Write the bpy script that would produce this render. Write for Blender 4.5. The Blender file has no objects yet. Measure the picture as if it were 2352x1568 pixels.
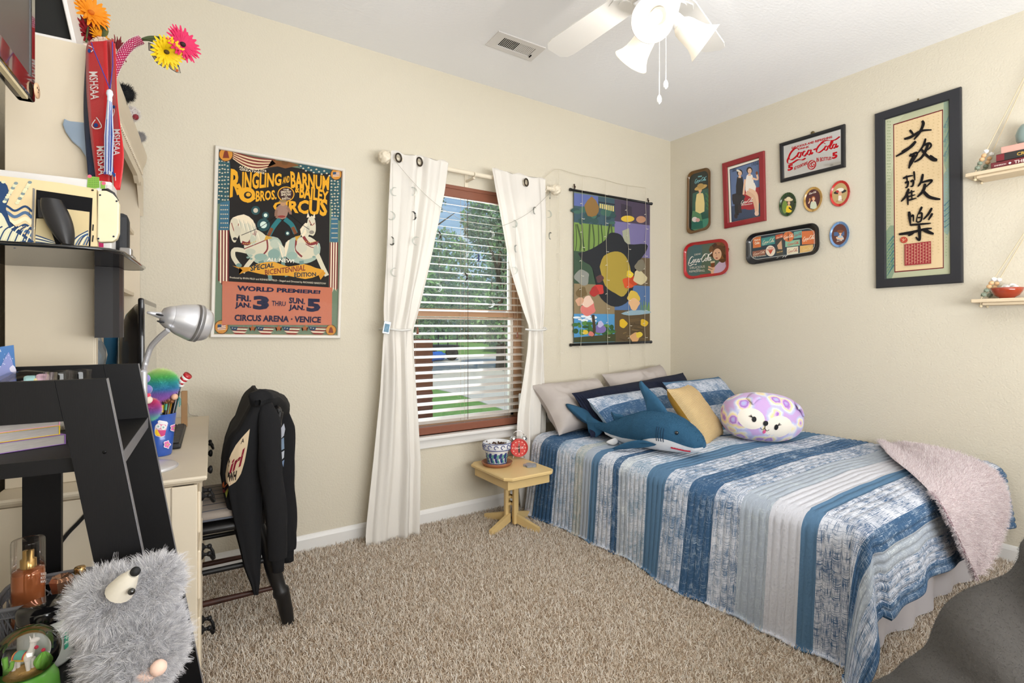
import bpy, bmesh, math, random
import numpy as np
from mathutils import Vector, Matrix, noise as mnoise
random.seed(7)
S = bpy.context.scene
COL = S.collection
PI = math.pi

# ------------------------------------------------------------------ camera
CAMZ, F, HOR, YAW = 1.17, 1188.0, 755.0, math.radians(33.8)
SY, CY = math.sin(YAW), math.cos(YAW)
XB, YA, H = 3.517, 2.865, 2.74            # right wall, window wall, ceiling height
XL, YF = -0.47, -1.35                     # left wall, wall behind the camera
cam = bpy.data.cameras.new('camera')
camo = bpy.data.objects.new('camera', cam); COL.objects.link(camo)
camo.location = (0, 0, CAMZ); camo.rotation_euler = (PI/2, 0, -YAW)
cam.sensor_width = 36; cam.lens = F/2352*36; cam.shift_y = -(784-HOR)/2352
cam.clip_start = 0.05; cam.clip_end = 500
S.camera = camo
S.view_settings.view_transform = 'Standard'; S.view_settings.look = 'None'
S.view_settings.exposure = 0.05; S.view_settings.gamma = 1; S.view_settings.use_curve_mapping = False

def lin(c):
    if isinstance(c, str):
        c = c.lstrip('#'); c = [int(c[i:i+2], 16)/255 for i in (0, 2, 4)]
    return tuple(x/12.92 if x <= .04045 else ((x+.055)/1.055)**2.4 for x in c[:3])

# ------------------------------------------------------------------ sky
W = bpy.data.worlds.new('sky'); S.world = W; W.use_nodes = True
nt = W.node_tree; nt.nodes.clear()
wo = nt.nodes.new('ShaderNodeOutputWorld'); bg = nt.nodes.new('ShaderNodeBackground')
tc = nt.nodes.new('ShaderNodeTexCoord'); sep = nt.nodes.new('ShaderNodeSeparateXYZ')
gr = nt.nodes.new('ShaderNodeValToRGB')
gr.color_ramp.elements[0].position = 0.0; gr.color_ramp.elements[0].color = (*lin('#c4dcf2'), 1)
gr.color_ramp.elements[1].position = 0.55; gr.color_ramp.elements[1].color = (*lin('#5c9be0'), 1)
cn = nt.nodes.new('ShaderNodeTexNoise'); cn.inputs['Scale'].default_value = 5.5; cn.inputs['Detail'].default_value = 8
cm = nt.nodes.new('ShaderNodeMapping'); cm.inputs['Scale'].default_value = (1, 1, 2.6); cm.inputs['Location'].default_value = (.35, .1, .25)
cr = nt.nodes.new('ShaderNodeValToRGB'); cr.color_ramp.elements[0].position = .5; cr.color_ramp.elements[1].position = .66
mx = nt.nodes.new('ShaderNodeMix'); mx.data_type = 'RGBA'; mx.inputs['B'].default_value = (.95, .97, 1, 1)
L = nt.links
L.new(tc.outputs['Generated'], sep.inputs[0]); L.new(sep.outputs['Z'], gr.inputs[0])
L.new(tc.outputs['Generated'], cm.inputs[0]); L.new(cm.outputs[0], cn.inputs['Vector']); L.new(cn.outputs['Fac'], cr.inputs[0])
L.new(cr.outputs[0], mx.inputs['Factor']); L.new(gr.outputs[0], mx.inputs['A']); L.new(mx.outputs['Result'], bg.inputs['Color'])
bg.inputs['Strength'].default_value = 1.0
L.new(bg.outputs[0], wo.inputs[0])

def light(name, kind, loc, energy, color=(1, 1, 1), rot=(0, 0, 0), **k):
    l = bpy.data.lights.new(name, kind); l.energy = energy; l.color = color
    for a, b in k.items(): setattr(l, a, b)
    o = bpy.data.objects.new(name, l); o.location = loc; o.rotation_euler = rot; COL.objects.link(o); return o
light('sun', 'SUN', (0, 0, 12), 4.6, (1, .95, .86), (math.radians(40), 0, math.radians(-28)), angle=.01)
# added fill: area light behind the camera, tilted up to brighten ceiling and walls
light('rear_fill', 'AREA', (1.35, YF+.12, 1.45), 185, (.95, .975, 1), (math.radians(131), 0, math.radians(-8)), shape='RECTANGLE', size=2.6, size_y=1.5)
# daylight entering through the window
light('window_daylight', 'AREA', (1.57, YA+.45, 1.45), 22, (.93, .97, 1), (math.radians(-82), 0, 0), shape='RECTANGLE', size=.9, size_y=1.4)

# ------------------------------------------------------------------ pixel -> real plane (photo is 2352 x 1568)
def ray(px, py):
    u, v = (px-1176)/F, (HOR-py)/F
    return Vector((SY+CY*u, CY-SY*u, v))
def _pt(d, t): return Vector((d.x*t, d.y*t, CAMZ+d.z*t))
def PA(px, py, off=0): d = ray(px, py); return _pt(d, (YA-off)/d.y)          # plane parallel to window wall
def PB(px, py, off=0): d = ray(px, py); return _pt(d, (XB-off)/d.x)          # plane parallel to right wall
def PZ(px, py, z): d = ray(px, py); return _pt(d, (z-CAMZ)/d.z)              # horizontal plane
def PD(px, py, t): return _pt(ray(px, py), t)                                # depth along the view axis
ANG = math.radians(3.7); CA, SA = math.cos(ANG), math.sin(ANG)
def Lw(x, y, z): return Vector((x*CA+y*SA, -x*SA+y*CA, z))                   # furniture along the left wall stands turned 3.7 deg
def wL(p): return Vector((p.x*CA-p.y*SA, p.x*SA+p.y*CA, p.z))
def PLy(px, py, ly): d = ray(px, py); return _pt(d, ly/(d.x*SA+d.y*CA))
def PLx(px, py, lx): d = ray(px, py); return _pt(d, lx/(d.x*CA-d.y*SA))

# ------------------------------------------------------------------ materials
MATS = {}
def mat(name, col, rough=.5, metal=0, bump=0, bscale=200, var=0, vscale=30, trans=0, alpha=1, emit=0, sheen=0, coat=0, ior=1.45, transl=0, stretch=None, spec=.5):
    if name in MATS: return MATS[name]
    m = bpy.data.materials.new(name); m.use_nodes = True; nt = m.node_tree; p = nt.nodes['Principled BSDF']
    c = (*lin(col), 1); p.inputs['Base Color'].default_value = c
    p.inputs['Roughness'].default_value = rough; p.inputs['Metallic'].default_value = metal
    p.inputs['Transmission Weight'].default_value = trans; p.inputs['IOR'].default_value = ior
    p.inputs['Alpha'].default_value = alpha; p.inputs['Coat Weight'].default_value = coat
    p.inputs['Specular IOR Level'].default_value = spec
    if sheen: p.inputs['Sheen Weight'].default_value = sheen
    if emit: p.inputs['Emission Color'].default_value = c; p.inputs['Emission Strength'].default_value = emit
    if bump or var:
        t = nt.nodes.new('ShaderNodeTexCoord'); mp = nt.nodes.new('ShaderNodeMapping')
        nt.links.new(t.outputs['Object'], mp.inputs[0])
        if stretch: mp.inputs['Scale'].default_value = stretch
    if bump:
        n = nt.nodes.new('ShaderNodeTexNoise'); n.inputs['Scale'].default_value = bscale; n.inputs['Detail'].default_value = 3
        b = nt.nodes.new('ShaderNodeBump'); b.inputs['Strength'].default_value = bump; b.inputs['Distance'].default_value = .004
        nt.links.new(mp.outputs[0], n.inputs['Vector']); nt.links.new(n.outputs['Fac'], b.inputs['Height']); nt.links.new(b.outputs[0], p.inputs['Normal'])
    if var:
        n = nt.nodes.new('ShaderNodeTexNoise'); n.inputs['Scale'].default_value = vscale; n.inputs['Detail'].default_value = 4
        r = nt.nodes.new('ShaderNodeMix'); r.data_type = 'RGBA'
        lo = tuple(x*(1-var) for x in c[:3]); hi = tuple(min(1, x*(1+var)) for x in c[:3])
        r.inputs['A'].default_value = (*lo, 1); r.inputs['B'].default_value = (*hi, 1)
        nt.links.new(mp.outputs[0], n.inputs['Vector']); nt.links.new(n.outputs['Fac'], r.inputs['Factor']); nt.links.new(r.outputs['Result'], p.inputs['Base Color'])
    if transl:
        o = nt.nodes['Material Output']; tr = nt.nodes.new('ShaderNodeBsdfTranslucent'); tr.inputs[0].default_value = c
        ms = nt.nodes.new('ShaderNodeMixShader'); ms.inputs[0].default_value = transl
        nt.links.new(p.outputs[0], ms.inputs[1]); nt.links.new(tr.outputs[0], ms.inputs[2]); nt.links.new(ms.outputs[0], o.inputs[0])
    MATS[name] = m; return m
def paint_mat(name, rough=.5, coat=0, metal=0, bump=0, bscale=300, sheen=0, transl=0, spec=.5):   # colours come from the mesh's own flat colour areas
    if name in MATS: return MATS[name]
    m = mat(name, '#ffffff', rough, metal, bump=bump, bscale=bscale, coat=coat, sheen=sheen, transl=transl, spec=spec); nt = m.node_tree
    a = nt.nodes.new('ShaderNodeVertexColor'); a.layer_name = 'Col'
    nt.links.new(a.outputs[0], nt.nodes['Principled BSDF'].inputs['Base Color']); return m
def glass_mat(name, tint='#ffffff', fac=.06, rough=0.02, refl=1):       # thin glass or clear plastic
    if name in MATS: return MATS[name]
    m = bpy.data.materials.new(name); m.use_nodes = True; nt = m.node_tree; nt.nodes.clear()
    o = nt.nodes.new('ShaderNodeOutputMaterial'); t = nt.nodes.new('ShaderNodeBsdfTransparent'); t.inputs[0].default_value = (*lin(tint), 1)
    g = nt.nodes.new('ShaderNodeBsdfGlossy'); g.inputs['Roughness'].default_value = rough
    fr = nt.nodes.new('ShaderNodeFresnel'); fr.inputs[0].default_value = 1.45
    ad = nt.nodes.new('ShaderNodeMath'); ad.operation = 'MULTIPLY_ADD'; ad.inputs[1].default_value = refl; ad.inputs[2].default_value = fac
    ms = nt.nodes.new('ShaderNodeMixShader')
    nt.links.new(fr.outputs[0], ad.inputs[0]); nt.links.new(ad.outputs[0], ms.inputs[0]); nt.links.new(t.outputs[0], ms.inputs[1]); nt.links.new(g.outputs[0], ms.inputs[2]); nt.links.new(ms.outputs[0], o.inputs[0])
    MATS[name] = m; return m

# ------------------------------------------------------------------ mesh collector
class M:
    def __init__(s): s.v = []; s.f = []; s.c = []; s.sm = []; s.uv = None
    def add(s, vs, fs, col=None, smooth=False):
        b = len(s.v); s.v += [Vector(x) for x in vs]
        for f in fs: s.f.append([i+b for i in f]); s.c.append(col); s.sm.append(smooth)
        return s
    def box(s, a, b, col=None, xf=None):
        (x0, y0, z0), (x1, y1, z1) = a, b
        vs = [Vector(p) for p in ((x0,y0,z0),(x1,y0,z0),(x1,y1,z0),(x0,y1,z0),(x0,y0,z1),(x1,y0,z1),(x1,y1,z1),(x0,y1,z1))]
        if xf: vs = [xf(*p) if callable(xf) else xf @ p for p in vs]
        return s.add(vs, [(0,3,2,1),(4,5,6,7),(0,1,5,4),(1,2,6,5),(2,3,7,6),(3,0,4,7)], col)
    def bbox(s, a, b, r=.003, col=None, xf=None):        # box with chamfered edges
        (x0, y0, z0), (x1, y1, z1) = [min(i, j) for i, j in zip(a, b)], [max(i, j) for i, j in zip(a, b)]
        r = min(r, (x1-x0)*.49, (y1-y0)*.49, (z1-z0)*.49)
        bm = bmesh.new(); bmesh.ops.create_cube(bm, size=1)
        for v in bm.verts: v.co = Vector((x0 if v.co.x < 0 else x1, y0 if v.co.y < 0 else y1, z0 if v.co.z < 0 else z1))
        bmesh.ops.bevel(bm, geom=bm.edges[:], offset=r, segments=2, profile=.5, affect='EDGES')
        s.bm(bm, col, xf); return s
    def bm(s, bm, col=None, xf=None, smooth=False):
        bm.verts.index_update(); vs = [v.co.copy() for v in bm.verts]
        if xf: vs = [xf(*p) if callable(xf) else xf @ p for p in vs]
        s.add(vs, [[v.index for v in f.verts] for f in bm.faces], col, smooth); bm.free(); return s
    def tube(s, pts, r, n=8, col=None, cap=True, smooth=True):
        pts = [Vector(p) for p in pts]; m = len(pts)
        rr = r if isinstance(r, (list, tuple)) else [r]*m
        b = len(s.v); up = None; rings = []
        for i, p in enumerate(pts):
            d = (pts[min(i+1, m-1)]-pts[max(i-1, 0)]); d = d.normalized() if d.length > 1e-9 else Vector((0, 0, 1))
            if up is None:
                a = Vector((0, 0, 1)) if abs(d.z) < .9 else Vector((1, 0, 0)); up = (a-d*a.dot(d)).normalized()
            else:
                up = up-d*up.dot(d); up = up.normalized() if up.length > 1e-6 else d.orthogonal().normalized()
            w = d.cross(up)
            rings.append([p+up*(math.cos(2*PI*k/n)*rr[i])+w*(math.sin(2*PI*k/n)*rr[i]) for k in range(n)])
        vs = [q for rg in rings for q in rg]; fs = []
        for i in range(m-1):
            for k in range(n): fs.append((i*n+k, i*n+(k+1) % n, (i+1)*n+(k+1) % n, (i+1)*n+k))
        s.add(vs, fs, col, smooth)
        if cap:
            s.add(rings[0], [list(range(n))[::-1]], col); s.add(rings[-1], [list(range(n))], col)
        return s
    def lathe(s, prof, c=(0, 0, 0), n=24, col=None, axis=None, smooth=True, cap=False):   # prof: (radius, height)
        c = Vector(c); R = Vector((0, 0, 1)).rotation_difference(Vector(axis)).to_matrix() if axis is not None else Matrix.Identity(3)
        vs = [c+R @ Vector((r*math.cos(2*PI*k/n), r*math.sin(2*PI*k/n), h)) for r, h in prof for k in range(n)]
        fs = [(i*n+k, i*n+(k+1) % n, (i+1)*n+(k+1) % n, (i+1)*n+k) for i in range(len(prof)-1) for k in range(n)]
        s.add(vs, fs, col, smooth)
        if cap:
            m = len(prof)-1; s.add(vs[:n], [list(range(n))[::-1]], col); s.add(vs[m*n:], [list(range(n))], col)
        return s
    def ball(s, c, r, n=14, col=None, sc=(1, 1, 1), xf=None):
        bm = bmesh.new(); bmesh.ops.create_uvsphere(bm, u_segments=n, v_segments=max(6, n//2+2), radius=1)
        c = Vector(c)
        for v in bm.verts: v.co = Vector((v.co.x*r*sc[0], v.co.y*r*sc[1], v.co.z*r*sc[2])); v.co = (xf @ v.co if xf else v.co)+c
        return s.bm(bm, col, None, True)
    def prism(s, poly, ext, col=None):                    # planar polygon (3D points) extruded by a vector
        poly = [Vector(p) for p in poly]; e = Vector(ext); n = len(poly)
        return s.add(poly+[p+e for p in poly], [list(range(n))[::-1], list(range(n, 2*n))]+[(i, (i+1) % n, n+(i+1) % n, n+i) for i in range(n)], col)
    def grid(s, P, col=None, smooth=True, flip=False, close_u=False):                      # P[i][j] points
        a, b = len(P), len(P[0]); fs = []
        for i in range(a-1 if not close_u else a):
            for j in range(b-1):
                q = (i*b+j, ((i+1) % a)*b+j, ((i+1) % a)*b+j+1, i*b+j+1); fs.append(q[::-1] if flip else q)
        return s.add([p for r in P for p in r], fs, col, smooth)
    def build(s, name, m, parent=None, kind=None, label=None, fix=True):
        me = bpy.data.meshes.new(name)
        off = Vector(parent.get('_o', (0, 0, 0))) if parent else Vector()
        me.from_pydata([tuple(v-off) for v in s.v], [], s.f)
        for p, sm in zip(me.polygons, s.sm): p.use_smooth = sm
        if any(c is not None for c in s.c):
            at = me.color_attributes.new('Col', 'FLOAT_COLOR', 'CORNER'); cache = {}
            buf = np.ones((len(me.loops), 4), dtype=np.float32)
            for p, c in zip(me.polygons, s.c):
                if c is None: c = '#808080'
                if c not in cache: cache[c] = lin(c)
                buf[p.loop_start:p.loop_start+p.loop_total, :3] = cache[c]
            at.data.foreach_set('color', buf.ravel())
        if fix and len(me.polygons) < 60000:
            bm = bmesh.new(); bm.from_mesh(me); bmesh.ops.recalc_face_normals(bm, faces=bm.faces[:]); bm.to_mesh(me); bm.free()
        o = bpy.data.objects.new(name, me); COL.objects.link(o)
        for x in (m if isinstance(m, (list, tuple)) else [m]): me.materials.append(x)
        if parent: o.parent = parent
        if kind: o['kind'] = kind
        if label: o['label'] = label
        return o

def thing(name, label, cat, loc, group=None, kind=None):
    o = bpy.data.objects.new(name, None); o.empty_display_size = .05; COL.objects.link(o)
    o.location = loc; o['_o'] = tuple(loc)
    if label: o['label'] = label; o['category'] = cat
    if group: o['group'] = group
    if kind: o['kind'] = kind
    return o
def sub(o, parent):                                       # make o (built in world space) a sub-part of a built part
    o.parent = parent; return o
def tag(o, label, cat, group=None, kind=None):
    o['label'] = label; o['category'] = cat
    if group: o['group'] = group
    if kind: o['kind'] = kind
    return o
def dup(root, delta, label, group=None):
    r = root.copy(); COL.objects.link(r); r.location = Vector(root.location)+Vector(delta); r['label'] = label
    if group: r['group'] = group
    for ch in list(root.children):
        c = ch.copy(); COL.objects.link(c); c.parent = r
        for g in ch.children: d = g.copy(); COL.objects.link(d); d.parent = c
    return r
def smooth_curve(pts, n=8):                               # Catmull-Rom through points
    pts = [Vector(p) for p in pts]; out = []
    for i in range(len(pts)-1):
        a, b, c, d = pts[max(i-1, 0)], pts[i], pts[i+1], pts[min(i+2, len(pts)-1)]
        for k in range(n):
            t = k/n; out.append(.5*((2*b)+(c-a)*t+(2*a-5*b+4*c-d)*t*t+(3*b-a-3*c+d)*t**3))
    return out+[pts[-1]]
def pebble(c, ax, pw=2.5, nu=20, nv=12, noise=0, seed=0):  # superellipsoid-like soft block, ax = three half-axis vectors
    P = []; c = Vector(c); X, Y, Z = map(Vector, ax)
    f = lambda w: math.copysign(abs(w)**(2/pw), w)
    for j in range(nv+1):
        ph = -PI/2+PI*j/nv; row = []
        for i in range(nu):
            th = 2*PI*i/nu
            a, b, d = f(math.cos(ph))*f(math.cos(th)), f(math.cos(ph))*f(math.sin(th)), f(math.sin(ph))
            p = X*a+Y*b+Z*d
            if noise: p = p*(1+noise*mnoise.noise(Vector((a*2+seed, b*2, d*2))))
            row.append(c+p)
        row.append(row[0]); P.append(row)
    return P

# ------------------------------------------------------------------ flat printed artwork: layered colour areas on a real plane
_tobj = {}
def text_polys(s, bold=.0, shear=0, res=2):
    k = bpy.data.curves.new('t', 'FONT'); k.body = s; k.size = 1; k.offset = bold; k.shear = shear; k.resolution_u = res; k.fill_mode = 'FRONT'
    o = bpy.data.objects.new('t', k); me = o.to_mesh()
    vs = [v.co.copy() for v in me.vertices]; fs = [list(p.vertices) for p in me.polygons]
    o.to_mesh_clear(); bpy.data.objects.remove(o); bpy.data.curves.remove(k)
    return vs, fs
class Art:
    def __init__(s, plane, nrm, base_off=.001, step=.000012):
        s.pl = plane; s.n = Vector(nrm); s.k = 0; s.m = M(); s.st = step; s.x0 = s.y0 = 0; s.sc = 1; s.b = base_off
    def crop(s, x0, y0, sc): s.x0, s.y0, s.sc = x0, y0, sc; return s
    def P(s, x, y): return s.pl(s.x0+x/s.sc, s.y0+y/s.sc)+s.n*(s.b+s.k*s.st)
    def poly(s, pts, col, smooth=0):
        if smooth:
            q = [Vector((a, b, 0)) for a, b in pts]; q = smooth_curve(q+[q[0]], smooth)[:-1]; pts = [(a.x, a.y) for a in q]
        s.k += 1; vs = [s.P(*p) for p in pts]
        bm = bmesh.new(); f = bm.faces.new([bm.verts.new(v) for v in vs]); bmesh.ops.triangulate(bm, faces=[f]); s.m.bm(bm, col); return s
    def fill(s, poly, col, n=12, w=7):                    # filled area laid over a curved surface as narrow strips
        s.k += 1; ys = [p[1] for p in poly]; y0, y1 = min(ys), max(ys); rows = []
        for i in range(n+1):
            y = y0+(y1-y0)*min(.998, max(.002, i/n)); xs = []
            for (xa, ya), (xb, yb) in zip(poly, poly[1:]+poly[:1]):
                if (ya-y)*(yb-y) <= 0 and ya != yb: xs.append(xa+(xb-xa)*(y-ya)/(yb-ya))
            rows.append([s.P(min(xs)+(max(xs)-min(xs))*u, y) for u in np.linspace(0, 1, w)])
        s.m.grid(rows, col); return s
    def ell(s, cx, cy, rx, ry, col, n=24, rot=0):
        c, q = math.cos(rot), math.sin(rot)
        return s.poly([(cx+rx*math.cos(2*PI*i/n)*c-ry*math.sin(2*PI*i/n)*q, cy+rx*math.cos(2*PI*i/n)*q+ry*math.sin(2*PI*i/n)*c) for i in range(n)], col)
    def line(s, pts, w, col, sm=0, taper=None):
        if sm: pts = [(a.x, a.y) for a in smooth_curve([(x, y, 0) for x, y in pts], sm)]
        s.k += 1; m = len(pts); Lp, Rp = [], []
        for i in range(m):
            dx = pts[min(i+1, m-1)][0]-pts[max(i-1, 0)][0]; dy = pts[min(i+1, m-1)][1]-pts[max(i-1, 0)][1]; l = math.hypot(dx, dy) or 1
            hw = w/2 if taper is None else w/2*np.interp(i/(m-1), np.linspace(0, 1, len(taper)), taper)
            Lp.append(s.P(pts[i][0]-dy/l*hw, pts[i][1]+dx/l*hw)); Rp.append(s.P(pts[i][0]+dy/l*hw, pts[i][1]-dx/l*hw))
        s.m.add(Lp+Rp, [(i, i+1, m+i+1, m+i) for i in range(m-1)], col); return s
    def nib(s, paths, quad, nibv, col):                   # broad pen strokes given in the unit square, mapped to a quad (tl,tr,br,bl)
        s.k += 1
        def mp(x, y):
            (ax, ay), (bx, by), (cx, cy), (dx, dy) = quad; y = 1-y
            return s.P((ax*(1-x)+bx*x)*(1-y)+(dx*(1-x)+cx*x)*y, (ay*(1-x)+by*x)*(1-y)+(dy*(1-x)+cy*x)*y)
        for q, p in enumerate(paths):
            n = len(p); z = [s.n*(q*9e-6+i*1.5e-6) for i in range(n)]; a = [mp(x-nibv[0], y-nibv[1])+z[i] for i, (x, y) in enumerate(p)]; b = [mp(x+nibv[0], y+nibv[1])+z[i] for i, (x, y) in enumerate(p)]
            s.m.add(a+b, [(i, i+1, n+i+1, n+i) for i in range(n-1)], col)
        return s
    def text(s, t, quad, col, bold=0, shear=0, warp=None):  # quad corners tl,tr,br,bl in the current crop
        vs, fs = text_polys(t, bold, shear)
        if not vs: return s
        s.k += 1
        x0, x1 = min(v.x for v in vs), max(v.x for v in vs); y0, y1 = min(v.y for v in vs), max(v.y for v in vs)
        (ax, ay), (bx, by), (cx, cy), (dx, dy) = quad; out = []
        for v in vs:
            x = (v.x-x0)/(x1-x0); y = (y1-v.y)/max(1e-6, y1-y0)
            if warp: x, y = warp(x, y)
            out.append(s.P((ax*(1-x)+bx*x)*(1-y)+(dx*(1-x)+cx*x)*y, (ay*(1-x)+by*x)*(1-y)+(dy*(1-x)+cy*x)*y))
        w = [out[i]+s.n*(k*1.2e-6) for k, f in enumerate(fs) for i in f]; g = []; c = 0
        for f in fs: g.append(list(range(c, c+len(f)))); c += len(f)
        s.m.add(w, g, col); return s
    def build(s, name, m, parent=None, **k): return s.m.build(name, m, parent, fix=False, **k)
def q4(x0, y0, x1, y1, d0=0, d1=0):                       # quad with sheared right side: d0 top drop, d1 bottom drop
    return [(x0, y0), (x1, y0+d0), (x1, y1+d1), (x0, y1)]

def script_logo():                                        # flowing two-word script, pen paths in a unit square
    E = lambda cx, cy, rx, ry, a0, a1, n=14: [(cx+rx*math.cos(math.radians(a0+(a1-a0)*i/n)), cy+ry*math.sin(math.radians(a0+(a1-a0)*i/n))) for i in range(n+1)]
    sm = lambda p: [(v.x, v.y) for v in smooth_curve([(x, y, 0) for x, y in p], 5)]
    P = []
    P.append(sm([(1.02, .82), (.9, .98), (.62, .98), (.3, .72), (.12, .35), (.22, .06), (.5, .0), (.8, .14), (1.0, .3)]))
    P.append(sm([(.12, .3), (.0, .0), (.15, -.3), (.55, -.34), (1.1, -.16), (1.6, -.3), (1.9, -.2)]))
    P.append(E(1.18, .27, .17, .25, 60, 420)); P.append(sm([(1.3, .42), (1.42, .46), (1.52, .42)]))
    P.append(E(1.72, .27, .19, .25, 50, 320)); P.append(sm([(1.86, .1), (1.95, .22), (2.02, .3)]))
    P.append(E(2.2, .27, .17, .25, 60, 420)); P.append(sm([(2.38, .52), (2.36, .2), (2.4, .04), (2.5, .06), (2.6, .2)]))
    P.append([(2.62, .42), (2.9, .5)])
    P.append(sm([(3.75, .78), (3.62, .96), (3.38, .96), (3.1, .7), (2.95, .35), (3.04, .06), (3.3, .0), (3.58, .14), (3.75, .3)]))
    P.append(sm([(3.3, .96), (3.55, 1.12), (3.95, 1.14), (4.4, 1.0), (4.8, 1.04), (5.15, 1.3)]))
    P.append(E(3.95, .27, .17, .25, 60, 420)); P.append(sm([(4.08, .4), (4.2, .44), (4.32, .55)]))
    P.append(sm([(4.3, .3), (4.48, .7), (4.5, .98), (4.4, 1.0), (4.33, .7), (4.34, .2), (4.42, .04), (4.54, .1), (4.62, .2)]))
    P.append(E(4.78, .27, .17, .25, 60, 420)); P.append(sm([(4.97, .52), (4.95, .2), (5.0, .04), (5.1, .08), (5.2, .24)]))
    return [[((x+.18*y+.12)/5.5, (y+.38)/1.72) for x, y in p] for p in P]
LOGO = script_logo()
def logo(a, quad, col, w=1.0): a.nib(LOGO, quad, (.0085*w, -.022*w), col)
FANW = 3.0; CARPET_N = 330000
# ================================================================== room shell
wallm = mat('wall_paint', '#d5cdbb', .75, bump=.6, bscale=105, spec=.25)
ceilm = mat('ceiling_paint', '#f3f3f4', .85, bump=.35, bscale=38, stretch=(1, 2.2, 1), spec=.2)
trimm = mat('white_trim', '#e6e4e1', .35)
WX0, WX1, WZ0, WZ1 = 1.10, 2.045, .53, 2.06               # window opening
m = M(); T = .14
m.box((XL-.14, YA, -.1), (WX0, YA+T, H+.1)).box((WX1, YA, -.1), (XB+.14, YA+T, H+.1)).box((WX0, YA, -.1), (WX1, YA+T, WZ0)).box((WX0, YA, WZ1), (WX1, YA+T, H+.1))
m.build('wall_back', wallm, kind='structure')
M().box((XB, YF-.14, -.1), (XB+.14, YA, H+.1)).build('wall_right', wallm, kind='structure')
M().box((XL-.14, YF-.14, -.1), (XL, YA, H+.1)).build('wall_left', wallm, kind='structure')
M().box((XL-.14, YF-.14, -.1), (XB+.14, YF, H+.1)).build('wall_front', wallm, kind='structure')
M().box((XL-.14, YF-.14, H), (XB+.14, YA+.14, H+.12)).build('ceiling', ceilm, kind='structure')

# carpet: woven backing with tufted pile
floorm = mat('carpet_backing', '#9b8771', .95, bump=1, bscale=140, var=.35, vscale=160)
fl = M().box((XL-.14, YF-.14, -.1), (XB+.14, YA+.14, 0)).build('floor', floorm, kind='structure')
def hair_ramp_mat(name, stops, rough=.8, var_scale=None, transl=0):
    m = bpy.data.materials.new(name); m.use_nodes = True; nt = m.node_tree; p = nt.nodes['Principled BSDF']
    hi = nt.nodes.new('ShaderNodeHairInfo'); r = nt.nodes.new('ShaderNodeValToRGB')
    while len(r.color_ramp.elements) < len(stops): r.color_ramp.elements.new(.5)
    for e, (pos, c) in zip(r.color_ramp.elements, stops): e.position = pos; e.color = (*lin(c), 1)
    nt.links.new(hi.outputs['Random'], r.inputs[0]); nt.links.new(r.outputs[0], p.inputs['Base Color'])
    p.inputs['Roughness'].default_value = rough; p.inputs['Specular IOR Level'].default_value = .15
    return m
def fur(o, n, length, matslot, root=.001, tip=.0004, rnd=.3, normal=1.0, seed=1, steps=3, brown=0, grav=0, children=0, crad=.01, rough=0, clump=0, tang=0, lrand=.4):
    md = o.modifiers.new('pile', 'PARTICLE_SYSTEM'); ps = md.particle_system; st = ps.settings; ps.seed = seed
    st.type = 'HAIR'; st.count = n; st.hair_step = steps; st.render_step = steps; st.display_step = 2
    st.use_advanced_hair = True
    st.normal_factor = normal*length/4; st.factor_random = rnd*length/4
    st.length_random = lrand; st.brownian_factor = brown; st.effector_weights.gravity = grav
    st.root_radius = root; st.tip_radius = tip; st.radius_scale = 1; st.material = matslot; st.use_hair_bspline = False
    st.distribution = 'RAND'; st.use_even_distribution = True
    if children:
        st.child_type = 'SIMPLE'; st.rendered_child_count = children; st.child_percent = 1; st.child_radius = crad; st.roughness_2 = rough; st.clump_factor = clump
    st.use_modifier_stack = False
    return st
pilem = hair_ramp_mat('carpet_pile', [(0, '#9a8671'), (.2, '#c6b39e'), (.5, '#e0d2c1'), (.8, '#eee5d9'), (1, '#faf5ee')])
pm = M(); pz = .001
NX, NY = 1, 1
for (xa, xb, ya, yb) in ((XL, 2.5, .35, YA), (2.5, XB, .35, 1.05)):
    na, nb = int((xb-xa)/.08), int((yb-ya)/.08)
    pm.grid([[(xa+(xb-xa)*i/na, ya+(yb-ya)*j/nb, pz) for j in range(nb+1)] for i in range(na+1)], smooth=False)
pile = pm.build('carpet_pile', [floorm, pilem], fix=False); tag(pile, 'beige brown shaggy carpet pile covering the bedroom floor', 'carpet', kind='stuff')
fur(pile, CARPET_N, .020, 2, .0026, .0012, rnd=.75, normal=.62, steps=2, lrand=.5)

# baseboards
def baseboard(name, a, b, n):
    a, b, n = Vector(a), Vector(b), Vector(n); m = M()
    prof = [(0, 0), (.014, 0), (.014, .066), (.010, .078), (.006, .085), (0, .088)]
    P = [[p+n*d+Vector((0, 0, z)) for d, z in prof] for p in (a, b)]
    m.grid(P, smooth=False); m.build(name, trimm, kind='structure')
baseboard('baseboard_back', (XL, YA, 0), (XB, YA, 0), (0, -1, 0))
baseboard('baseboard_right', (XB, YA, 0), (XB, YF, 0), (-1, 0, 0))
baseboard('baseboard_left', (XL, YF, 0), (XL, YA, 0), (1, 0, 0))

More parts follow.
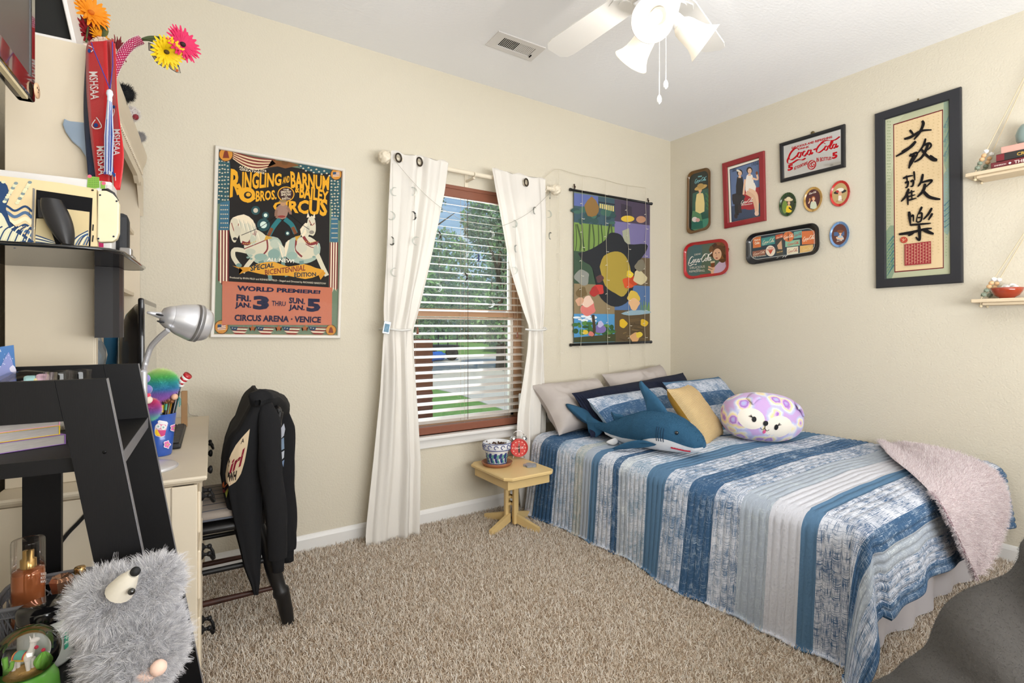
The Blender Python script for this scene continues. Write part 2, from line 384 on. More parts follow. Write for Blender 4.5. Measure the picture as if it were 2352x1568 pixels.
# ================================================================== window
tanw = mat('window_tan', '#b58d6c', .35); palew = mat('window_pale', '#e9e2d8', .3)
brown = mat('stained_wood', '#84503c', .38, var=.15, vscale=25, stretch=(1, 12, 12), coat=.2)
win = thing('window_1', None, None, (WX0, YA, WZ0), kind='structure')
m = M(); y0, y1 = YA+.07, YA+.14
for a, b in (((WX0, y0, WZ0), (WX0+.045, y1, WZ1)), ((WX1-.06, y0, WZ0), (WX1, y1, WZ1)), ((WX0, y0, WZ1-.045), (WX1, y1, WZ1)), ((WX0, y0, WZ0), (WX1, y1, WZ0+.05))): m.bbox(a, b, .004)
m.build('window_frame', tanw, win)
m = M(); zs = 1.275
m.bbox((WX0+.045, y0+.01, zs-.028), (WX1-.06, y1-.015, zs+.022), .004)
m.build('meeting_rail', tanw, win)
m = M()
for x in (WX0+.045, WX1-.085): m.bbox((x, y0+.012, WZ0+.05), (x+.025, y1-.02, zs-.028), .003)
m.bbox((WX0+.045, y0+.012, WZ0+.05), (WX1-.06, y1-.02, WZ0+.085), .003)
m.build('lower_sash', palew, win)
m = M()
for x in (WX0+.045, WX1-.08): m.bbox((x, y0+.03, zs+.022), (x+.02, y1-.005, WZ1-.045), .003)
m.build('upper_sash', palew, win)
gl = glass_mat('window_glass', '#f4f8f6', .015)
M().box((WX0+.05, y1-.045, WZ0+.06), (WX1-.07, y1-.042, zs)).build('pane', gl, win)
M().box((WX0+.05, y1-.02, zs), (WX1-.07, y1-.017, WZ1-.04)).build('pane', gl, win)
m = M().bbox((WX0-.035, YA-.045, WZ0-.022), (WX1+.035, YA+.075, WZ0), .006)
m.bbox((WX0-.02, YA-.016, WZ0-.075), (WX1+.02, YA-.0005, WZ0-.022), .005)
m.build('window_sill', trimm, win)

# wooden venetian blind hanging inside the opening
bl = thing('window_blind', 'brown wooden venetian blind with its slats tilted open in the window', 'blind', (1.57, YA+.035, WZ1))
slatm = mat('blind_slat', '#e4d8ce', .3, coat=.5, var=.06, vscale=20)  # pale tone paints the reflected sky glare onto brown wooden slats
m = M(); m.bbox((WX0+.01, YA-.004, 1.985), (WX1-.015, YA+.012, WZ1-.002), .004); m.bbox((WX0+.01, YA-.010, 2.035), (WX1-.015, YA+.012, WZ1-.002), .004)
m.build('valance', brown, bl)
M().bbox((WX0+.012, YA+.012, 2.01), (WX1-.017, YA+.06, WZ1-.004), .004).build('headrail', slatm, bl)
m = M(); ta = math.radians(13); ns = 29
for i in range(ns):
    z = .618+i*.0475; c, s_ = math.cos(ta), math.sin(ta)
    xf = lambda x, y, zz, z=z: Vector((x, YA+.036+y*c-zz*s_, z+y*s_+zz*c))
    m.bbox((WX0+.014, -.025, -.0014), (WX1-.019, .025, .0014), .001, xf=xf)
m.build('slats', slatm, bl)
M().bbox((WX0+.014, YA+.008, .5315), (WX1-.019, YA+.06, .578), .005).build('bottom_rail', brown, bl)
cordm = mat('blind_cord', '#b9a48f', .8)
m = M()
for x in (1.235, 1.565, 1.90):
    for y in (YA+.0115, YA+.0605): m.tube([(x, y, .56), (x, y, 2.02)], .0009, 5)
m.build('ladder_cords', cordm, bl)
m = M(); m.tube([(1.585, YA+.008, 2.0), (1.587, YA+.006, 1.2), (1.586, YA+.006, .60)], .0018, 6); m.build('tilt_wand', mat('dark_cord', '#5a3d30', .5), bl)
for x, z in ((1.245, 1.15), (1.965, 1.12)):
    m = M(); m.tube([(x, YA+.006, 2.0), (x, YA+.005, z+.03)], .0012, 5)
    c = m.build('pull_cord', cordm, bl)
    t = M().lathe([(.001, .04), (.005, .036), (.007, .01), (.0085, .0), (.002, -.002)], (x, YA+.005, z-.01), 10).build('tassel', brown, bl)

# ================================================================== outdoors
GZ = -.35
def grass_mat(name, a, b):
    m = mat(name, a, .95); nt = m.node_tree; p = nt.nodes['Principled BSDF']
    n = nt.nodes.new('ShaderNodeTexNoise'); n.inputs['Scale'].default_value = 9; n.inputs['Detail'].default_value = 8
    t = nt.nodes.new('ShaderNodeTexCoord'); r = nt.nodes.new('ShaderNodeMix'); r.data_type = 'RGBA'
    r.inputs['A'].default_value = (*lin(a), 1); r.inputs['B'].default_value = (*lin(b), 1)
    nt.links.new(t.outputs['Object'], n.inputs[0]); nt.links.new(n.outputs['Fac'], r.inputs['Factor']); nt.links.new(r.outputs['Result'], p.inputs['Base Color']); return m
lawnm = grass_mat('lawn', '#4a702e', '#769a4c'); roadm = mat('asphalt', '#bcb4aa', .9, var=.12, vscale=3, bump=.2, bscale=60)
M().box((-60, YA+.4, GZ-.3), (140, 160, GZ-.01)).build('ground', lawnm, kind='structure')
# road and driveway of pale concrete
m = M(); m.prism([PZ(x, y, GZ-.02) for x, y in ((820, 862), (940, 880), (985, 891), (1050, 906), (1100, 923), (1160, 944), (1215, 962), (1500, 1000), (1800, 930), (2000, 817), (500, 817))], (0, 0, .024))
tag(m.build('road', roadm), 'pale grey road and driveway seen through the blind', 'road')
tag(M().prism([PZ(x, y, GZ) for x, y in ((1141, 838), (1155, 828), (1185, 824), (1215, 832), (1225, 846), (1185, 855), (1155, 848))], (0, 0, .05)).build('grass_island', lawnm), 'green grass island in the pavement at the right side of the window', 'lawn')
def leaf_cloud(name, blobs, n, size, cols, parent=None, seed=1):
    rs = np.random.RandomState(seed); vs = []; ci = []
    w = np.array([b[1]**2 for b in blobs], float); w /= w.sum(); idx = rs.choice(len(blobs), n, p=w)
    d = rs.normal(size=(n, 3)); d /= np.linalg.norm(d, axis=1)[:, None]; rr = rs.uniform(.55, 1.05, n)**.6
    c = np.array([b[0] for b in blobs])[idx]; R = np.array([b[1] for b in blobs])[idx]; fz = np.array([b[2] if len(b) > 2 else 1 for b in blobs])[idx]
    p = c+d*(rr*R)[:, None]*np.stack([np.ones(n), np.ones(n), fz], 1)
    a = rs.normal(size=(n, 3)); a /= np.linalg.norm(a, axis=1)[:, None]
    b = np.cross(a, rs.normal(size=(n, 3))); b /= np.linalg.norm(b, axis=1)[:, None]
    s = size*rs.uniform(.6, 1.3, n)[:, None]; a *= s; b *= s*.55
    V = np.stack([p-a, p-b, p+a, p+b], 1).reshape(-1, 3)
    me = bpy.data.meshes.new(name); me.from_pydata(V.tolist(), [], np.arange(4*n).reshape(-1, 4).tolist())
    at = me.color_attributes.new('Col', 'FLOAT_COLOR', 'CORNER'); C = np.array([(*lin(x), 1) for x in cols])[rs.randint(len(cols), size=n)]
    at.data.foreach_set('color', np.repeat(C, 4, 0).astype(np.float32).ravel())
    me.materials.append(paint_mat('leaf', .6, transl=.35))
    o = bpy.data.objects.new(name, me); COL.objects.link(o)
    if parent: o.parent = parent; o.location = -Vector(parent['_o'])
    return o
bark = mat('bark', '#5b4a3c', .9, bump=.6, bscale=12)
GREENS = ['#33552a', '#456f34', '#5c8a44', '#79a35c', '#28431f', '#88b06c']
def tree(lab, base, h, cr, nl, sz, seed, trunk=.13, blobs=None, low=.32):
    t = thing('leafy_tree', lab, 'tree', base, 'trees outside the window'); rs = random.Random(seed)
    m = M(); b = Vector(base); m.tube([b, b+Vector((.05, 0, h*.25)), b+Vector((-.05, .05, h*.55)), b+Vector((0, 0, h*.8))], [trunk, trunk*.8, trunk*.55, trunk*.2], 10)
    for k in range(6):
        a = rs.uniform(0, 6.3); z = h*rs.uniform(.3, .6); m.tube([b+Vector((0, 0, z)), b+Vector((math.cos(a)*cr*.4, math.sin(a)*cr*.4, z+h*.12)), b+Vector((math.cos(a)*cr*.8, math.sin(a)*cr*.8, z+h*.2))], [trunk*.4, trunk*.25, trunk*.08], 6)
    m.build('trunk', bark, t)
    bb = []
    for k in range(16):
        a = rs.uniform(0, 6.3); f = rs.uniform(low, .95); r = cr*math.sin(PI*min(1, max(.12, (f-low+.12)/(1.12-low))))**.7*rs.uniform(.35, .75)
        bb.append(((base[0]+math.cos(a)*r, base[1]+math.sin(a)*r, base[2]+h*f), cr*rs.uniform(.3, .5), .9))
    leaf_cloud('foliage', bb, nl, sz, GREENS, t, seed)
def og(px, t): p = PD(px, 755, t); return (p.x, p.y, GZ)
tree('leafy green tree left of the gap of sky outside the window', og(950, 17), 7.4, 2.0, 15000, .075, 3, low=.2)
tree('broad bushy green tree right of the gap of sky outside', og(1150, 19.5), 6.2, 2.6, 20000, .08, 5, trunk=.2, low=.24)
tree('dark green tree farther back behind the road at left', og(955, 42), 8, 4.6, 7000, .24, 8, low=.12)
tree('dark green tree farther back behind the road at right', og(1215, 36), 8.0, 4.6, 7000, .24, 9, low=.12)
tree('low rounded tree on the far lawn in the middle of the view', og(1090, 58), 5.6, 4.2, 5000, .26, 11, low=.12)
hm = leaf_cloud('hedge', [((x, 62+(i*37 % 5), GZ+1.3), 3.1, .8) for i, x in enumerate(range(-6, 80, 3))], 9000, .4, GREENS[:4], None, 4)
tag(hm, 'long dark green hedge at the far edge of the lawn', 'hedge')
p = PD(962, 820, 4.6)
m = M(); m.bbox((p.x-.16, p.y-.1, GZ), (p.x+.085, p.y+.1, 1.08), .01); 
for k in range(16): m.bbox((p.x-.165, p.y-.105, GZ+.02+k*.088), (p.x+.09, p.y+.105, GZ+.022+k*.088+.07), .008)
tag(m.build('porch_post', mat('porch_brick', '#8a4a30', .8, var=.25, vscale=8)), 'reddish brown porch pillar outside at the left of the window', 'pillar')
# trailer covered with a blue tarp, parked by the road
p = PD(1003, 800, 25); tr = thing('utility_trailer', 'dark trailer with a blue tarp parked beside the road outside', 'trailer', (p.x, p.y, GZ))
dk = mat('dark_metal', '#2a2d31', .5, .4)
m = M(); m.bbox((p.x-1.3, p.y-.6, GZ+.55), (p.x+.9, p.y+.6, GZ+.75), .03)
for k in range(5): m.tube([(p.x-1.2+k*.5, p.y-.6, GZ+.7), (p.x-1.2+k*.5, p.y-.6, GZ+1.35)], .03, 6)
m.tube([(p.x-1.3, p.y-.6, GZ+1.35), (p.x+.9, p.y-.6, GZ+1.35)], .03, 6); m.tube([(p.x-1.3, p.y-.6, GZ+1.0), (p.x+.9, p.y-.6, GZ+1.0)], .03, 6)
m.build('frame', dk, tr)
for dx in (-.6, .5): M().lathe([(.05, -.1), (.28, -.1), (.33, -.05), (.33, .05), (.28, .1), (.05, .1)], (p.x+dx, p.y-.62, GZ+.34), 20, axis=(0, 1, 0)).build('wheel', mat('tyre', '#1b1b1c', .85), tr)
m = M().grid(pebble((p.x-.5, p.y-.75, GZ+.25), ((.55, 0, 0), (0, .3, 0), (0, 0, .2)), 3, 28, 14, .35, 3)); m.build('tarp', mat('blue_tarp', '#2f62b8', .45, bump=.5, bscale=8), tr)

# ================================================================== curtains
sheer = mat('curtain_linen', '#f6f2ec', .85, bump=.2, bscale=260, stretch=(1, 1, .12), transl=.30)
ivory = mat('ivory_paint', '#e3d8c3', .45, bump=.25, bscale=60)
rodz = 2.118; ry = YA-.10
rd = thing('curtain_rod', 'ivory curtain rod with carved ball finials above the window', 'curtain rod', (1.6, YA, rodz))
M().tube([(1.03, ry, rodz), (2.185, ry, rodz)], .0135, 16).build('rod', ivory, rd)
for sx, x in ((-1, 1.005), (1, 2.21)):
    m = M(); bm = bmesh.new(); bmesh.ops.create_icosphere(bm, subdivisions=4, radius=.036)
    for v in bm.verts: v.co *= 1+.10*math.sin(v.co.x*190+2*math.sin(v.co.z*150))*math.cos(v.co.y*170+v.co.z*90)
    m.bm(bm, None, Matrix.Translation((x, ry, rodz)), True); m.lathe([(.012, -.03), (.02, -.028), (.016, -.02), (.022, -.012), (.013, 0)], (x-sx*.025, ry, rodz), 16, axis=(sx, 0, 0))
    m.build('finial', ivory, rd)
for x in (1.10, 1.57, 2.12):
    m = M(); m.bbox((x-.008, ry-.004, rodz-.03), (x+.008, YA, rodz-.016), .003); m.bbox((x-.012, YA-.006, rodz-.06), (x+.012, YA, rodz+.02), .003)
    m.tube([(x, ry-.02*math.cos(a), rodz-.02*math.sin(a)) for a in np.linspace(-.3, PI+.3, 10)], .004, 6)
    m.build('bracket', ivory, rd)
grom = mat('bronze_ring', '#4b4239', .35, .8)
def curtain(label, Lp, Rp, nf, fold, tie, rings, seed):
    oy = .095
    L_ = [PA(x, y, oy) for x, y in Lp]; R_ = [PA(x, y, oy) for x, y in Rp]
    zs = np.concatenate([np.linspace(L_[0].z, L_[0].z-.12, 30)[:-1], np.linspace(L_[0].z-.12, min(L_[-1].z, R_[-1].z), 66)])
    lx = np.interp(-zs, [-p.z for p in L_], [p.x for p in L_]); rx = np.interp(-zs, [-p.z for p in R_], [p.x for p in R_])
    c = thing('curtain', label, 'curtain', ((lx[0]+rx[0])/2, ry, zs[0]), 'sheer curtains at the window')
    m = M(); P = []; nu = 90
    for i, z in enumerate(zs):
        row = []; w = (rx[i]-lx[i]); am = fold*min(1.3, .25/max(w, .07)*.55+.35)
        td = math.exp(-((z-tie)/.11)**2)
        for j in range(nu+1):
            u = j/nu; uu = u+.05*math.sin(2*PI*u*1.3+z*1.2+seed)*(1-td)
            y = am*math.sin(2*PI*nf*uu+.35*math.sin(z*2+seed))+.25*am*math.sin(2*PI*nf*2.0*u+z*2)
            y = y*(1-.55*td); top = max(0, min(1, (rodz+.05-z)/.5)); bow = .02*(1-td)*math.sin(z*4+seed+u*5)*.4
            row.append((lx[i]+w*u, ry-.026+min(.010, y*.9+bow*top), z+(.012*math.sin(2*PI*nf*u) if i == 0 else 0)))
        P.append(row)
    m.grid(P); gx = [PA(x, y, .105).x for x, y in rings]
    keep = [k for k, f in enumerate(m.f) if not any(((sum(m.v[i].x for i in f)/4-g)/.017)**2+((sum(m.v[i].z for i in f)/4-rodz)/.021)**2 < 1 for g in gx)]
    m.f = [m.f[k] for k in keep]; m.c = [m.c[k] for k in keep]; m.sm = [m.sm[k] for k in keep]
    o = m.build('cloth', sheer, c)
    sf = o.modifiers.new('thick', 'SOLIDIFY'); sf.thickness = .0012
    for x, y in rings:
        q = PA(x, y, .105); rr = M()
        rr.tube([(q.x+.019*math.sin(a), ry-.034+.006*math.sin(a), rodz+.023*math.cos(a)) for a in np.linspace(0, 2*PI, 26)], .0046, 8, cap=False)
        rr.build('grommet', grom, c)
    return c
curtain('white linen curtain left of the window, tied back at mid height',
        [(893, 350), (890, 450), (884, 600), (878, 700), (878, 757), (870, 900), (855, 1050), (836, 1225)],
        [(1028, 362), (1018, 440), (1000, 530), (975, 640), (955, 720), (944, 757), (947, 830), (955, 950), (960, 1050), (955, 1226)], 2.5, .026, 1.165, [(911, 367), (959, 374)], 0)
curtain('white linen curtain right of the window, beside the bed',
        [(1122, 390), (1130, 440), (1145, 520), (1165, 620), (1190, 700), (1209, 752), (1205, 800), (1195, 870), (1183, 950), (1180, 1050), (1192, 1156)],
        [(1247, 405), (1250, 500), (1248, 600), (1247, 700), (1243, 752), (1245, 850), (1250, 950), (1248, 1050), (1245, 1158)], 2.4, .024, 1.165, [(1203, 423)], 2.1)
chromew = mat('white_enamel', '#dedcd8', .3)
for px0, px1, kx, lab in ((888, 946, 886, 'white holdback hook around the left curtain'), (1206, 1250, 1250, 'white holdback hook around the right curtain')):
    a, b = PA(px0, 760, .14), PA(px1, 757, .14); k = PA(kx, 756, .10)
    t = thing('curtain_holdback', lab, 'curtain holdback', (k.x, YA, k.z), 'curtain holdbacks')
    s_ = 1 if px0 < 1000 else -1; e = b if s_ > 0 else a
    m = M().tube(smooth_curve([(k.x, YA, k.z), (k.x, YA-.1, k.z+.005), (k.x+s_*.02, YA-.145, k.z), ((k.x+e.x)/2, YA-.155, k.z-.006), (e.x-s_*.005, YA-.14, k.z)], 6), .006, 8); m.build('hook', chromew, t)
    M().ball((k.x, YA-.105, k.z+.003), .014).build('knob', chromew, t)

# garland of clear crescent moons
clear = glass_mat('clear_acrylic', '#eef2f2', .10, .05)
g = thing('moon_garland', 'clear crescent moon garland strung across the curtains', 'garland', (1.6, YA-.16, 1.95))
wirem = mat('thin_wire', '#a8a398', .4, .5)
GO = .165
gp = lambda x, y: PA(x, y, GO)
m = M(); m.tube(smooth_curve([gp(*p) for p in ((905, 366), (935, 402), (975, 445), (1015, 478), (1060, 505), (1100, 522), (1140, 522), (1180, 508), (1215, 488), (1240, 466), (1266, 440))], 5), .0011, 5)
strands = [(902, 375, [440, 497, 555, 625]), (952, 425, [440, 495, 552]), (1009, 475, [540, 603, 662]), (1070, 508, [530, 583, 635]), (1130, 523, [538, 585, 648, 698]), (1184, 506, [515, 570, 620]), (1227, 480, [482]), (1263, 445, [450, 492, 540])]
for x, y0, ys in strands: m.tube([gp(x, y0), gp(x, ys[-1])], .0007, 4)
m.build('wire', wirem, g)
for si, (x, y0, ys) in enumerate(strands):
    for k, y in enumerate(ys):
        c = gp(x, y); r = .024; a0 = (si*1.7+k*2.3) % 6.3*.25-.5
        po = [Vector((r*math.cos(t), 0, r*math.sin(t))) for t in np.linspace(-2.0, 2.0, 13)]+[Vector((r*.42+r*.80*math.cos(t)-r*.62, 0, r*.88*math.sin(t))) for t in np.linspace(1.75, -1.75, 11)]
        R = Matrix.Rotation(a0+(PI if (si+k) % 3 == 0 else 0), 3, 'Z') @ Matrix.Rotation(.3*math.sin(si*3+k), 3, 'Y')
        mm = M().prism([c+R @ (p+Vector((-r*.4, -.003, 0))) for p in po], R @ Vector((0, .006, 0))); mm.build('moon', clear, g)
bd = thing('bead_pendant', 'small dark blue bead pendant hanging in front of the blind', 'pendant', gp(1099, 575))
m = M().tube([gp(1099, 523), gp(1099, 592)], .0007, 4); m.build('thread', wirem, bd)
m = M()
for k in range(5): m.ball(gp(1099+(k % 2)*2-1, 585+k*3.5), .006, 10)
m.build('beads', mat('navy_glass', '#1f2f6e', .15, coat=.6), bd)
M().ball(gp(1099, 608), .008, 10, sc=(.7, .7, 1.3)).build('drop', clear, bd)
# small photo tag hanging on the left curtain
c = PA(888, 752, .15); t = thing('photo_tag', 'small clear blue photo tag hanging on the left curtain', 'keyring', (c.x, c.y, c.z))
M().bbox((-.020, -.003, -.034), (.020, .003, .034), .003, xf=Matrix.Translation(c) @ Matrix.Rotation(.18, 4, 'Y')).build('holder', mat('tag_plastic', '#cfd8dc', .15, coat=.4), t)
M().bbox((-.014, -.0045, -.025), (.014, -.003, .02), .0006, xf=Matrix.Translation(c) @ Matrix.Rotation(.18, 4, 'Y')).build('photo', mat('tag_photo', '#5f87a0', .4, var=.6, vscale=60), t)
m = M().tube([gp(891, 440), PA(890, 600, .155), PA(889, 742, .15)], .0008, 4); m.build('thread', wirem, t)
# ================================================================== ceiling fan and vent
whitem = mat('white_enamel_fan', '#eeece8', .35, coat=.2)
shadem = mat('frosted_glass', '#f4f1ea', .35, transl=.25, emit=0)
FX, FY = 1.515, 1.27
fan = thing('ceiling_fan', 'white ceiling fan with frosted bell shades and two pull chains', 'ceiling fan', (FX, FY, H))
M().lathe([(.001, 2.74), (.075, 2.74), (.07, 2.70), (.03, 2.66), (.013, 2.655), (.013, 2.60)], (FX, FY, 0), 24).build('canopy', whitem, fan)
M().lathe([(.013, 2.62), (.05, 2.60), (.11, 2.565), (.125, 2.52), (.12, 2.47), (.09, 2.44), (.05, 2.43), (.045, 2.40)], (FX, FY, 0), 32).build('motor', whitem, fan)
M().lathe([(.045, 2.43), (.06, 2.40), (.065, 2.36), (.055, 2.32), (.03, 2.28), (.012, 2.262), (.001, 2.26)], (FX, FY, 0), 28).build('light_hub', whitem, fan)
for k in range(5):
    a = math.radians(91-72*k); R = Matrix.Translation((FX, FY, 2.455)) @ Matrix.Rotation(a, 4, 'Z') @ Matrix.Rotation(math.radians(11), 4, 'X')
    out = []
    for x, w in ((.16, .05), (.2, .058), (.4, .064), (.56, .068), (.60, .060), (.625, .035)): out.append((x, w))
    poly = [(x, w) for x, w in out]+[(x, -w) for x, w in out[::-1]]
    m = M().prism([R @ Vector((x, y, 0)) for x, y in poly], R.to_3x3() @ Vector((0, 0, .006))); b = m.build('blade', whitem, fan)
    m = M(); pl = [(.07, .014), (.15, .014), (.17, .03), (.20, .048), (.235, .038), (.25, 0)]; pl = pl+[(x, -y) for x, y in pl[:-1]][::-1]
    m.prism([R @ Vector((x, y, -.006)) for x, y in pl], R.to_3x3() @ Vector((0, 0, .005)))
    m.prism([R @ Vector((.18+.026*math.cos(t), .028*math.sin(t), -.010)) for t in np.linspace(0, 2*PI, 14)[:-1]], R.to_3x3() @ Vector((0, 0, .005)))
    m.build('blade_iron', whitem, fan)
for k, ang in enumerate((-152, -32, 88)):
    a = math.radians(ang); o = Vector((math.cos(a), math.sin(a), 0)); ax = (o*math.cos(.62)-Vector((0, 0, math.sin(.62)))).normalized()
    n0 = Vector((FX, FY, 2.298))+o*.050
    M().tube([Vector((FX, FY, 2.325))+o*.02, n0+Vector((0, 0, .01)), n0+ax*.02], [.02, .022, .027], 16).build('shade_holder', whitem, fan)
    sp = [(.027, .0), (.036, .012), (.041, .03), (.044, .055), (.049, .08), (.058, .10), (.071, .118), (.073, .121), (.069, .119), (.055, .098), (.046, .08), (.041, .055), (.036, .03), (.030, .014)]
    s_ = M().lathe(sp, n0+ax*.015, 32, axis=ax).build('lamp_shade', shadem, fan)
    bb = M(); bb.lathe([(.012, .01), (.013, .03), (.022, .045), (.024, .06), (.018, .074), (.001, .08)], n0+ax*.015, 16, axis=ax); bb.build('bulb', mat('bulb_glow', '#fff3df', .4, emit=.35), fan)
    light('fan_bulb', 'POINT', n0+ax*.168, FANW, (1, .955, .90), shadow_soft_size=.02)
for dx, zb in ((-.012, 2.03), (.012, 2.085)):
    px_ = FX+dx*CY; py_ = FY-dx*SY
    m = M(); m.tube([(px_, py_, 2.28), (px_, py_, zb)], .0011, 5)
    for z in np.arange(zb, 2.275, .0062): m.ball((px_, py_, z), .0021, 5)
    c = m.build('pull_chain', mat('white_chain', '#f4f2ee', .3), fan)
    M().lathe([(.001, .0), (.006, -.006), (.009, -.016), (.008, -.028), (.001, -.036)], (px_, py_, zb), 8, smooth=False).build('chain_fob', mat('fob_crystal', '#f2f2f0', .1, coat=.5), fan)
vt = thing('ceiling_vent', 'white louvred air vent in the ceiling near the fan blade', 'vent', tuple(PZ(1184, 105, H)))
vc = [PZ(x, y, H) for x, y in ((1146, 70), (1254, 109), (1220, 139), (1115, 101))]
vb = lambda x, y, z: (vc[0]*(1-x)+vc[1]*x)*(1-y)+(vc[3]*(1-x)+vc[2]*x)*y+Vector((0, 0, z))
ventm = mat('vent_white', '#dedbd8', .4); voidm = mat('vent_void', '#0d0c0b', .9)
m = M()
for a, b in (((0, 0), (1, .22)), ((0, .78), (1, 1)), ((0, .22), (.17, .78)), ((.85, .22), (1, .78))): m.box((a[0], a[1], -.006), (b[0], b[1], 0), xf=vb)
m.build('vent_frame', ventm, vt)
M().box((.15, .2, -.0012), (.87, .8, -.0002), xf=vb).build('duct_dark', voidm, vt)  # flat black sheet paints the darkness behind the louvres
m = M()
for k in range(20):
    x = .18+k*.0335; dx = .007 if k < 10 else .022
    m.box((x, .22, -.0034), (x+dx+.002, .78, -.0016), xf=vb)
m.build('louvre', ventm, vt)
M().bbox((.865, .62, -.012), (.885, .76, -.004), .001, xf=vb).build('lever', voidm, vt)

# ================================================================== framed and printed things on the walls
printm = paint_mat('print_ink', .6, spec=.12); glossm = paint_mat('print_gloss', .22, coat=.4); metalprint = paint_mat('tin_print', .28, coat=.5)
def frame_bars(m, C, n, w, d0, d1, face=None):             # mitred frame: world corners C, normal n, bar width w, from d0 to d1 off the wall
    n = Vector(n); k = len(C); I = []
    for i in range(4):
        a = (C[(i+1) % 4]-C[i]).normalized(); b = (C[(i-1) % 4]-C[i]).normalized(); I.append(C[i]+a*w+b*w)
    bev = min(w, abs(d1-d0))*.25
    J = [C[i]+(I[i]-C[i])*(bev/w)*.8 for i in range(4)]; K2 = [I[i]+(C[i]-I[i])*(bev/w)*.8 for i in range(4)]
    rows = [[c+n*d0 for c in C], [c+n*(d1-bev) for c in C], [c+n*d1 for c in J], [c+n*d1 for c in K2], [c+n*(d1-bev) for c in I], [c+n*d0 for c in I]]
    for i in range(4):
        j = (i+1) % 4
        m.grid([[r[i] for r in rows], [r[j] for r in rows]], smooth=False)
    return I
def backing(I, n, d, name, mm, parent):
    n = Vector(n); return M().prism([c+n*(d-.002) for c in I], n*.002).build(name, mm, parent)
NA, NB = (0, -1, 0), (-1, 0, 0)
def slopeB(px, py): return (py-755)/(px-381)
YEL = '#e2a52b'; CREAM = '#e8d9bd'
# ---------------------------------------------------------------- circus poster
po = [PA(x, y, .001) for x, y in ((493, 335), (792, 389), (780, 777), (482, 775))]
pt = thing('circus_poster', 'framed circus poster with yellow lettering and two white horses', 'poster', tuple((po[0]+po[2])/2))
m = M(); I = frame_bars(m, po, NA, .017, 0, .020); m.build('frame', mat('poster_frame', '#d9d3c8', .35), pt)
backing(I, NA, .008, 'backing', mat('board', '#8b7f6c', .8), pt)
a = Art(lambda x, y: PA(x, y, .009), NA).crop(470, 320, 3.335)
TEAL, DK, RED, ORG = '#34585f', '#262322', '#7c3034', '#bf7258'
a.poly([(92, 68), (1056, 242), (1026, 1505), (60, 1495)], '#c4905e')
a.poly([(98, 76), (1048, 246), (1020, 1498), (66, 1488)], '#6d7f68')
a.poly([(190, 130), (960, 262), (950, 1140), (175, 1088)], DK)
a.poly([(98, 76), (190, 92), (196, 230), (185, 480), (96, 495)], TEAL); a.poly([(960, 232), (1048, 246), (1040, 625), (985, 600), (958, 470)], TEAL)
a.poly([(118, 485), (192, 470), (186, 700), (104, 695)], '#3f6a80'); a.poly([(972, 560), (1022, 605), (1020, 792), (958, 782)], '#3f6a80')
rs = random.Random(4)
def star(a, x, y, r, col): a.poly([(x+r*(1 if k % 2 == 0 else .42)*math.sin(k*PI/5), y-r*(1 if k % 2 == 0 else .42)*math.cos(k*PI/5)) for k in range(10)], col)
for k in range(44): star(a, 112+(k % 4)*22+rs.uniform(-4, 4), 170+(k//4)*29+rs.uniform(-5, 5), 8.5, CREAM)
for k in range(36): star(a, 973+(k % 3)*24+rs.uniform(-4, 4), 320+(k//3)*24+rs.uniform(-4, 4), 8.5, CREAM)
for k in range(24): star(a, 126+(k % 4)*16, 505+(k//4)*34, 7, CREAM)
for k in range(20): star(a, 976+(k % 4)*12, 610+(k//4)*36, 6.5, CREAM)
for i in range(7):
    x0 = 106+i*11.4; a.poly([(x0, 695), (x0+11.4, 696), (x0+9.5, 1085+(i % 3)*14), (x0-2, 1085+(i % 4)*14)], '#74302f' if i % 2 == 0 else CREAM)
    x0 = 957+i*9.2; a.poly([(x0, 788), (x0+9.2, 789), (x0+5, 1140+(i % 3)*12), (x0-6, 1135+(i % 4)*12)], '#74302f' if i % 2 == 0 else CREAM)
# striped swag and eagle across the top
for i in range(8):
    t0, t1 = i/8, (i+1)/8
    up = [(215+x*330, 92+x*62+60*math.sin(PI*x)*.2) for x in np.linspace(0, 1, 9)]; lo = [(215+x*290, 150+x*62+50*math.sin(PI*x)) for x in np.linspace(0, 1, 9)]
    mix = lambda t: [(u[0]*(1-t)+v[0]*t, u[1]*(1-t)+v[1]*t) for u, v in zip(up, lo)]
    a.poly(mix(t0)+mix(t1)[::-1], '#7a3531' if i % 2 == 0 else '#d9c19c')
a.poly([(700, 195), (780, 182), (965, 232), (965, 262), (850, 262), (740, 225)], TEAL)
for k in range(12): star(a, 735+k*20, 205+k*4.2+(k % 3)*14, 9, CREAM)
a.poly([(478, 218), (545, 188), (515, 158), (590, 168), (618, 158), (650, 176), (728, 200), (668, 212), (618, 224), (560, 208)], '#7d5230'); a.ell(615, 178, 26, 20, '#6b4a2c'); a.poly([(600, 160), (612, 146), (632, 158), (622, 172)], CREAM)
for cx, cy, r in ((163, 116, 56), (1006, 268, 45), (128, 1437, 54), (966, 1460, 42)):
    a.ell(cx, cy, r, r, '#54301f'); a.ell(cx, cy, r*.9, r*.9, '#c98a3a')
    if cx in (163, 966): a.poly([(cx-.45*r, cy+.5*r), (cx-.25*r, cy-.35*r), (cx, cy-.6*r), (cx+.25*r, cy-.35*r), (cx+.45*r, cy+.5*r)], '#7c3a2a')
    else:
        a.poly([(cx-.55*r, cy-.35*r), (cx+.6*r, cy-.45*r), (cx+.6*r, cy+.35*r), (cx-.55*r, cy+.45*r)], CREAM)
        for q in range(3): a.line([(cx-.55*r, cy-.2*r+q*.25*r), (cx+.6*r, cy-.3*r+q*.25*r)], r*.1, '#8c3a35')
        a.poly([(cx-.55*r, cy-.35*r), (cx, cy-.4*r), (cx, cy), (cx-.55*r, cy+.05*r)], '#35506e')
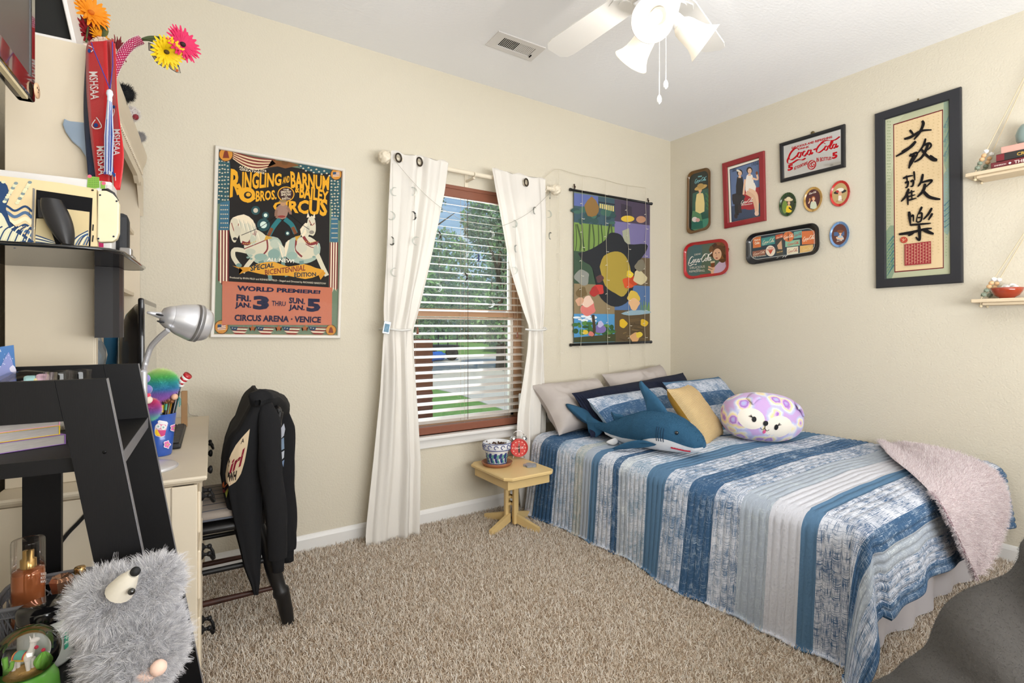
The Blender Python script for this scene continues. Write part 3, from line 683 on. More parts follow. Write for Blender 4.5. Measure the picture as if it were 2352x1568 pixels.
# lettering
tx = a.text
tx('ALONE IN ITS', [(262, 203), (472, 236), (472, 251), (262, 218)], CREAM, .02); tx('GREATNESS.', [(268, 222), (465, 254), (462, 269), (268, 237)], CREAM, .02)
tx('R', [(200, 225), (280, 242), (275, 420), (192, 448)], YEL, .035); a.ell(325, 425, 62, 58, YEL); a.line([(250, 345), (290, 420), (330, 470), (380, 440)], 34, YEL, 4); a.ell(330, 428, 30, 27, DK); a.ell(334, 424, 18, 15, YEL)
tx('INGLING', [(288, 248), (590, 262), (585, 355), (285, 395)], YEL, .035)
tx('AND', [(600, 290), (650, 278), (650, 330), (596, 340)], YEL, .03)
tx('BROS.', [(392, 395), (550, 388), (550, 460), (390, 480)], YEL, .035)
tx('BARNUM', [(655, 245), (955, 285), (950, 392), (660, 375)], YEL, .035)
tx('&', [(692, 345), (724, 350), (724, 408), (692, 412)], YEL, .03); tx('BAILEY', [(728, 338), (950, 400), (945, 482), (724, 448)], YEL, .035)
tx('CIRCUS', [(525, 480), (942, 455), (935, 592), (522, 545)], YEL, .04)
a.ell(622, 420, 65, 58, YEL); a.ell(622, 420, 58, 51, '#3e2523')
for t, q in (('THE', (600, 380, 645, 392)), ('GREATEST', (582, 395, 662, 412)), ('SHOW', (585, 414, 660, 434)), ('ON', (612, 438, 634, 446)), ('EARTH', (592, 448, 655, 462))): tx(t, q4(*q), CREAM, .02)
# two white horses and a standing rider, with small lights behind
for x, y, r in ((390, 545, 18), (466, 582, 14), (634, 720, 10), (450, 655, 26)): a.ell(x, y, r*1.9, r*1.9, '#2f4f52'); a.ell(x, y, r, r, '#cfe0d4' if r != 18 else '#c7bca9')
HW, HS, HB = '#d2cab2', '#a3b2a4', '#6f8c86'
a.poly([(455, 740), (560, 755), (600, 830), (590, 900), (560, 940), (430, 960), (330, 890), (300, 800), (350, 735)], HS, 3)
a.poly([(300, 760), (380, 690), (470, 740), (520, 830), (480, 900), (380, 890), (310, 850)], HW, 3)
a.poly([(195, 640), (215, 600), (300, 600), (370, 640), (400, 740), (330, 800), (275, 790), (265, 730), (235, 790), (208, 770), (190, 690)], HW, 2)
a.poly([(215, 600), (300, 575), (370, 620), (385, 680), (330, 640), (300, 650), (255, 615)], CREAM, 2)
a.line([(330, 860), (230, 845), (220, 900), (262, 965)], 34, HW, 4); a.line([(390, 890), (330, 960), (290, 1020)], 34, HW, 4); a.ell(262, 965, 22, 16, HB); a.ell(232, 762, 16, 12, '#3c3a38')
a.line([(430, 930), (450, 1000)], 40, HB, 3); a.line([(545, 930), (500, 1020), (505, 1080)], 30, HB, 3)
a.line([(205, 640), (235, 720), (262, 640)], 6, '#8b4038', 3); a.line([(285, 790), (340, 795), (395, 700)], 26, '#82383a', 4); a.line([(475, 760), (480, 840), (440, 890)], 12, '#82383a', 4); a.line([(300, 840), (400, 800), (470, 770)], 7, '#82383a', 3); a.ell(238, 690, 5, 7, '#2d2a29')
a.poly([(620, 790), (700, 745), (800, 770), (880, 800), (870, 900), (780, 950), (680, 940), (610, 880)], HS, 3); a.poly([(700, 770), (780, 740), (860, 790), (860, 880), (760, 920), (690, 870)], HW, 3)
a.poly([(790, 610), (820, 585), (845, 620), (850, 700), (830, 740), (800, 730), (780, 760), (740, 770), (770, 700)], HW, 2); a.poly([(780, 600), (790, 560), (805, 598)], CREAM); a.poly([(825, 598), (842, 565), (845, 605)], CREAM)
a.poly([(730, 690), (770, 640), (790, 660), (775, 720), (745, 745)], CREAM, 2); a.line([(800, 620), (822, 660), (840, 640)], 6, '#8b4038', 2); a.ell(818, 712, 20, 14, '#8d857a'); a.ell(812, 655, 4, 6, DK)
a.line([(860, 880), (895, 960), (935, 1045)], 34, HW, 3); a.line([(610, 880), (600, 960), (630, 1050)], 30, HB, 3); a.line([(740, 930), (750, 1010)], 34, HB, 3); a.line([(700, 770), (700, 850), (745, 900)], 14, '#82383a', 4); a.line([(755, 745), (800, 800), (860, 790)], 22, '#82383a', 4); a.line([(770, 800), (835, 830), (870, 780)], 6, '#82383a', 3)
a.poly([(560, 780), (600, 850), (620, 800), (650, 770), (620, 900), (590, 900)], CREAM, 2)

for x, y, rx, ry, c in ((350, 860, 40, 22, '#b9bca8'), (430, 900, 50, 26, '#8fa89c'), (540, 800, 40, 34, '#b8c1b0'), (530, 880, 46, 40, '#86a198'), (250, 700, 26, 40, '#c9c2ae'), (370, 770, 24, 40, '#bdc0ac'), (670, 890, 40, 30, '#93aa9e'), (740, 830, 44, 40, '#c8c4b0'), (850, 850, 18, 40, '#aab5a6'), (790, 690, 14, 30, '#c2bda8')): a.ell(x, y, rx, ry, c)
for k in range(13): a.line([(250+k*11, 606+k*3), (262+k*12, 640+k*7), (268+k*13, 676+k*9)], 6, ['#efe6d0', '#b5b8a6', '#d8d2bc'][k % 3], 3, [.3, 1, .2])
for k in range(8): a.line([(790-k*4, 640+k*9), (762-k*4, 680+k*8), (744-k*2, 716+k*5)], 6, ['#efe6d0', '#b9b7a2'][k % 2], 3, [.4, 1, .2])
for k in range(9): a.line([(560+k*5, 785+k*4), (588+k*3, 850), (600+k*2, 905+(k % 3)*6)], 5, ['#efe6d0', '#a9b5a8', '#d8d2bc'][k % 3], 3, [.4, 1, .2])
for k in range(7): a.ell(300+k*15, 808-abs(k-3)*3+k*-3, 4, 4, '#d8b04a', 8); a.ell(766+k*14, 772+abs(3-k)*-5+22, 3.5, 3.5, '#d8b04a', 8)
for x, y in ((330, 905), (355, 915), (835, 900), (612, 905)): a.ell(x, y, 12, 8, '#7f9990', 12)
a.poly([(470, 735), (520, 755), (455, 775)], '#c89a3c'); a.poly([(690, 745), (735, 735), (700, 780)], '#c89a3c')
a.line([(575, 610), (530, 665), (490, 735)], 36, '#2f7378', 3); a.line([(612, 610), (665, 655), (695, 720)], 36, '#2f7378', 3); a.line([(515, 680), (488, 738)], 26, '#7c4a2d', 2); a.line([(672, 672), (697, 724)], 26, '#7c4a2d', 2)
a.poly([(545, 530), (585, 495), (630, 505), (640, 545), (618, 605), (565, 605)], '#9a7a6c', 2); a.line([(550, 540), (545, 585), (565, 600)], 22, '#8d6b58', 3); a.line([(632, 520), (655, 560), (655, 575)], 20, '#8d6b58', 3); a.ell(600, 488, 22, 24, '#b58b68'); a.ell(600, 474, 32, 10, '#8f7650'); a.ell(588, 592, 30, 9, '#8a3a34')
a.line([(545, 590), (430, 670), (280, 735)], 4, '#151414', 3); a.line([(655, 580), (740, 650), (800, 690)], 4, '#151414', 3)
# ribbon
a.poly([(300, 1000), (345, 978), (420, 950), (530, 938), (640, 975), (760, 955), (850, 985), (915, 1005), (868, 1042), (770, 1070), (640, 1045), (480, 1040), (380, 1020)], '#d79c38', 2); a.poly([(212, 968), (265, 980), (345, 978), (330, 1010), (262, 1034), (290, 1004)], '#c98c2e'); a.poly([(905, 1005), (926, 1025), (886, 1076), (872, 1040)], '#c98c2e')
tx('SPECIAL', [(350, 965), (535, 945), (530, 980), (350, 1010)], '#24323f', .03); tx('BICENTENNIAL', [(460, 1000), (775, 960), (770, 1005), (462, 1040)], '#7e3a32', .02); tx('EDITION', [(685, 1020), (852, 1018), (852, 1048), (685, 1058)], '#24323f', .03)
tx('ALL NEW!', [(480, 905), (685, 920), (682, 948), (476, 932)], '#efe6d4', .02)
tx('Produced by IRVIN FELD and KENNETH FELD - Staged and Directed by RICHARD BARSTOW', [(192, 1050), (928, 1098), (928, 1116), (192, 1068)], '#cfc4ae', .015)
a.poly([(135, 1085), (975, 1135), (972, 1422), (132, 1420)], ORG)
NV = '#26273f'
tx('WORLD PREMIERE!', [(248, 1118), (888, 1156), (884, 1184), (246, 1160)], NV, .05)
tx('FRI.', [(243, 1185), (358, 1198), (356, 1244), (240, 1238)], NV, .05); tx('JAN.', [(232, 1244), (358, 1252), (356, 1302), (230, 1298)], NV, .05); tx('3', [(372, 1195), (496, 1200), (492, 1306), (368, 1304)], NV, .06)
tx('THRU', [(513, 1235), (620, 1242), (618, 1278), (511, 1275)], NV, .03); tx('SUN.', [(645, 1208), (770, 1220), (768, 1264), (643, 1256)], NV, .05); tx('JAN.', [(645, 1264), (768, 1272), (764, 1320), (640, 1315)], NV, .05); tx('5', [(780, 1218), (888, 1222), (886, 1320), (778, 1322)], NV, .06)
tx('CIRCUS ARENA \u00b7 VENICE', [(228, 1340), (892, 1358), (888, 1406), (226, 1390)], NV, .045)
for k in range(4):
    x0 = 190+k*200; 
    for q in range(5): a.poly([(x0+q*6, 1434+q*11), (x0+150-q*6, 1440+q*11), (x0+140-q*9, 1446+q*12), (x0+10+q*9, 1443+q*12)], '#8c3a35' if q % 2 == 0 else CREAM)
    a.poly([(x0, 1432), (x0+65, 1436), (x0+52, 1465), (x0+16, 1460)], '#34475e'); star(a, x0+22, 1444, 5, CREAM); star(a, x0+42, 1447, 5, CREAM)
    if k < 3: star(a, x0+176, 1446, 28, '#a5603a')
a.build('print', printm, pt)
gi = [c+(po[(i+2) % 4]-c).normalized()*.01 for i, c in enumerate(po)]
M().prism([c+Vector((0, -.0145, 0)) for c in gi], (0, .0015, 0)).build('glazing', glass_mat('acrylic_glazing', '#ffffff', .0, .03, refl=.03), pt)

# ---------------------------------------------------------------- hanging scroll print
TO = .018
tp = thing('wall_scroll', 'colourful fabric scroll on black rods between the curtain and the corner', 'wall scroll', tuple(PA(1405, 610, TO)))
blk = mat('black_plastic', '#17171a', .4)
for y0, y1, x0, x1 in ((432, 468, 1309, 1497), (792, 785, 1310, 1496)):
    p0, p1 = PA(x0, y0+(3 if y0 < 500 else 0), TO), PA(x1, y1, TO); d = (p1-p0).normalized()
    M().tube([p0, p0+d*.012, p0+d*.013, p1-d*.013, p1-d*.012, p1], [.0115, .0115, .009, .009, .0115, .0115], 12).build('rod', blk, tp)
for x, y in ((1320, 428), (1489, 460)):
    p = PA(x, y+2, .02); m = M(); m.tube([p+Vector((0, 0, -.012)), p+Vector((0, -.002, .004)), p+Vector((0, .004, .014))], [.004, .007, .004], 8); m.ball(p+Vector((0, .004, .02)), .006, 8); m.build('hook', mat('dark_brown_metal', '#3a2a22', .35, .6), tp)
cl_ = [(1318, 436), (1493, 468), (1492, 784), (1318, 788)]
M().prism([PA(x, y, TO-.001) for x, y in cl_], (0, .0012, 0)).build('fabric', mat('scroll_cloth', '#6d7a6c', .8), tp)
a = Art(lambda x, y: PA(x, y, TO), NA, .0006).crop(1230, 380, 3.267)
tpn = lambda t, b, l, r, c: a.poly([(l, t+(l-288)*.149*(1-(t-205)/1125*1.18)), (r, t+(r-288)*.149*(1-(t-205)/1125*1.18)), (r, b+(r-288)*.149*(1-(b-205)/1125*1.18)), (l, b+(l-288)*.149*(1-(b-205)/1125*1.18))], c)
tpn(205, 430, 288, 595, '#3d5560'); tpn(205, 300, 288, 470, '#5e6ba3'); tpn(425, 650, 288, 595, '#75924a'); tpn(640, 890, 288, 595, '#3c5240'); tpn(885, 1115, 288, 595, '#8b7a5c'); tpn(1112, 1330, 288, 595, '#4f8fc0')
tpn(205, 385, 593, 858, '#4b4154'); tpn(380, 650, 593, 858, '#77709c'); tpn(650, 885, 593, 858, '#6a5a45'); tpn(880, 1085, 593, 858, '#52709c'); tpn(1080, 1330, 593, 858, '#5b4b33')
rs = random.Random(12)
for k in range(26):   # foliage clumps
    x, y = rs.uniform(292, 580), rs.uniform(330, 430); a.ell(x, y, rs.uniform(14, 34), rs.uniform(10, 24), rs.choice(['#34504f', '#42665a', '#2c4348']))
for k in range(9):
    x = 300+k*33; a.line([(x, 640), (x+rs.uniform(-15, 15), 560), (x+rs.uniform(-30, 30), 440)], rs.uniform(5, 14), rs.choice(['#33422e', '#4a5b38', '#27342a']), 4)
for k in range(34):
    a.ell(rs.uniform(292, 590), rs.uniform(1180, 1270), rs.uniform(12, 26), rs.uniform(10, 20), rs.choice(['#3d6a35', '#578540', '#2d5230']))
    if k < 14: a.ell(rs.uniform(292, 470), rs.uniform(1130, 1175), rs.uniform(10, 30), rs.uniform(6, 12), '#dfe8ee')
for k in range(7): a.poly([(480+k*16, 285+k*3), (491+k*16, 287+k*3), (491+k*16, 322+k*4), (480+k*16, 319+k*4)], '#cdbf7a')
a.poly([(470, 270), (595, 290), (595, 298), (470, 278)], '#2c2a33'); a.poly([(365, 300), (420, 232), (475, 310), (455, 375), (390, 378)], '#8a6a3c', 2)
a.poly([(288, 1290), (600, 1262), (600, 1320), (288, 1328)], '#3f4427'); a.line([(430, 1120), (440, 1230), (425, 1290)], 22, '#453828', 3)
a.poly([(650, 490), (700, 470), (710, 590), (660, 590)], '#a2a58e'); a.poly([(640, 285), (720, 310), (725, 420), (640, 405)], '#3b3442'); a.ell(690, 400, 50, 24, '#d9b73e'); a.ell(790, 405, 36, 26, '#b98a6c')
for k in range(14): a.line([(790+k*5, 1110), (795+k*5+rs.uniform(-12, 12), 1010+rs.uniform(0, 40))], 4, '#6c8f57')
a.poly([(640, 1110), (720, 1085), (850, 1090), (850, 1110), (700, 1125)], '#8faab8', 2)
for k in range(16): a.line([(620+rs.uniform(0, 200), 1150+k*10), (650+rs.uniform(0, 200), 1160+k*10)], 8, rs.choice(['#6b5738', '#4b3d28', '#7a6440']))
# centre: dark leafy hill with an ochre meadow and flower patches
a.poly([(318, 660), (420, 625), (520, 560), (560, 505), (640, 520), (690, 590), (830, 590), (825, 650), (750, 760), (735, 900), (700, 1010), (620, 1058), (540, 1040), (470, 960), (425, 770), (360, 720)], '#25282d', 3)
a.poly([(480, 760), (510, 680), (590, 645), (660, 665), (705, 750), (715, 880), (660, 980), (600, 960), (520, 900)], '#a8923c', 3)
for x, y, r, c in ((470, 930, 44, '#c23c36'), (440, 945, 34, '#a8322f'), (700, 880, 48, '#d1552c'), (735, 865, 32, '#bc4522'), (705, 815, 26, '#e0c33b'), (480, 850, 28, '#5a3b3c'), (395, 1070, 55, '#d2766e'), (390, 1020, 40, '#e2c3b0'), (330, 1020, 30, '#cfa184'), (345, 950, 40, '#6f5d3d'), (735, 985, 46, '#d3b24a'), (738, 1040, 40, '#dfb285'), (780, 840, 50, '#cbbf98'), (785, 750, 40, '#7b7563'), (350, 840, 55, '#8b8d86'), (485, 1225, 38, '#7a6aa6'), (485, 1190, 22, '#b9b5d8'), (372, 1250, 20, '#d6b738'), (415, 1262, 20, '#c9776b'), (655, 1185, 30, '#d8b02c'), (812, 1180, 28, '#d8b02c'), (745, 1290, 36, '#cfa06f'), (775, 1270, 24, '#d9bf45')):
    a.poly([(x+r*(1+.18*math.sin(3*t+x))*math.cos(t), y+r*(1+.18*math.cos(2*t+y))*math.sin(t)) for t in np.linspace(0, 2*PI, 16)[:-1]], c, 2)
a.build('print', paint_mat('print_cloth', .75), tp)

# ---------------------------------------------------------------- string of small lights
sl = thing('string_lights', 'thin white curtain string lights hanging on the wall around the scroll', 'string lights', tuple(PA(1390, 410, .03)))
SO = .032
lw = mat('clear_wire', '#d4cbb4', .5)
m = M(); m.tube(smooth_curve([PA(x, y, SO) for x, y in ((1247, 412), (1262, 398), (1281, 388), (1310, 396), (1338, 403), (1365, 407), (1391, 413), (1415, 420), (1438, 425), (1460, 428), (1483, 431))], 5), .0016, 5); m.build('lead_wire', lw, sl)
rs = random.Random(5)
for x0, y0, x1, y1 in ((1283, 389, 1288, 842), (1338, 403, 1334, 862), (1391, 413, 1398, 872), (1440, 425, 1447, 835), (1483, 431, 1481, 868)):
    n = 14; P = [PA(x0+(x1-x0)*k/n+rs.uniform(-1.2, 1.2)*(k > 0), y0+(y1-y0)*k/n, SO+rs.uniform(-.003, .003)) for k in range(n+1)]
    m = M().tube(P, .0011, 5); w = m.build('strand', lw, sl)
    mm = M()
    for k in range(1, n+1):
        p = P[k]; s_ = 1 if k % 2 else -1; mm.tube([p, p+Vector((s_*.014, -.003, -.004*s_)), p+Vector((s_*.022, -.004, -.002))], [.0012, .0018, .0022], 5)
    mm.build('bulbs', mat('tiny_bulb', '#efe9da', .2, coat=.4), sl)

# ================================================================== pictures and trays on the right wall
def rq(quad, rx, ry, n=6):                                # rounded quad outline in picture coordinates
    pts = []
    for cx, cy, a0 in ((1-rx, 1-ry, 0), (rx, 1-ry, 90), (rx, ry, 180), (1-rx, ry, 270)):
        for k in range(n+1):
            t = math.radians(a0+90*k/n); pts.append((cx+rx*math.cos(t), cy+ry*math.sin(t)))
    (ax, ay), (bx, by), (cx, cy), (dx, dy) = quad
    return [((ax*(1-x)+bx*x)*(1-y)+(dx*(1-x)+cx*x)*y, (ay*(1-x)+by*x)*(1-y)+(dy*(1-x)+cy*x)*y) for x, y in pts]
def tray(label, quad, rx, ry, rimf, rimcol, depth, cat='tray', name='tin_tray', group=None):
    Z = lambda p, off: PB(1550+p[0]/4.02, 270+p[1]/4.02, off)
    o = rq(quad, rx, ry); cx = sum(p[0] for p in o)/len(o); cy = sum(p[1] for p in o)/len(o)
    sc = lambda f, g=None: [(cx+(p[0]-cx)*f, cy+(p[1]-cy)*(g or f)) for p in o]
    t = thing(name, label, cat, tuple(Z((cx, cy), 0)), group)
    fx, fy = 1-rimf[0], 1-rimf[1]; mid = lambda q: (1-(1-fx)*q, 1-(1-fy)*q)
    rows = [[Z(p, .002) for p in sc(*mid(.5))], [Z(p, depth*.9) for p in sc(*mid(.1))], [Z(p, depth) for p in sc(1)], [Z(p, depth*1.12) for p in sc(*mid(.1))], [Z(p, depth*.95) for p in sc(*mid(.25))], [Z(p, .005) for p in sc(*mid(.85))], [Z(p, .004) for p in sc(*mid(1.02))]]
    m = M(); n = len(o); P = [r+[r[0]] for r in rows]; m.grid(P, rimcol); m.build('rim', metalprint, t)
    M().prism([Z(p, .002) for p in sc(*mid(.8))], (-.002, 0, 0), rimcol).build('tray_bottom', metalprint, t)
    a = Art(lambda x, y: PB(x, y, .0045), NB, .0006).crop(1550, 270, 4.02)
    return t, a, sc(*mid(1.0))
def lady(a, x, y, s, skin, hair, dress, hat=None, drop=2.2, w=1.0):
    a.poly([(x-.55*s*w, y+.75*s), (x-.25*s, y+.55*s), (x+.25*s, y+.55*s), (x+.6*s*w, y+.8*s), (x+.75*s*w, y+drop*s), (x-.75*s*w, y+drop*s)], dress, 2)
    a.poly([(x-.14*s, y+.3*s), (x+.14*s, y+.3*s), (x+.2*s, y+.72*s), (x-.2*s, y+.72*s)], skin)
    a.ell(x, y-.06*s, .42*s, .48*s, hair); a.ell(x+.03*s, y+.04*s, .27*s, .36*s, skin)
    a.ell(x-.08*s, y-.02*s, .05*s, .03*s, '#3b2a22', 8); a.ell(x+.13*s, y-.02*s, .05*s, .03*s, '#3b2a22', 8); a.ell(x+.04*s, y+.22*s, .08*s, .035*s, '#a03c36', 8); a.line([(x+.03*s, y), (x+.05*s, y+.12*s)], .03*s, '#b98a6e')
    if hat: a.ell(x, y-.32*s, .85*s, .2*s, hat, rot=-.15); a.ell(x, y-.42*s, .4*s, .26*s, hat)
# tall bronze tray
t, a, f = tray('tall bronze rimmed tin tray with a woman in a straw hat', [(113, 505), (330, 452), (332, 1024), (107, 1086)], .24, .1, (.22, .10), '#6a4a22', .022)
a.poly(f, '#1f2a26'); a.poly([(165, 700), (312, 650), (316, 1000), (155, 1030)], '#2f5a4e', 0); a.poly([(165, 860), (240, 880), (250, 1025), (155, 1030)], '#5d8a62', 2)
lady(a, 232, 668, 55, '#e3b995', '#5b4330', '#e5d18f', None, 3.6); a.ell(240, 645, 62, 20, '#c4a05a', rot=-.35); a.ell(238, 632, 32, 24, '#b08e4e', rot=-.3)
a.poly([(155, 960), (262, 950), (270, 1025), (152, 1032)], '#2e6a5a'); a.poly([(255, 940), (316, 925), (314, 1010), (262, 1020)], '#4a8a72'); a.ell(185, 940, 26, 24, '#e6d9d2'); a.ell(212, 945, 20, 18, '#d8a8a0')
for k in range(14): a.ell(290+(k*7 % 26), 700+k*11, 9, 7, '#3f7a4f')
logo(a, [(182, 560), (292, 540), (290, 590), (182, 612)], '#8fd6e0', 1.2); a.text('DRINK', [(215, 540), (252, 533), (252, 545), (215, 552)], '#8fd6e0', .02)
a.build('print', metalprint, t)
# red framed picture
Z = lambda x, y, off=.001: PB(1550+x/4.02, 270+y/4.02, off)
C = [Z(*p) for p in ((447, 427), (833, 308), (848, 952), (467, 1027))]
t = thing('framed_picture', 'red framed picture of two seated women in bathing suits', 'picture', tuple((C[0]+C[2])/2))
m = M(); I = frame_bars(m, C, NB, .038, 0, .02); m.build('frame', mat('red_frame', '#8d1f26', .35, coat=.3), t); backing(I, NB, .008, 'backing', mat('board', '#8b7f6c', .8), t)
a = Art(lambda x, y: PB(x, y, .0085), NB, .0006).crop(1550, 270, 4.02)
a.poly([(490, 462), (792, 372), (805, 920), (510, 980)], '#ece6da'); a.poly([(506, 478), (782, 390), (796, 908), (524, 964)], '#27344a'); a.poly([(512, 484), (777, 398), (790, 900), (530, 955)], '#5b6f96'); a.poly([(520, 820), (788, 760), (790, 900), (530, 955)], '#34435f')
a.ell(690, 760, 96, 92, '#a2202c'); a.poly([(600, 690), (785, 640), (788, 780), (600, 850)], '#a2202c', 2)
SK = '#e9bfa0'
a.line([(600, 720), (570, 790), (575, 900)], 34, '#1c1b22', 3); a.line([(640, 720), (600, 800), (605, 880)], 30, '#2a2028', 3); a.ell(565, 908, 16, 24, '#2a2028'); a.poly([(530, 710), (620, 695), (640, 790), (540, 800)], '#23222c', 2)
lady(a, 600, 512, 62, SK, '#2b2220', '#1e1d25', None, 3.1, .75); a.ell(585, 490, 22, 9, '#ddd8cc', rot=.4)
lady(a, 690, 490, 66, SK, '#2d2320', '#efe7dc', None, 2.3, .75); a.poly([(655, 620), (735, 600), (745, 680), (660, 700)], '#efe7dc', 2)
a.line([(715, 560), (765, 570), (758, 520)], 18, SK, 3); a.ell(757, 512, 10, 16, '#7a4428'); a.line([(680, 670), (740, 700), (760, 780), (765, 880)], 34, SK, 4, [1.2, 1.2, .9, .5]); a.line([(660, 690), (720, 730), (745, 810), (750, 880)], 32, '#dcae90', 4, [1.2, 1.2, .9, .5]); a.line([(650, 570), (640, 650), (635, 710)], 18, SK, 3); a.ell(757, 885, 20, 22, '#e9c4ad')
logo(a, [(608, 758), (722, 738), (722, 788), (610, 806)], '#f3ece2', 1.3); a.text('50TH ANNIVERSARY', [(615, 806), (718, 788), (718, 798), (615, 816)], '#f3ece2', .01)
a.text('1886', [(528, 478), (572, 464), (572, 492), (528, 506)], '#27344a', .02); a.text('1936', [(712, 422), (772, 404), (772, 434), (712, 452)], '#27344a', .02)
a.build('print', glossm, t)
# black framed mirror sign
C = [Z(*p) for p in ((977, 245), (1578, 63), (1580, 458), (986, 602))]
t = thing('mirror_sign', 'black framed mirror with red soft drink lettering', 'mirror', tuple((C[0]+C[2])/2))
bf = mat('black_frame', '#1d1d1f', .4)
m = M(); I = frame_bars(m, C, NB, .022, 0, .022); m.build('frame', bf, t); M().prism([c+Vector((-.008, 0, 0)) for c in I], (-.002, 0, 0)).build('mirror_glass', mat('mirror_silver', '#e8e8e6', .04, 1), t)
q = Z(1273, 142, .012); M().lathe([(.003, -.002), (.012, -.002), (.012, .002), (.003, .002)], q, 14, axis=NB).build('hanger', mat('old_brass', '#7a6a48', .4, .8), t)
a = Art(lambda x, y: PB(x, y, .0113), NB, .0006).crop(1550, 270, 4.02); RD = '#b3121d'
a.text('DELICIOUS AND REFRESHING', [(1080, 272), (1452, 166), (1452, 188), (1080, 292)], RD, .03); a.text('DRINK', [(1138, 284), (1242, 258), (1242, 276), (1138, 300)], RD, .03)
logo(a, [(1022, 268), (1522, 172), (1520, 300), (1030, 440)], RD, 1.5)
a.text('5', [(1042, 438), (1092, 428), (1092, 482), (1042, 494)], RD, .05); a.text('5', [(1452, 325), (1502, 312), (1502, 372), (1452, 385)], RD, .05); a.text('\u00a2', [(1060, 466), (1078, 462), (1078, 482), (1060, 486)], RD, .02); a.text('\u00a2', [(1470, 356), (1488, 352), (1488, 370), (1470, 376)], RD, .02)
a.text('AT FOUNTAINS', [(1100, 455), (1225, 402), (1225, 432), (1100, 486)], RD, .02); a.text('IN BOTTLES', [(1308, 370), (1446, 360), (1446, 388), (1308, 412)], RD, .02)
for r in (38, 33): a.line([(1265+r*math.cos(k), 436+r*1.12*math.sin(k)-.2*r*math.cos(k)) for k in np.linspace(0, 2*PI, 28)], 4, RD)
a.text('C', [(1240, 418), (1275, 410), (1275, 458), (1240, 464)], RD, .01); a.text('G', [(1256, 410), (1290, 402), (1290, 450), (1256, 458)], RD, .01)
a.build('lettering', printm, t)
# oval tip trays
def oval(label, cx, cy, rx, ry, rim, inner, draw):
    s_ = slopeB(1550+cx/4.02, 270+cy/4.02)
    qd = [(cx-rx, cy-ry-s_*rx), (cx+rx, cy-ry+s_*rx), (cx+rx, cy+ry+s_*rx), (cx-rx, cy+ry-s_*rx)]
    t, a, f = tray(label, qd, .5, .5, (.24, .2), rim, .012, 'tray', 'oval_tray', 'oval tip trays on the right wall'); a.poly(f, inner); draw(a, cx, cy, s_); a.build('print', metalprint, t)
def d1(a, x, y, s): a.ell(x-25, y+25, 26, 60, '#6e8a3a'); lady(a, x+12, y-12, 42, '#e2b590', '#4a3324', '#e6c51f', None, 2.0, .85); a.ell(x+10, y-42, 40, 15, '#d8c49a'); a.ell(x+10, y-52, 22, 16, '#e2d2ac'); a.line([(x+12, y+30), (x+32, y+45), (x+40, y+50)], 14, '#2b2320', 2)
def d2(a, x, y, s): lady(a, x+5, y-5, 42, '#e8c0a0', '#b0622e', '#c9d0b8', None, 2.1, .95); a.ell(x-28, y+5, 8, 16, '#c08a4a'); a.line([(x-40, y+40), (x-30, y+18)], 10, '#e8c0a0'); logo(a, [(x-36, y-66), (x+32, y-80), (x+32, y-56), (x-36, y-42)], '#f1e9dc', 1.6)
def d3(a, x, y, s): a.ell(x+2, y-15, 60, 18, '#2b2624', rot=-.2); a.ell(x+2, y-32, 36, 18, '#e7dfd3', rot=-.2); a.ell(x-22, y-18, 14, 12, '#b3322c'); a.ell(x+2, y+2, 18, 20, '#d9a583'); a.poly([(x-12, y+20), (x+14, y+20), (x+20, y+70), (x-16, y+72)], '#ece4d8', 1); logo(a, [(x-36, y+62), (x+30, y+48), (x+30, y+66), (x-36, y+80)], '#8a2a24', 1.5)
def d4(a, x, y, s): a.poly([(x-50, y-20), (x+45, y-30), (x+45, y+10), (x-50, y+15)], '#44608c', 1); lady(a, x+8, y-12, 40, '#e3b895', '#7a4428', '#a9bccb', None, 1.5, 1.05); a.ell(x+8, y-28, 30, 14, '#7a4428'); a.line([(x+35, y+35), (x, y+40), (x-30, y+28)], 14, '#e3b895', 3); logo(a, [(x-26, y+54), (x+28, y+46), (x+28, y+62), (x-26, y+70)], '#f1e9dc', 1.6)
oval('small oval tray with a dark green rim and a woman in yellow', 1041, 800, 80, 110, '#2f4a26', '#20301c', d1)
oval('small oval tray with a tan gold rim and maroon centre', 1275, 754, 88, 115, '#c39a54', '#4a1a20', d2)
oval('small oval tray with a bright red rim and a big feathered hat', 1524, 700, 94, 120, '#c8322a', '#b9a06c', d3)
oval('small oval tray with a light blue rim below the red rimmed one', 1520, 1078, 93, 120, '#6f93c0', '#5a2f28', d4)
# long black tray with a patchwork of old signs
t, a, f = tray('long black rimmed tin tray printed with a patchwork of old signs', [(655, 1082), (1330, 960), (1340, 1255), (655, 1368)], .12, .27, (.14, .26), '#141416', .03)
a.poly(f, '#243642')
OR = '#d2703c'
for pts, c in (([(722, 1110), (795, 1095), (795, 1195), (722, 1205)], '#cf7a3e'), ([(800, 1115), (925, 1090), (925, 1165), (800, 1185)], '#3f8a86'), ([(930, 1085), (998, 1070), (998, 1105), (930, 1125)], '#c2542e'), ([(935, 1130), (1000, 1110), (1000, 1275), (935, 1290)], '#3a3a34'), ([(1100, 1055), (1172, 1042), (1175, 1105), (1100, 1118)], '#6aa69a'), ([(1172, 1050), (1295, 1040), (1296, 1165), (1175, 1172)], OR), ([(1020, 1140), (1155, 1125), (1155, 1180), (1020, 1195)], '#86b596'), ([(1155, 1185), (1278, 1170), (1275, 1235), (1155, 1250)], '#d9b06c'), ([(1035, 1200), (1140, 1188), (1140, 1255), (1035, 1268)], '#e0d7bb'), ([(718, 1235), (840, 1215), (835, 1265), (718, 1285)], '#8f5a48')): a.poly(pts, c)
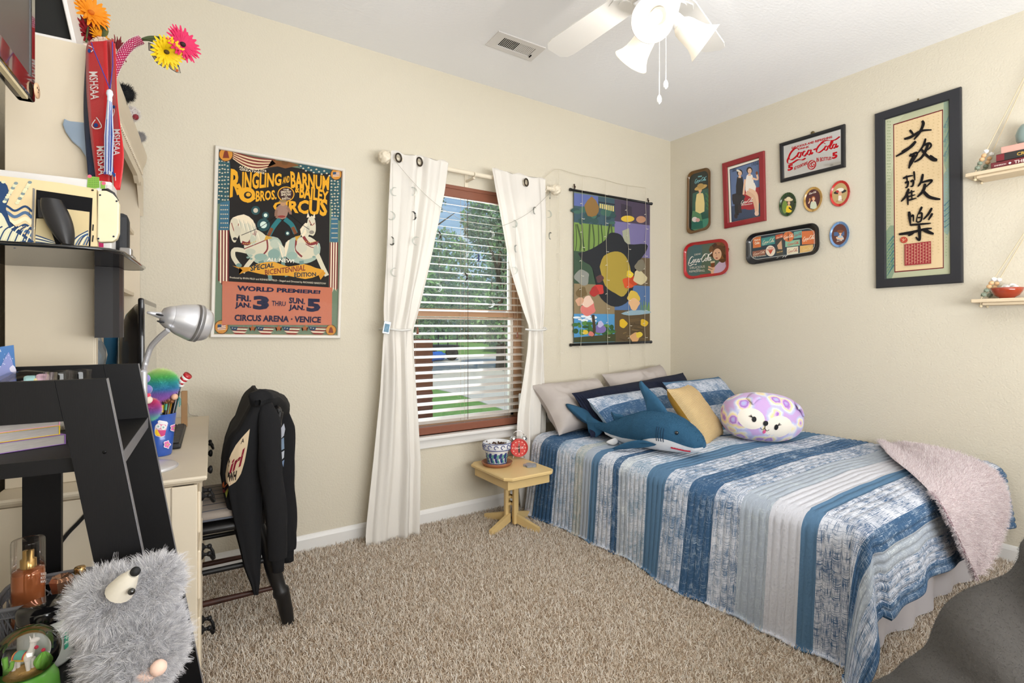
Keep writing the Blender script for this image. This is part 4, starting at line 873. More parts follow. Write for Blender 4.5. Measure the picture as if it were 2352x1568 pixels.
a.ell(1050, 1098, 50, 48, OR); a.ell(757, 1150, 38, 45, OR); a.ell(884, 1230, 44, 50, '#e6d8c4'); a.poly([(862, 1225), (908, 1217), (884, 1262)], '#c05038'); a.line([(1046, 1060), (1048, 1098), (1050, 1135)], 13, '#5a3324', taper=[.3, .5, 1]); a.poly([(945, 1180), (985, 1130), (992, 1215), (955, 1215)], '#d0a27e', 1)
a.text('Have a', [(735, 1122), (788, 1112), (788, 1132), (735, 1142)], '#f0e2c8', .02); a.text('Coke', [(738, 1148), (782, 1140), (782, 1165), (738, 1173)], '#f0e2c8', .03); a.text('Stop', [(866, 1195), (908, 1188), (908, 1206), (866, 1213)], '#c05038', .02); a.text('Come in! to lunch', [(942, 1235), (996, 1222), (996, 1240), (942, 1252)], '#d9b06c', .02); a.text('Refreshed', [(850, 1212), (918, 1202), (918, 1216), (850, 1226)], '#c05038', .02)
for qd, c in (([(808, 1125), (920, 1104), (920, 1158), (808, 1178)], '#d8d4b8'), ([(938, 1096), (996, 1084), (996, 1106), (938, 1118)], '#f0e2c8'), ([(1004, 1085), (1094, 1068), (1094, 1110), (1004, 1126)], '#f3e8d2'), ([(1105, 1066), (1170, 1054), (1170, 1090), (1105, 1102)], '#a03028'), ([(1180, 1095), (1290, 1075), (1290, 1130), (1180, 1148)], '#f3e8d2'), ([(1040, 1150), (1148, 1134), (1148, 1172), (1040, 1186)], '#cf3a2e'), ([(1042, 1212), (1134, 1198), (1134, 1244), (1042, 1256)], '#a03028'), ([(724, 1242), (832, 1224), (832, 1258), (724, 1276)], '#e6cdb4'), ([(1180, 1198), (1260, 1188), (1260, 1225), (1180, 1236)], '#e9cf96')): logo(a, qd, c, 1.3)
for r in (f,): a.line(r+[r[0]], 5, '#b9b9b4')
a.text('EST. NEW YORK STORE FOUNTAIN ST', [(722, 1282), (845, 1266), (845, 1276), (722, 1293)], '#d8d4c0', .02)
a.build('print', metalprint, t)
a = Art(lambda x, y: PB(x, y, .018), NB, .0012).crop(1550, 270, 4.02); logo(a, [(935, 1288), (1038, 1270), (1038, 1302), (935, 1318)], '#d8d6d0', 1.4); a.build('rim_logo', metalprint, t)
# red rimmed tray with a curly haired woman
t, a, f = tray('red rimmed rounded tray with a curly haired woman holding a glass', [(78, 1165), (490, 1108), (500, 1442), (80, 1500)], .2, .24, (.135, .17), '#b5171c', .022)
a.poly(f, '#5a6a58'); a.poly([(120, 1200), (250, 1180), (230, 1450), (120, 1465)], '#47603f' if False else '#4e6b6a', 2)
a.poly([(350, 1455), (365, 1380), (420, 1320), (462, 1310), (475, 1380), (474, 1440)], '#c3aabf', 1); a.ell(408, 1232, 78, 72, '#5f3f26'); a.ell(440, 1280, 42, 60, '#5f3f26')
for k in range(22): a.ell(408+74*math.cos(k*.55)+6*math.sin(k*3), 1230+66*math.sin(k*.55), 17, 16, ['#6f4a2c', '#4e3320', '#80552f'][k % 3], 10)
a.ell(392, 1262, 40, 54, '#dcae8c', rot=.1); a.ell(378, 1250, 6, 4, '#2d2320', 8); a.ell(408, 1247, 6, 4, '#2d2320', 8); a.ell(388, 1297, 12, 5, '#9a3a34', 8); a.line([(388, 1255), (384, 1278)], 3, '#b07f60')
a.poly([(330, 1330), (370, 1325), (366, 1398), (338, 1402)], '#7a4628'); a.poly([(330, 1328), (370, 1322), (370, 1338), (331, 1344)], '#d9c9a8'); a.line([(310, 1375), (345, 1390), (370, 1385)], 15, '#dcae8c', 3); a.line([(308, 1398), (340, 1410), (368, 1400)], 14, '#dcae8c', 3); a.line([(345, 1415), (352, 1455)], 26, '#dcae8c')
logo(a, [(120, 1268), (345, 1238), (342, 1340), (122, 1372)], '#f0ebe2', 1.4); a.text('DRINK', [(182, 1258), (242, 1248), (242, 1264), (182, 1275)], '#d6cfc0', .01); a.text('DELICIOUS', [(140, 1378), (278, 1362), (278, 1384), (140, 1398)], '#d6cfc0', .01); a.text('AND', [(197, 1398), (230, 1394), (230, 1404), (197, 1408)], '#d6cfc0', .01); a.text('REFRESHING.', [(135, 1412), (280, 1400), (280, 1420), (135, 1430)], '#d6cfc0', .01)
a.build('print', metalprint, t)

# ---------------------------------------------------------------- tall framed calligraphy
Z = lambda x, y, off=.001: PB(1980+x/2.903, 180+y/2.903, off)
C = [Z(*p) for p in ((93, 242), (667, 60), (678, 1362), (101, 1400))]
t = thing('framed_calligraphy', 'tall black framed brush calligraphy with a red seal', 'picture', tuple((C[0]+C[2])/2))
m = M(); I = frame_bars(m, C, NB, .052, 0, .024); m.build('frame', mat('charcoal_frame', '#26272c', .45), t); backing(I, NB, .010, 'backing', mat('board', '#8b7f6c', .8), t)
M().bbox(tuple(Z(374, 146, .004)-Vector((.004, .006, .01))), tuple(Z(374, 146, .014)+Vector((.004, .006, .012))), .002).build('hanger', mat('old_brass', '#7a6a48', .4, .8), t)
a = Art(lambda x, y: PB(x, y, .0105), NB, .0006).crop(1980, 180, 2.903)
a.poly([(153, 272), (592, 138), (597, 1316), (162, 1352)], '#b3b597')
for pts, c in (([(153, 272), (300, 228), (210, 330), (212, 560), (156, 700)], '#bfc2a4'), ([(545, 155), (592, 140), (594, 620), (545, 560)], '#8fa08c'), ([(160, 1020), (215, 980), (215, 1290), (162, 1345)], '#86987f'), ([(545, 640), (595, 600), (596, 980), (545, 1020)], '#8ea39a')): a.poly(pts, c, 2)
for k in range(9):
    y = 180+k*32; a.line([(548+(k % 3)*4, y+150), (592, y+40)], 16, ['#6f8a86', '#7f978a', '#93a68e'][k % 3], taper=[1, .6, .1])
    a.line([(548, 850+k*18), (594, 800+k*20)], 14, ['#5f7f86', '#7f9a94'][k % 2], taper=[.9, .7, .1]); a.line([(212, 1050+k*24), (166, 1110+k*26)], 16, ['#4f7672', '#64866f'][k % 2], taper=[.8, 1, .2])
a.poly([(208, 306), (540, 206), (545, 1265), (216, 1294)], '#6b2228'); a.poly([(214, 312), (534, 215), (539, 1259), (222, 1286)], '#dcc39a')
rs = random.Random(2)
for k in range(9):
    x = 232+k*35
    for q in range(46):
        y = 315-(x-214)*.3+q*21*(.99); 
        if y < 1255: a.ell(x+rs.uniform(-4, 4), y, 4+rs.uniform(0, 3), 2.5, '#c9b085', 6)
for k in range(3):
    x = [175, 190, 566][k]
    for q in range(50): a.ell(x+rs.uniform(-3, 3), 290+q*20-(0 if k < 2 else 90), 5, 3, '#93a27c', 6)
INK = '#1d1a1a'
for w, pts in ((16, [(322, 345), (338, 365), (352, 388)]), (20, [(404, 284), (412, 306), (390, 358), (350, 410)]), (17, [(285, 406), (330, 392), (398, 352), (468, 345)]), (19, [(362, 420), (334, 452), (285, 490), (229, 522)]), (16, [(268, 492), (320, 462), (365, 425)]), (24, [(322, 512), (350, 520), (330, 556), (316, 602)]), (14, [(318, 520), (360, 498), (372, 505), (340, 560), (316, 602)]), (15, [(428, 402), (412, 450), (376, 500)]), (18, [(446, 436), (424, 492), (395, 534), (352, 560)]), (18, [(396, 470), (432, 512), (474, 542), (506, 548)]), (15, [(410, 450), (452, 434), (464, 452), (440, 480)]), (30, [(452, 520), (480, 540), (506, 546)]),
               (13, [(276, 668), (310, 655), (345, 648)]), (12, [(300, 648), (306, 690)]), (13, [(350, 620), (356, 682)]), (15, [(290, 700), (310, 690), (306, 722), (292, 730)]), (15, [(326, 690), (346, 684), (342, 716), (326, 722)]), (17, [(316, 735), (296, 785), (264, 822)]), (16, [(302, 758), (308, 800), (310, 846)]), (11, [(300, 770), (356, 752)]), (11, [(306, 792), (360, 776)]), (12, [(308, 815), (368, 798)]), (12, [(334, 745), (336, 808)]), (17, [(410, 638), (398, 690), (376, 722)]), (15, [(396, 696), (462, 680), (466, 690), (430, 724)]), (20, [(425, 702), (412, 750), (372, 792)]), (22, [(404, 742), (444, 786), (490, 802), (526, 806)]),
               (20, [(318, 888), (322, 930), (326, 972)]), (13, [(330, 922), (346, 914), (346, 956)]), (15, [(404, 856), (392, 880), (380, 905)]), (13, [(376, 905), (402, 900), (396, 950), (368, 955), (376, 905)]), (10, [(376, 930), (398, 926)]), (16, [(470, 864), (446, 905), (412, 942)]), (15, [(474, 900), (446, 946)]), (14, [(322, 978), (400, 972), (464, 966)]), (18, [(250, 1040), (330, 1028), (420, 1006), (470, 1000)]), (20, [(384, 976), (388, 1030), (386, 1078), (362, 1058)]), (17, [(348, 1028), (312, 1050)]), (24, [(410, 1006), (446, 1024), (482, 1038)])):
    a.line(pts, w, INK, 5, [.75, 1.1, .95, .8, .45])
a.ell(283, 1077, 25, 21, '#b04a3a'); a.line([(270, 1070), (282, 1082), (296, 1068)], 3, '#dcc39a'); a.line([(275, 1090), (282, 1066)], 3, '#dcc39a')
a.poly([(287, 1107), (463, 1085), (465, 1234), (288, 1249)], '#98393c')
for k in range(9):
    x = 298+k*19; y0 = 1112-(x-287)*.125; y1 = 1242-(x-287)*.085; a.line([(x, y0), (x, y1)], 3, '#d2a488')
    for q in range(6):
        y = y0+8+q*21+(k % 2)*9; a.line([(x, y), (x+11, y-1.5)], 3, '#d2a488')
a.build('print', printm, t)

# ---------------------------------------------------------------- hanging bead shelves
pinew = mat('pale_wood', '#d9c6a8', .6, var=.08, vscale=14, stretch=(10, 1, 10)); ropem = mat('cotton_rope', '#d6c6a6', .9)
bw, bn, bg_ = mat('bead_white', '#e9e6e2', .5), mat('bead_wood', '#d8b083', .5), mat('bead_sage', '#7f8a78', .5)
def shelf(label, pxl, pyl, hook, bead0, bead1):
    c = PB(pxl, pyl, .145); z = c.z; y0 = c.y; t = thing('hanging_shelf', label, 'shelf', (XB, y0-.21, z), 'rope hung shelves on the right wall')
    m = M(); m.bbox((XB-.145, y0-.44, z-.018), (XB-.002, y0, z), .004); m.bbox((XB-.13, y0-.40, z-.032), (XB-.004, y0-.04, z-.018), .003); m.build('board', pinew, t)
    h = PB(hook[0], hook[1], .01)
    M().tube([h+Vector((.01, 0, 0)), h, h+Vector((-.012, 0, .01))], .004, 6).build('hook', mat('old_brass', '#7a6a48', .4, .8), t)
    for xx, b in ((XB-.125, bead0), (XB-.025, bead1)):
        for side in (0, 1):
            e = Vector((xx, y0-.035-side*.37, z)); hh = h+Vector((-.012, 0, .01)); d = hh-e
            m = M(); m.tube([e+Vector((0, 0, -.03)), e, hh], .0022, 6); m.ball(e+Vector((0, 0, -.036)), .007, 8); r = m.build('rope', ropem, t)
            s_ = .012
            for k, (mm, rr) in enumerate(((bg_, .0135), (bg_, .0125), (bn, .0105), (bn, .0105), (bw, .0125))):
                s_ += rr*.9; bm = bmesh.new(); bmesh.ops.create_icosphere(bm, subdivisions=1 if mm is not bn else 3, radius=rr); p = e+d.normalized()*s_; s_ += rr*.9
                M().bm(bm, None, Matrix.Translation(p), mm is bn).build('bead', mm, t)
    return t, z, y0
t, z1, y1 = shelf('upper pale wooden shelf on ropes with sage and white beads, holding books', 2216, 399, (2400, 95), 0, 1)
t, z2, y2 = shelf('lower pale wooden shelf on ropes with sage and white beads, holding a bowl', 2229, 687, (2420, 440), 0, 1)
rs = random.Random(1)
zz = z1
for lab, col, th, y0, yl, x0, ttl, tc, band in (('maroon hardback book at the bottom of the stack on the upper shelf', '#6a1520', .034, PB(2275, 380, .12).y, .22, .115, 'THE GAME', '#e9d9d4', None), ('black book with gold title in the middle of the stack on the upper shelf', '#23201f', .036, PB(2288, 352, .118).y, .20, .118, 'CRY', '#c8a24a', '#7c3338'), ('pale pink book on top of the stack on the upper shelf', '#dba596', .034, PB(2299, 335, .11).y, .19, .11, 'POEMS', '#b0685c', None)):
    b = thing('book', lab, 'book', (XB-.06, y0-yl/2, zz), 'books lying on the upper hanging shelf')
    cm_ = mat('cover_'+col[1:], col, .4, coat=.2); m = M(); xs, xe = XB-x0, XB-.012
    m.bbox((xs, y0-yl, zz), (xe, y0, zz+.003), .001).bbox((xs, y0-yl, zz+th-.003), (xe, y0, zz+th), .001).bbox((xs, y0-yl, zz), (xs+.004, y0, zz+th), .0015); m.build('cover', cm_, b)
    M().box((xs+.004, y0-yl+.004, zz+.003), (xe-.004, y0-.004, zz+th-.003)).build('pages', mat('paper_edge', '#ded3bd', .9), b)
    a = Art(lambda x, y, xs=xs: Vector((xs, x, y)), NB, .0003)
    if band: a.poly([(y0, zz+.002), (y0-.03, zz+.002), (y0-.03, zz+th-.002), (y0, zz+th-.002)], band)
    l_ = .012; n_ = len(ttl)*.011*1.2; s0 = y0-(.085 if ttl == 'THE GAME' else .075 if ttl == 'CRY' else .09)
    a.text(ttl, [(s0, zz+th*.72), (s0-n_, zz+th*.72), (s0-n_, zz+th*.28), (s0, zz+th*.28)], tc, .02)
    if ttl == 'THE GAME': a.ell(y0-.07, zz+th/2, .006, .006, '#d9e6ea', 4); a.text('ANDERSON', [(y0-.012, zz+th*.6), (y0-.056, zz+th*.6), (y0-.056, zz+th*.4), (y0-.012, zz+th*.4)], tc, .02)
    a.build('spine_title', printm, b); zz += th
v = thing('ceramic_pot', 'grey teal rounded pot standing on the books at the edge of the photo', 'pot', tuple(Vector((XB-.065, PB(2362, 320, .06).y, zz))))
M().lathe([(.001, 0), (.03, 0), (.042, .02), (.045, .05), (.035, .08), (.025, .095), (.022, .095), (.03, .075), (.001, .02)], v['_o'], 24).build('body', mat('teal_glaze', '#8c9f9a', .35, coat=.3), v)
bc = PB(2313, 680, .075); bc.z = z2
v = thing('bowl', 'small glazed red brown bowl on the lower hanging shelf', 'bowl', tuple(bc))
M().lathe([(.001, .002), (.028, 0), (.03, .006), (.045, .015), (.058, .035), (.063, .052), (.060, .053), (.055, .038), (.042, .02), (.001, .012)], bc, 32).build('body', mat('redbrown_glaze', '#a03a20', .15, coat=.8, var=.2, vscale=20), v)
for k in range(9):
    a_ = k*2.4; r = .010+.004*k; p = bc+Vector((r*math.cos(a_), r*math.sin(a_), .045+.009*(k % 3)))
    tag(M().ball(p, .0145, 10, None, (1, .8, .75), Matrix.Rotation(k, 3, 'Z')).build('pebble', mat('white_pebble', '#e7e3de', .5, var=.08, vscale=60)), 'smooth white pebble in the red brown bowl', 'pebble', 'white pebbles in the bowl')
# ================================================================== bed
BT, BX0, BX1, BY0, BY1 = .485, 1.985, 3.475, .80, 2.78       # mattress top and edges
bed = thing('bed', 'white framed bed in the corner with a pale bed skirt, covered by the striped quilt', 'bed', (2.73, 1.8, 0))
whitew = mat('white_wood', '#d9d6d1', .4)
m = M()
for x in (BX0-.03, BX1-.03): m.bbox((x, 2.795, 0), (x+.06, 2.845, .74), .006)
for z0, z1 in ((.70, .74), (.60, .655), (.53, .575), (.30, .36)): m.bbox((BX0, 2.805, z0), (BX1, 2.835, z1), .004)
m.build('headboard', whitew, bed)
M().bbox((BX0+.03, BY0+.06, .10), (BX1-.02, 2.785, .26), .01).build('box_spring', mat('grey_ticking', '#b6b2ae', .9), bed)
M().bbox((BX0+.02, BY0+.03, .262), (BX1, 2.785, BT-.02), .05).build('mattress', mat('mattress_white', '#dedad4', .9), bed)
skirtm = mat('skirt_cloth', '#cfcbd0', .9, bump=.2, bscale=30, transl=.2)
P = []
path = [(BX0+.005, 2.78), (BX0+.005, BY0+.02), (BX1-.01, BY0+.02)]
ln = []
for (ax, ay), (bx, by) in zip(path, path[1:]):
    L_ = math.hypot(bx-ax, by-ay); k = int(L_/.02)
    for i in range(k): ln.append((ax+(bx-ax)*i/k, ay+(by-ay)*i/k, (-(by-ay)/L_, (bx-ax)/L_)))
for i, (x, y, (nx, ny)) in enumerate(ln):
    w = .008*math.sin(i*.55)+.006*math.sin(i*.21+1); P.append([(x-nx*-w*0+nx*w*-1*f-nx*0, y-ny*w*f, z) for z, f in ((.262, .2), (.2, .6), (.1, 1), (.012, 1.5))])
M().grid(P).build('bed_skirt', skirtm, bed)
for x in (BX0+.05, BX1-.09): M().bbox((x, BY0+.07, 0), (x+.05, BY0+.12, .1), .004).build('leg', whitew, bed)
m = M(); P = []
for i in range(9):
    a = i/8; P.append([(BX0+.0-.02*math.sin(PI*a)-.12*f*math.sin(PI*a), 2.72-.14*a-.02*f, .10*(1-f)+.012) for f in (0, .5, 1)])
m.grid(P).build('skirt_corner', skirtm, bed)

# ------------------------------------------------------------------ quilt
def quilt_material():
    m = bpy.data.materials.new('quilt_patchwork'); m.use_nodes = True; nt = m.node_tree; p = nt.nodes['Principled BSDF']; lk = nt.links.new
    p.inputs['Roughness'].default_value = .9; p.inputs['Specular IOR Level'].default_value = .15
    uv = nt.nodes.new('ShaderNodeUVMap'); uv.uv_map = 'UV'; sp = nt.nodes.new('ShaderNodeSeparateXYZ'); lk(uv.outputs[0], sp.inputs[0])
    BL, NVY, WH, SG, GR, CR = '#587896', '#3d5c7e', '#d6d9e2', '#a5aebb', '#c8c9d1', '#cbc9c4'
    T = [(0, WH, NVY, .40), (.125, NVY, '#b9c8d8', .32), (.285, WH, '#7f98b2', .47), (.443, CR, '#8ea0a8', .45), (.52, SG, '#8fa5ac', .3), (.584, BL, BL, 0), (.64, WH, '#5a7796', .43), (.749, NVY, '#b9c8d8', .36), (.788, SG, '#dfe4e6', .4), (.86, WH, '#7f98ae', .45), (.977, BL, BL, 0), (1.089, WH, '#5a7796', .47), (1.226, NVY, '#c3d2e0', .34), (1.354, WH, '#4f6d8e', .46), (1.479, SG, '#c9d4d6', .35), (1.601, GR, '#a9adb8', .30), (1.722, BL, BL, 0), (1.775, WH, '#3d5c80', .44), (1.925, NVY, '#c3d2e0', .36), (1.99, SG, '#dfe6e6', .38), (2.065, WH, '#4f6d8e', .46), (2.165, NVY, '#b9c8d8', .36), (2.215, '#9fb3c4', BL, 0)]
    MAXS = 2.4; mp = nt.nodes.new('ShaderNodeMath'); mp.operation = 'DIVIDE'; mp.inputs[1].default_value = MAXS; lk(sp.outputs['X'], mp.inputs[0])
    def ramp(f):
        r = nt.nodes.new('ShaderNodeValToRGB'); r.color_ramp.interpolation = 'CONSTANT'
        while len(r.color_ramp.elements) < len(T): r.color_ramp.elements.new(.5)
        for e, row in zip(r.color_ramp.elements, T): e.position = row[0]/MAXS; e.color = f(row)
        lk(mp.outputs[0], r.inputs[0]); return r
    ra, rb = ramp(lambda r: (*lin(r[1]), 1)), ramp(lambda r: (*lin(r[2]), 1)); rc = ramp(lambda r: (r[3],)*3+(1,))
    def streak(sx, sy, seed):
        mpn = nt.nodes.new('ShaderNodeMapping'); mpn.inputs['Scale'].default_value = (sx, sy, 1); mpn.inputs['Location'].default_value = (seed, seed*.7, 0)
        n = nt.nodes.new('ShaderNodeTexNoise'); n.inputs['Scale'].default_value = 1; n.inputs['Detail'].default_value = 2.5; n.inputs['Roughness'].default_value = .6
        lk(uv.outputs[0], mpn.inputs[0]); lk(mpn.outputs[0], n.inputs['Vector']); return n
    a, b = streak(420, 22, 1), streak(22, 420, 5); mxn = nt.nodes.new('ShaderNodeMath'); mxn.operation = 'MAXIMUM'; lk(a.outputs['Fac'], mxn.inputs[0]); lk(b.outputs['Fac'], mxn.inputs[1])
    big = streak(9, 9, 9); ad = nt.nodes.new('ShaderNodeMath'); ad.operation = 'MULTIPLY_ADD'; ad.inputs[1].default_value = .35; lk(big.outputs['Fac'], ad.inputs[0]); lk(mxn.outputs[0], ad.inputs[2])
    # more streaks where the stripe asks for them
    su = nt.nodes.new('ShaderNodeMath'); su.operation = 'ADD'; lk(ad.outputs[0], su.inputs[0]); lk(rc.outputs[0], su.inputs[1])
    mr = nt.nodes.new('ShaderNodeMapRange'); mr.inputs['From Min'].default_value = 1.10; mr.inputs['From Max'].default_value = 1.26; lk(su.outputs[0], mr.inputs['Value'])
    mx = nt.nodes.new('ShaderNodeMix'); mx.data_type = 'RGBA'; lk(mr.outputs[0], mx.inputs['Factor']); lk(ra.outputs[0], mx.inputs['A']); lk(rb.outputs[0], mx.inputs['B']); lk(mx.outputs['Result'], p.inputs['Base Color'])
    n = streak(70, 45, 3); bp = nt.nodes.new('ShaderNodeBump'); bp.inputs['Strength'].default_value = .55; bp.inputs['Distance'].default_value = .006; lk(n.outputs['Fac'], bp.inputs['Height']); lk(bp.outputs[0], p.inputs['Normal'])
    return m
quiltm = quilt_material()
def uv_grid(name, P, UV, m, parent=None, smooth=True):
    na, nb = len(P), len(P[0]); off = Vector(parent['_o']) if parent else Vector()
    V = (np.array(P, dtype=float).reshape(-1, 3)-np.array(off)).tolist(); U = np.array(UV, dtype=np.float32).reshape(-1, 2)
    i, j = np.meshgrid(np.arange(na-1), np.arange(nb-1), indexing='ij'); q = np.stack([i*nb+j, (i+1)*nb+j, (i+1)*nb+j+1, i*nb+j+1], -1).reshape(-1, 4)
    me = bpy.data.meshes.new(name); me.from_pydata(V, [], q.tolist()); l = me.uv_layers.new(name='UV'); l.data.foreach_set('uv', U[q.ravel()].ravel())
    for p in me.polygons: p.use_smooth = smooth
    o = bpy.data.objects.new(name, me); COL.objects.link(o); me.materials.append(m)
    if parent: o.parent = parent
    return o
QW_top = BX1-BX0; DL = .475; DF = .31; Rr = .055
def over(d, R=Rr):                                         # cloth run past an edge -> (outwards, down)
    if d <= 0: return d, 0.0
    a = d/R
    if a < PI/2: return R*math.sin(a), R*(1-math.cos(a))
    return R, R+(d-R*PI/2)
ss = np.arange(0.035, 2.225, .0050); ts = np.arange(-DL-.02, QW_top+.0, .0125)
P, UV = [], []
YH = 2.72; SF = YH-(BY0+Rr*.6)                             # s at which the foot edge starts
for s in ss:
    row, ru = [], []
    for t in ts:
        b = s-SF; a = -t-(-Rr*.6) if t < Rr*.6 else -1
        a = Rr*.6-t; ox, dx_ = over(a); oy, dy_ = over(b)
        ridge = .0062*abs(math.sin(PI*s/.0300))**.55
        wav = .012*mnoise.noise(Vector((s*2.1, t*2.3, 1)))+.004*mnoise.noise(Vector((s*9, t*7, 4)))
        crown = .018*math.sin(PI*min(1, max(0, (t+.1)/(QW_top+.35))))
        x, y, z = BX0+t, YH-s, BT+crown+wav+ridge
        if a > 0 or b > 0:
            if a > 0: x = BX0+Rr*.6-ox
            if b > 0: y = YH-SF-oy
            r = math.hypot(max(0, dx_), max(0, dy_))
            if a > 0 and b > 0:
                th = math.atan2(b, a); fl = .26*math.sin(2*th)*min(1, max(0, math.hypot(a, b)-.08)/.45)**1.3
                rr = math.hypot(a, b); down = max(0, rr-.03)*.97
                ox2 = Rr*math.cos(th)+fl*(math.cos(th)*.7+.08); oy2 = Rr*math.sin(th)+fl*(math.sin(th)*.45-.03)
                e = min(1, rr/.1); x = (BX0+Rr*.6-ox)*(1-e)+(BX0+Rr*.6-ox2)*e; y = (YH-SF-oy)*(1-e)+(YH-SF-oy2)*e
                z = BT+crown+wav*.5-(r*(1-e)+down*e)
                fold = .018*math.sin(th*9)*e*min(1, rr/.4); x -= fold*math.cos(th); y -= fold*math.sin(th)
                x -= ridge*math.cos(th); y -= ridge*math.sin(th)
            elif a > 0:
                k = dx_/DL; z = BT+crown+wav*(1-k)-dx_; x -= (.045*k+.02*k*math.sin(s*5.2+1)+.013*k*math.sin(s*12))+ridge*min(1, dx_/.05)+wav*.6*k; z += ridge*max(0, 1-dx_/.05)-ridge
            else:
                k = dy_/DF; z = BT+crown+wav*(1-k)-dy_; y -= (.03*k+.012*k*math.sin(t*9)+.01*k*math.sin(t*21+1))+ridge*min(1, dy_/.05)
        if z < .012:
            ext = .012-z; z = .010+.004*math.sin(s*40+t*30)+ridge; x -= ext*.35; y -= ext*.25*(1 if b > 0 else 0)
        row.append((x, y, z)); ru.append((s, t))
    P.append(row); UV.append(ru)
q = uv_grid('quilt', P, UV, quiltm)
sf = q.modifiers.new('thick', 'SOLIDIFY'); sf.thickness = .007; sf.offset = -1
tag(q, 'blue and white striped patchwork quilt draped over the bed down to the carpet', 'quilt')

# ------------------------------------------------------------------ pillows
def pillow(name, label, cat, TL, TR, BR, BL, thick, m, nu=40, nv=28, group=None, puff=.55, pinch=.06, wr=.006, seed=0, uvf=None, parts=None):
    TL, TR, BR, BL = map(Vector, (TL, TR, BR, BL)); n = (TR-TL).cross(BL-TL).normalized()      # n points to the back for tl,tr,bl seen from the front
    c = (TL+TR+BR+BL)/4; base = (BL+BR)/2
    t = thing(name, label, cat, tuple(base), group)
    def surf(sgn):
        P, UV = [], []
        for i in range(nu+1):
            row, ru = [], []
            for j in range(nv+1):
                u, v = i/nu, j/nv; uu, vv = 2*u-1, 2*v-1
                h = max(0, (1-uu**4)*(1-vv**4))**puff
                pu = .5+(uu*(1-pinch*(1-vv*vv)))*.5; pv = .5+(vv*(1-pinch*(1-uu*uu)))*.5
                p = (TL*(1-pu)+TR*pu)*(1-pv)+(BL*(1-pu)+BR*pu)*pv
                w = wr*h*(mnoise.noise(Vector((uu*2.2+seed, vv*2.2, sgn)))*1.5+.6*mnoise.noise(Vector((uu*6+seed, vv*5, sgn+3))))
                row.append(p+n*(-sgn)*(thick*.5*h)+n*w*(-sgn)); ru.append((u*(TR-TL).length, v*(BL-TL).length) if not uvf else uvf(u, v))
            P.append(row); UV.append(ru)
        return P, UV
    P, UV = surf(1); P2, UV2 = surf(-1)
    mm = m if isinstance(m, tuple) else (m, m)
    uv_grid('front', P, UV, mm[0], t); uv_grid('back', P2[::-1], UV2[::-1], mm[1], t)
    return t, n
greyp = mat('taupe_pillowcase', '#b9b0ab', .85, bump=.15, bscale=40)
pillow('pillow', 'plain taupe pillow leaning on the headboard beside the curtain', 'pillow', (1.995, 2.76, .80), (2.60, 2.77, .81), (2.63, 2.55, .52), (2.04, 2.52, .505), .20, greyp, seed=1, wr=.022, pinch=.10, group='taupe pillows at the headboard')
pillow('pillow', 'plain taupe pillow in the far corner of the bed', 'pillow', (2.64, 2.77, .84), (3.28, 2.775, .885), (3.30, 2.57, .55), (2.66, 2.56, .53), .20, greyp, seed=7, wr=.022, pinch=.10, group='taupe pillows at the headboard')
def cord_mat(name, a, b, sc, dirx=True, bump=1.0, dist=.004):
    m = mat(name, a, .9); nt = m.node_tree; p = nt.nodes['Principled BSDF']; uv = nt.nodes.new('ShaderNodeUVMap'); uv.uv_map = 'UV'
    w = nt.nodes.new('ShaderNodeTexWave'); w.bands_direction = 'X' if dirx else 'Y'; w.inputs['Scale'].default_value = sc; w.inputs['Distortion'].default_value = .6; w.inputs['Detail'].default_value = 1
    r = nt.nodes.new('ShaderNodeMix'); r.data_type = 'RGBA'; r.inputs['A'].default_value = (*lin(a), 1); r.inputs['B'].default_value = (*lin(b), 1)
    bp = nt.nodes.new('ShaderNodeBump'); bp.inputs['Strength'].default_value = bump; bp.inputs['Distance'].default_value = dist
    nt.links.new(uv.outputs[0], w.inputs[0]); nt.links.new(w.outputs['Fac'], r.inputs['Factor']); nt.links.new(r.outputs['Result'], p.inputs['Base Color']); nt.links.new(w.outputs['Fac'], bp.inputs['Height']); nt.links.new(bp.outputs[0], p.inputs['Normal']); return m
pillow('pillow', 'long navy corduroy pillow behind the striped shams', 'pillow', (2.15, 2.53, .76), (3.34, 2.60, .83), (3.36, 2.38, .52), (2.14, 2.34, .51), .17, cord_mat('navy_corduroy', '#10172b', '#1a2340', 30), nu=60, wr=.012, seed=3)
shamb = mat('sham_border', '#5b7f9c', .9)
shamback = mat('sham_back', '#9fb6cc', .9)
uvs = lambda o: (lambda u, v: (o+.45*v, u*.7))
pillow('pillow_sham', 'striped quilted sham on the left, behind the plush shark', 'pillow', (2.125, 2.36, .745), (2.87, 2.41, .765), (2.90, 2.18, .50), (2.18, 2.13, .495), .17, (quiltm, shamback), seed=5, wr=.007, uvf=uvs(1.17-.08), group='striped quilted shams')
pillow('pillow_sham', 'striped quilted sham on the right, by the wall', 'pillow', (2.86, 2.40, .80), (3.37, 2.31, .82), (3.45, 2.08, .52), (2.92, 2.17, .50), .15, (quiltm, shamback), seed=8, wr=.007, uvf=uvs(1.06), group='striped quilted shams')
m = M(); a, b = Vector((3.20, 2.36, .82)), Vector((3.385, 2.325, .845)); 
goldm = cord_mat('gold_weave', '#bd9450', '#dccaa4', 55, False, .8, .002)
pillow('cushion', 'mustard gold cushion woven with thin white lines', 'cushion', (2.385, 1.97, .825), (2.735, 2.09, .82), (2.935, 1.98, .495), (2.575, 1.84, .495), .13, (goldm, mat('mustard_cloth', '#c8963a', .85)), seed=9, wr=.004, pinch=.05)

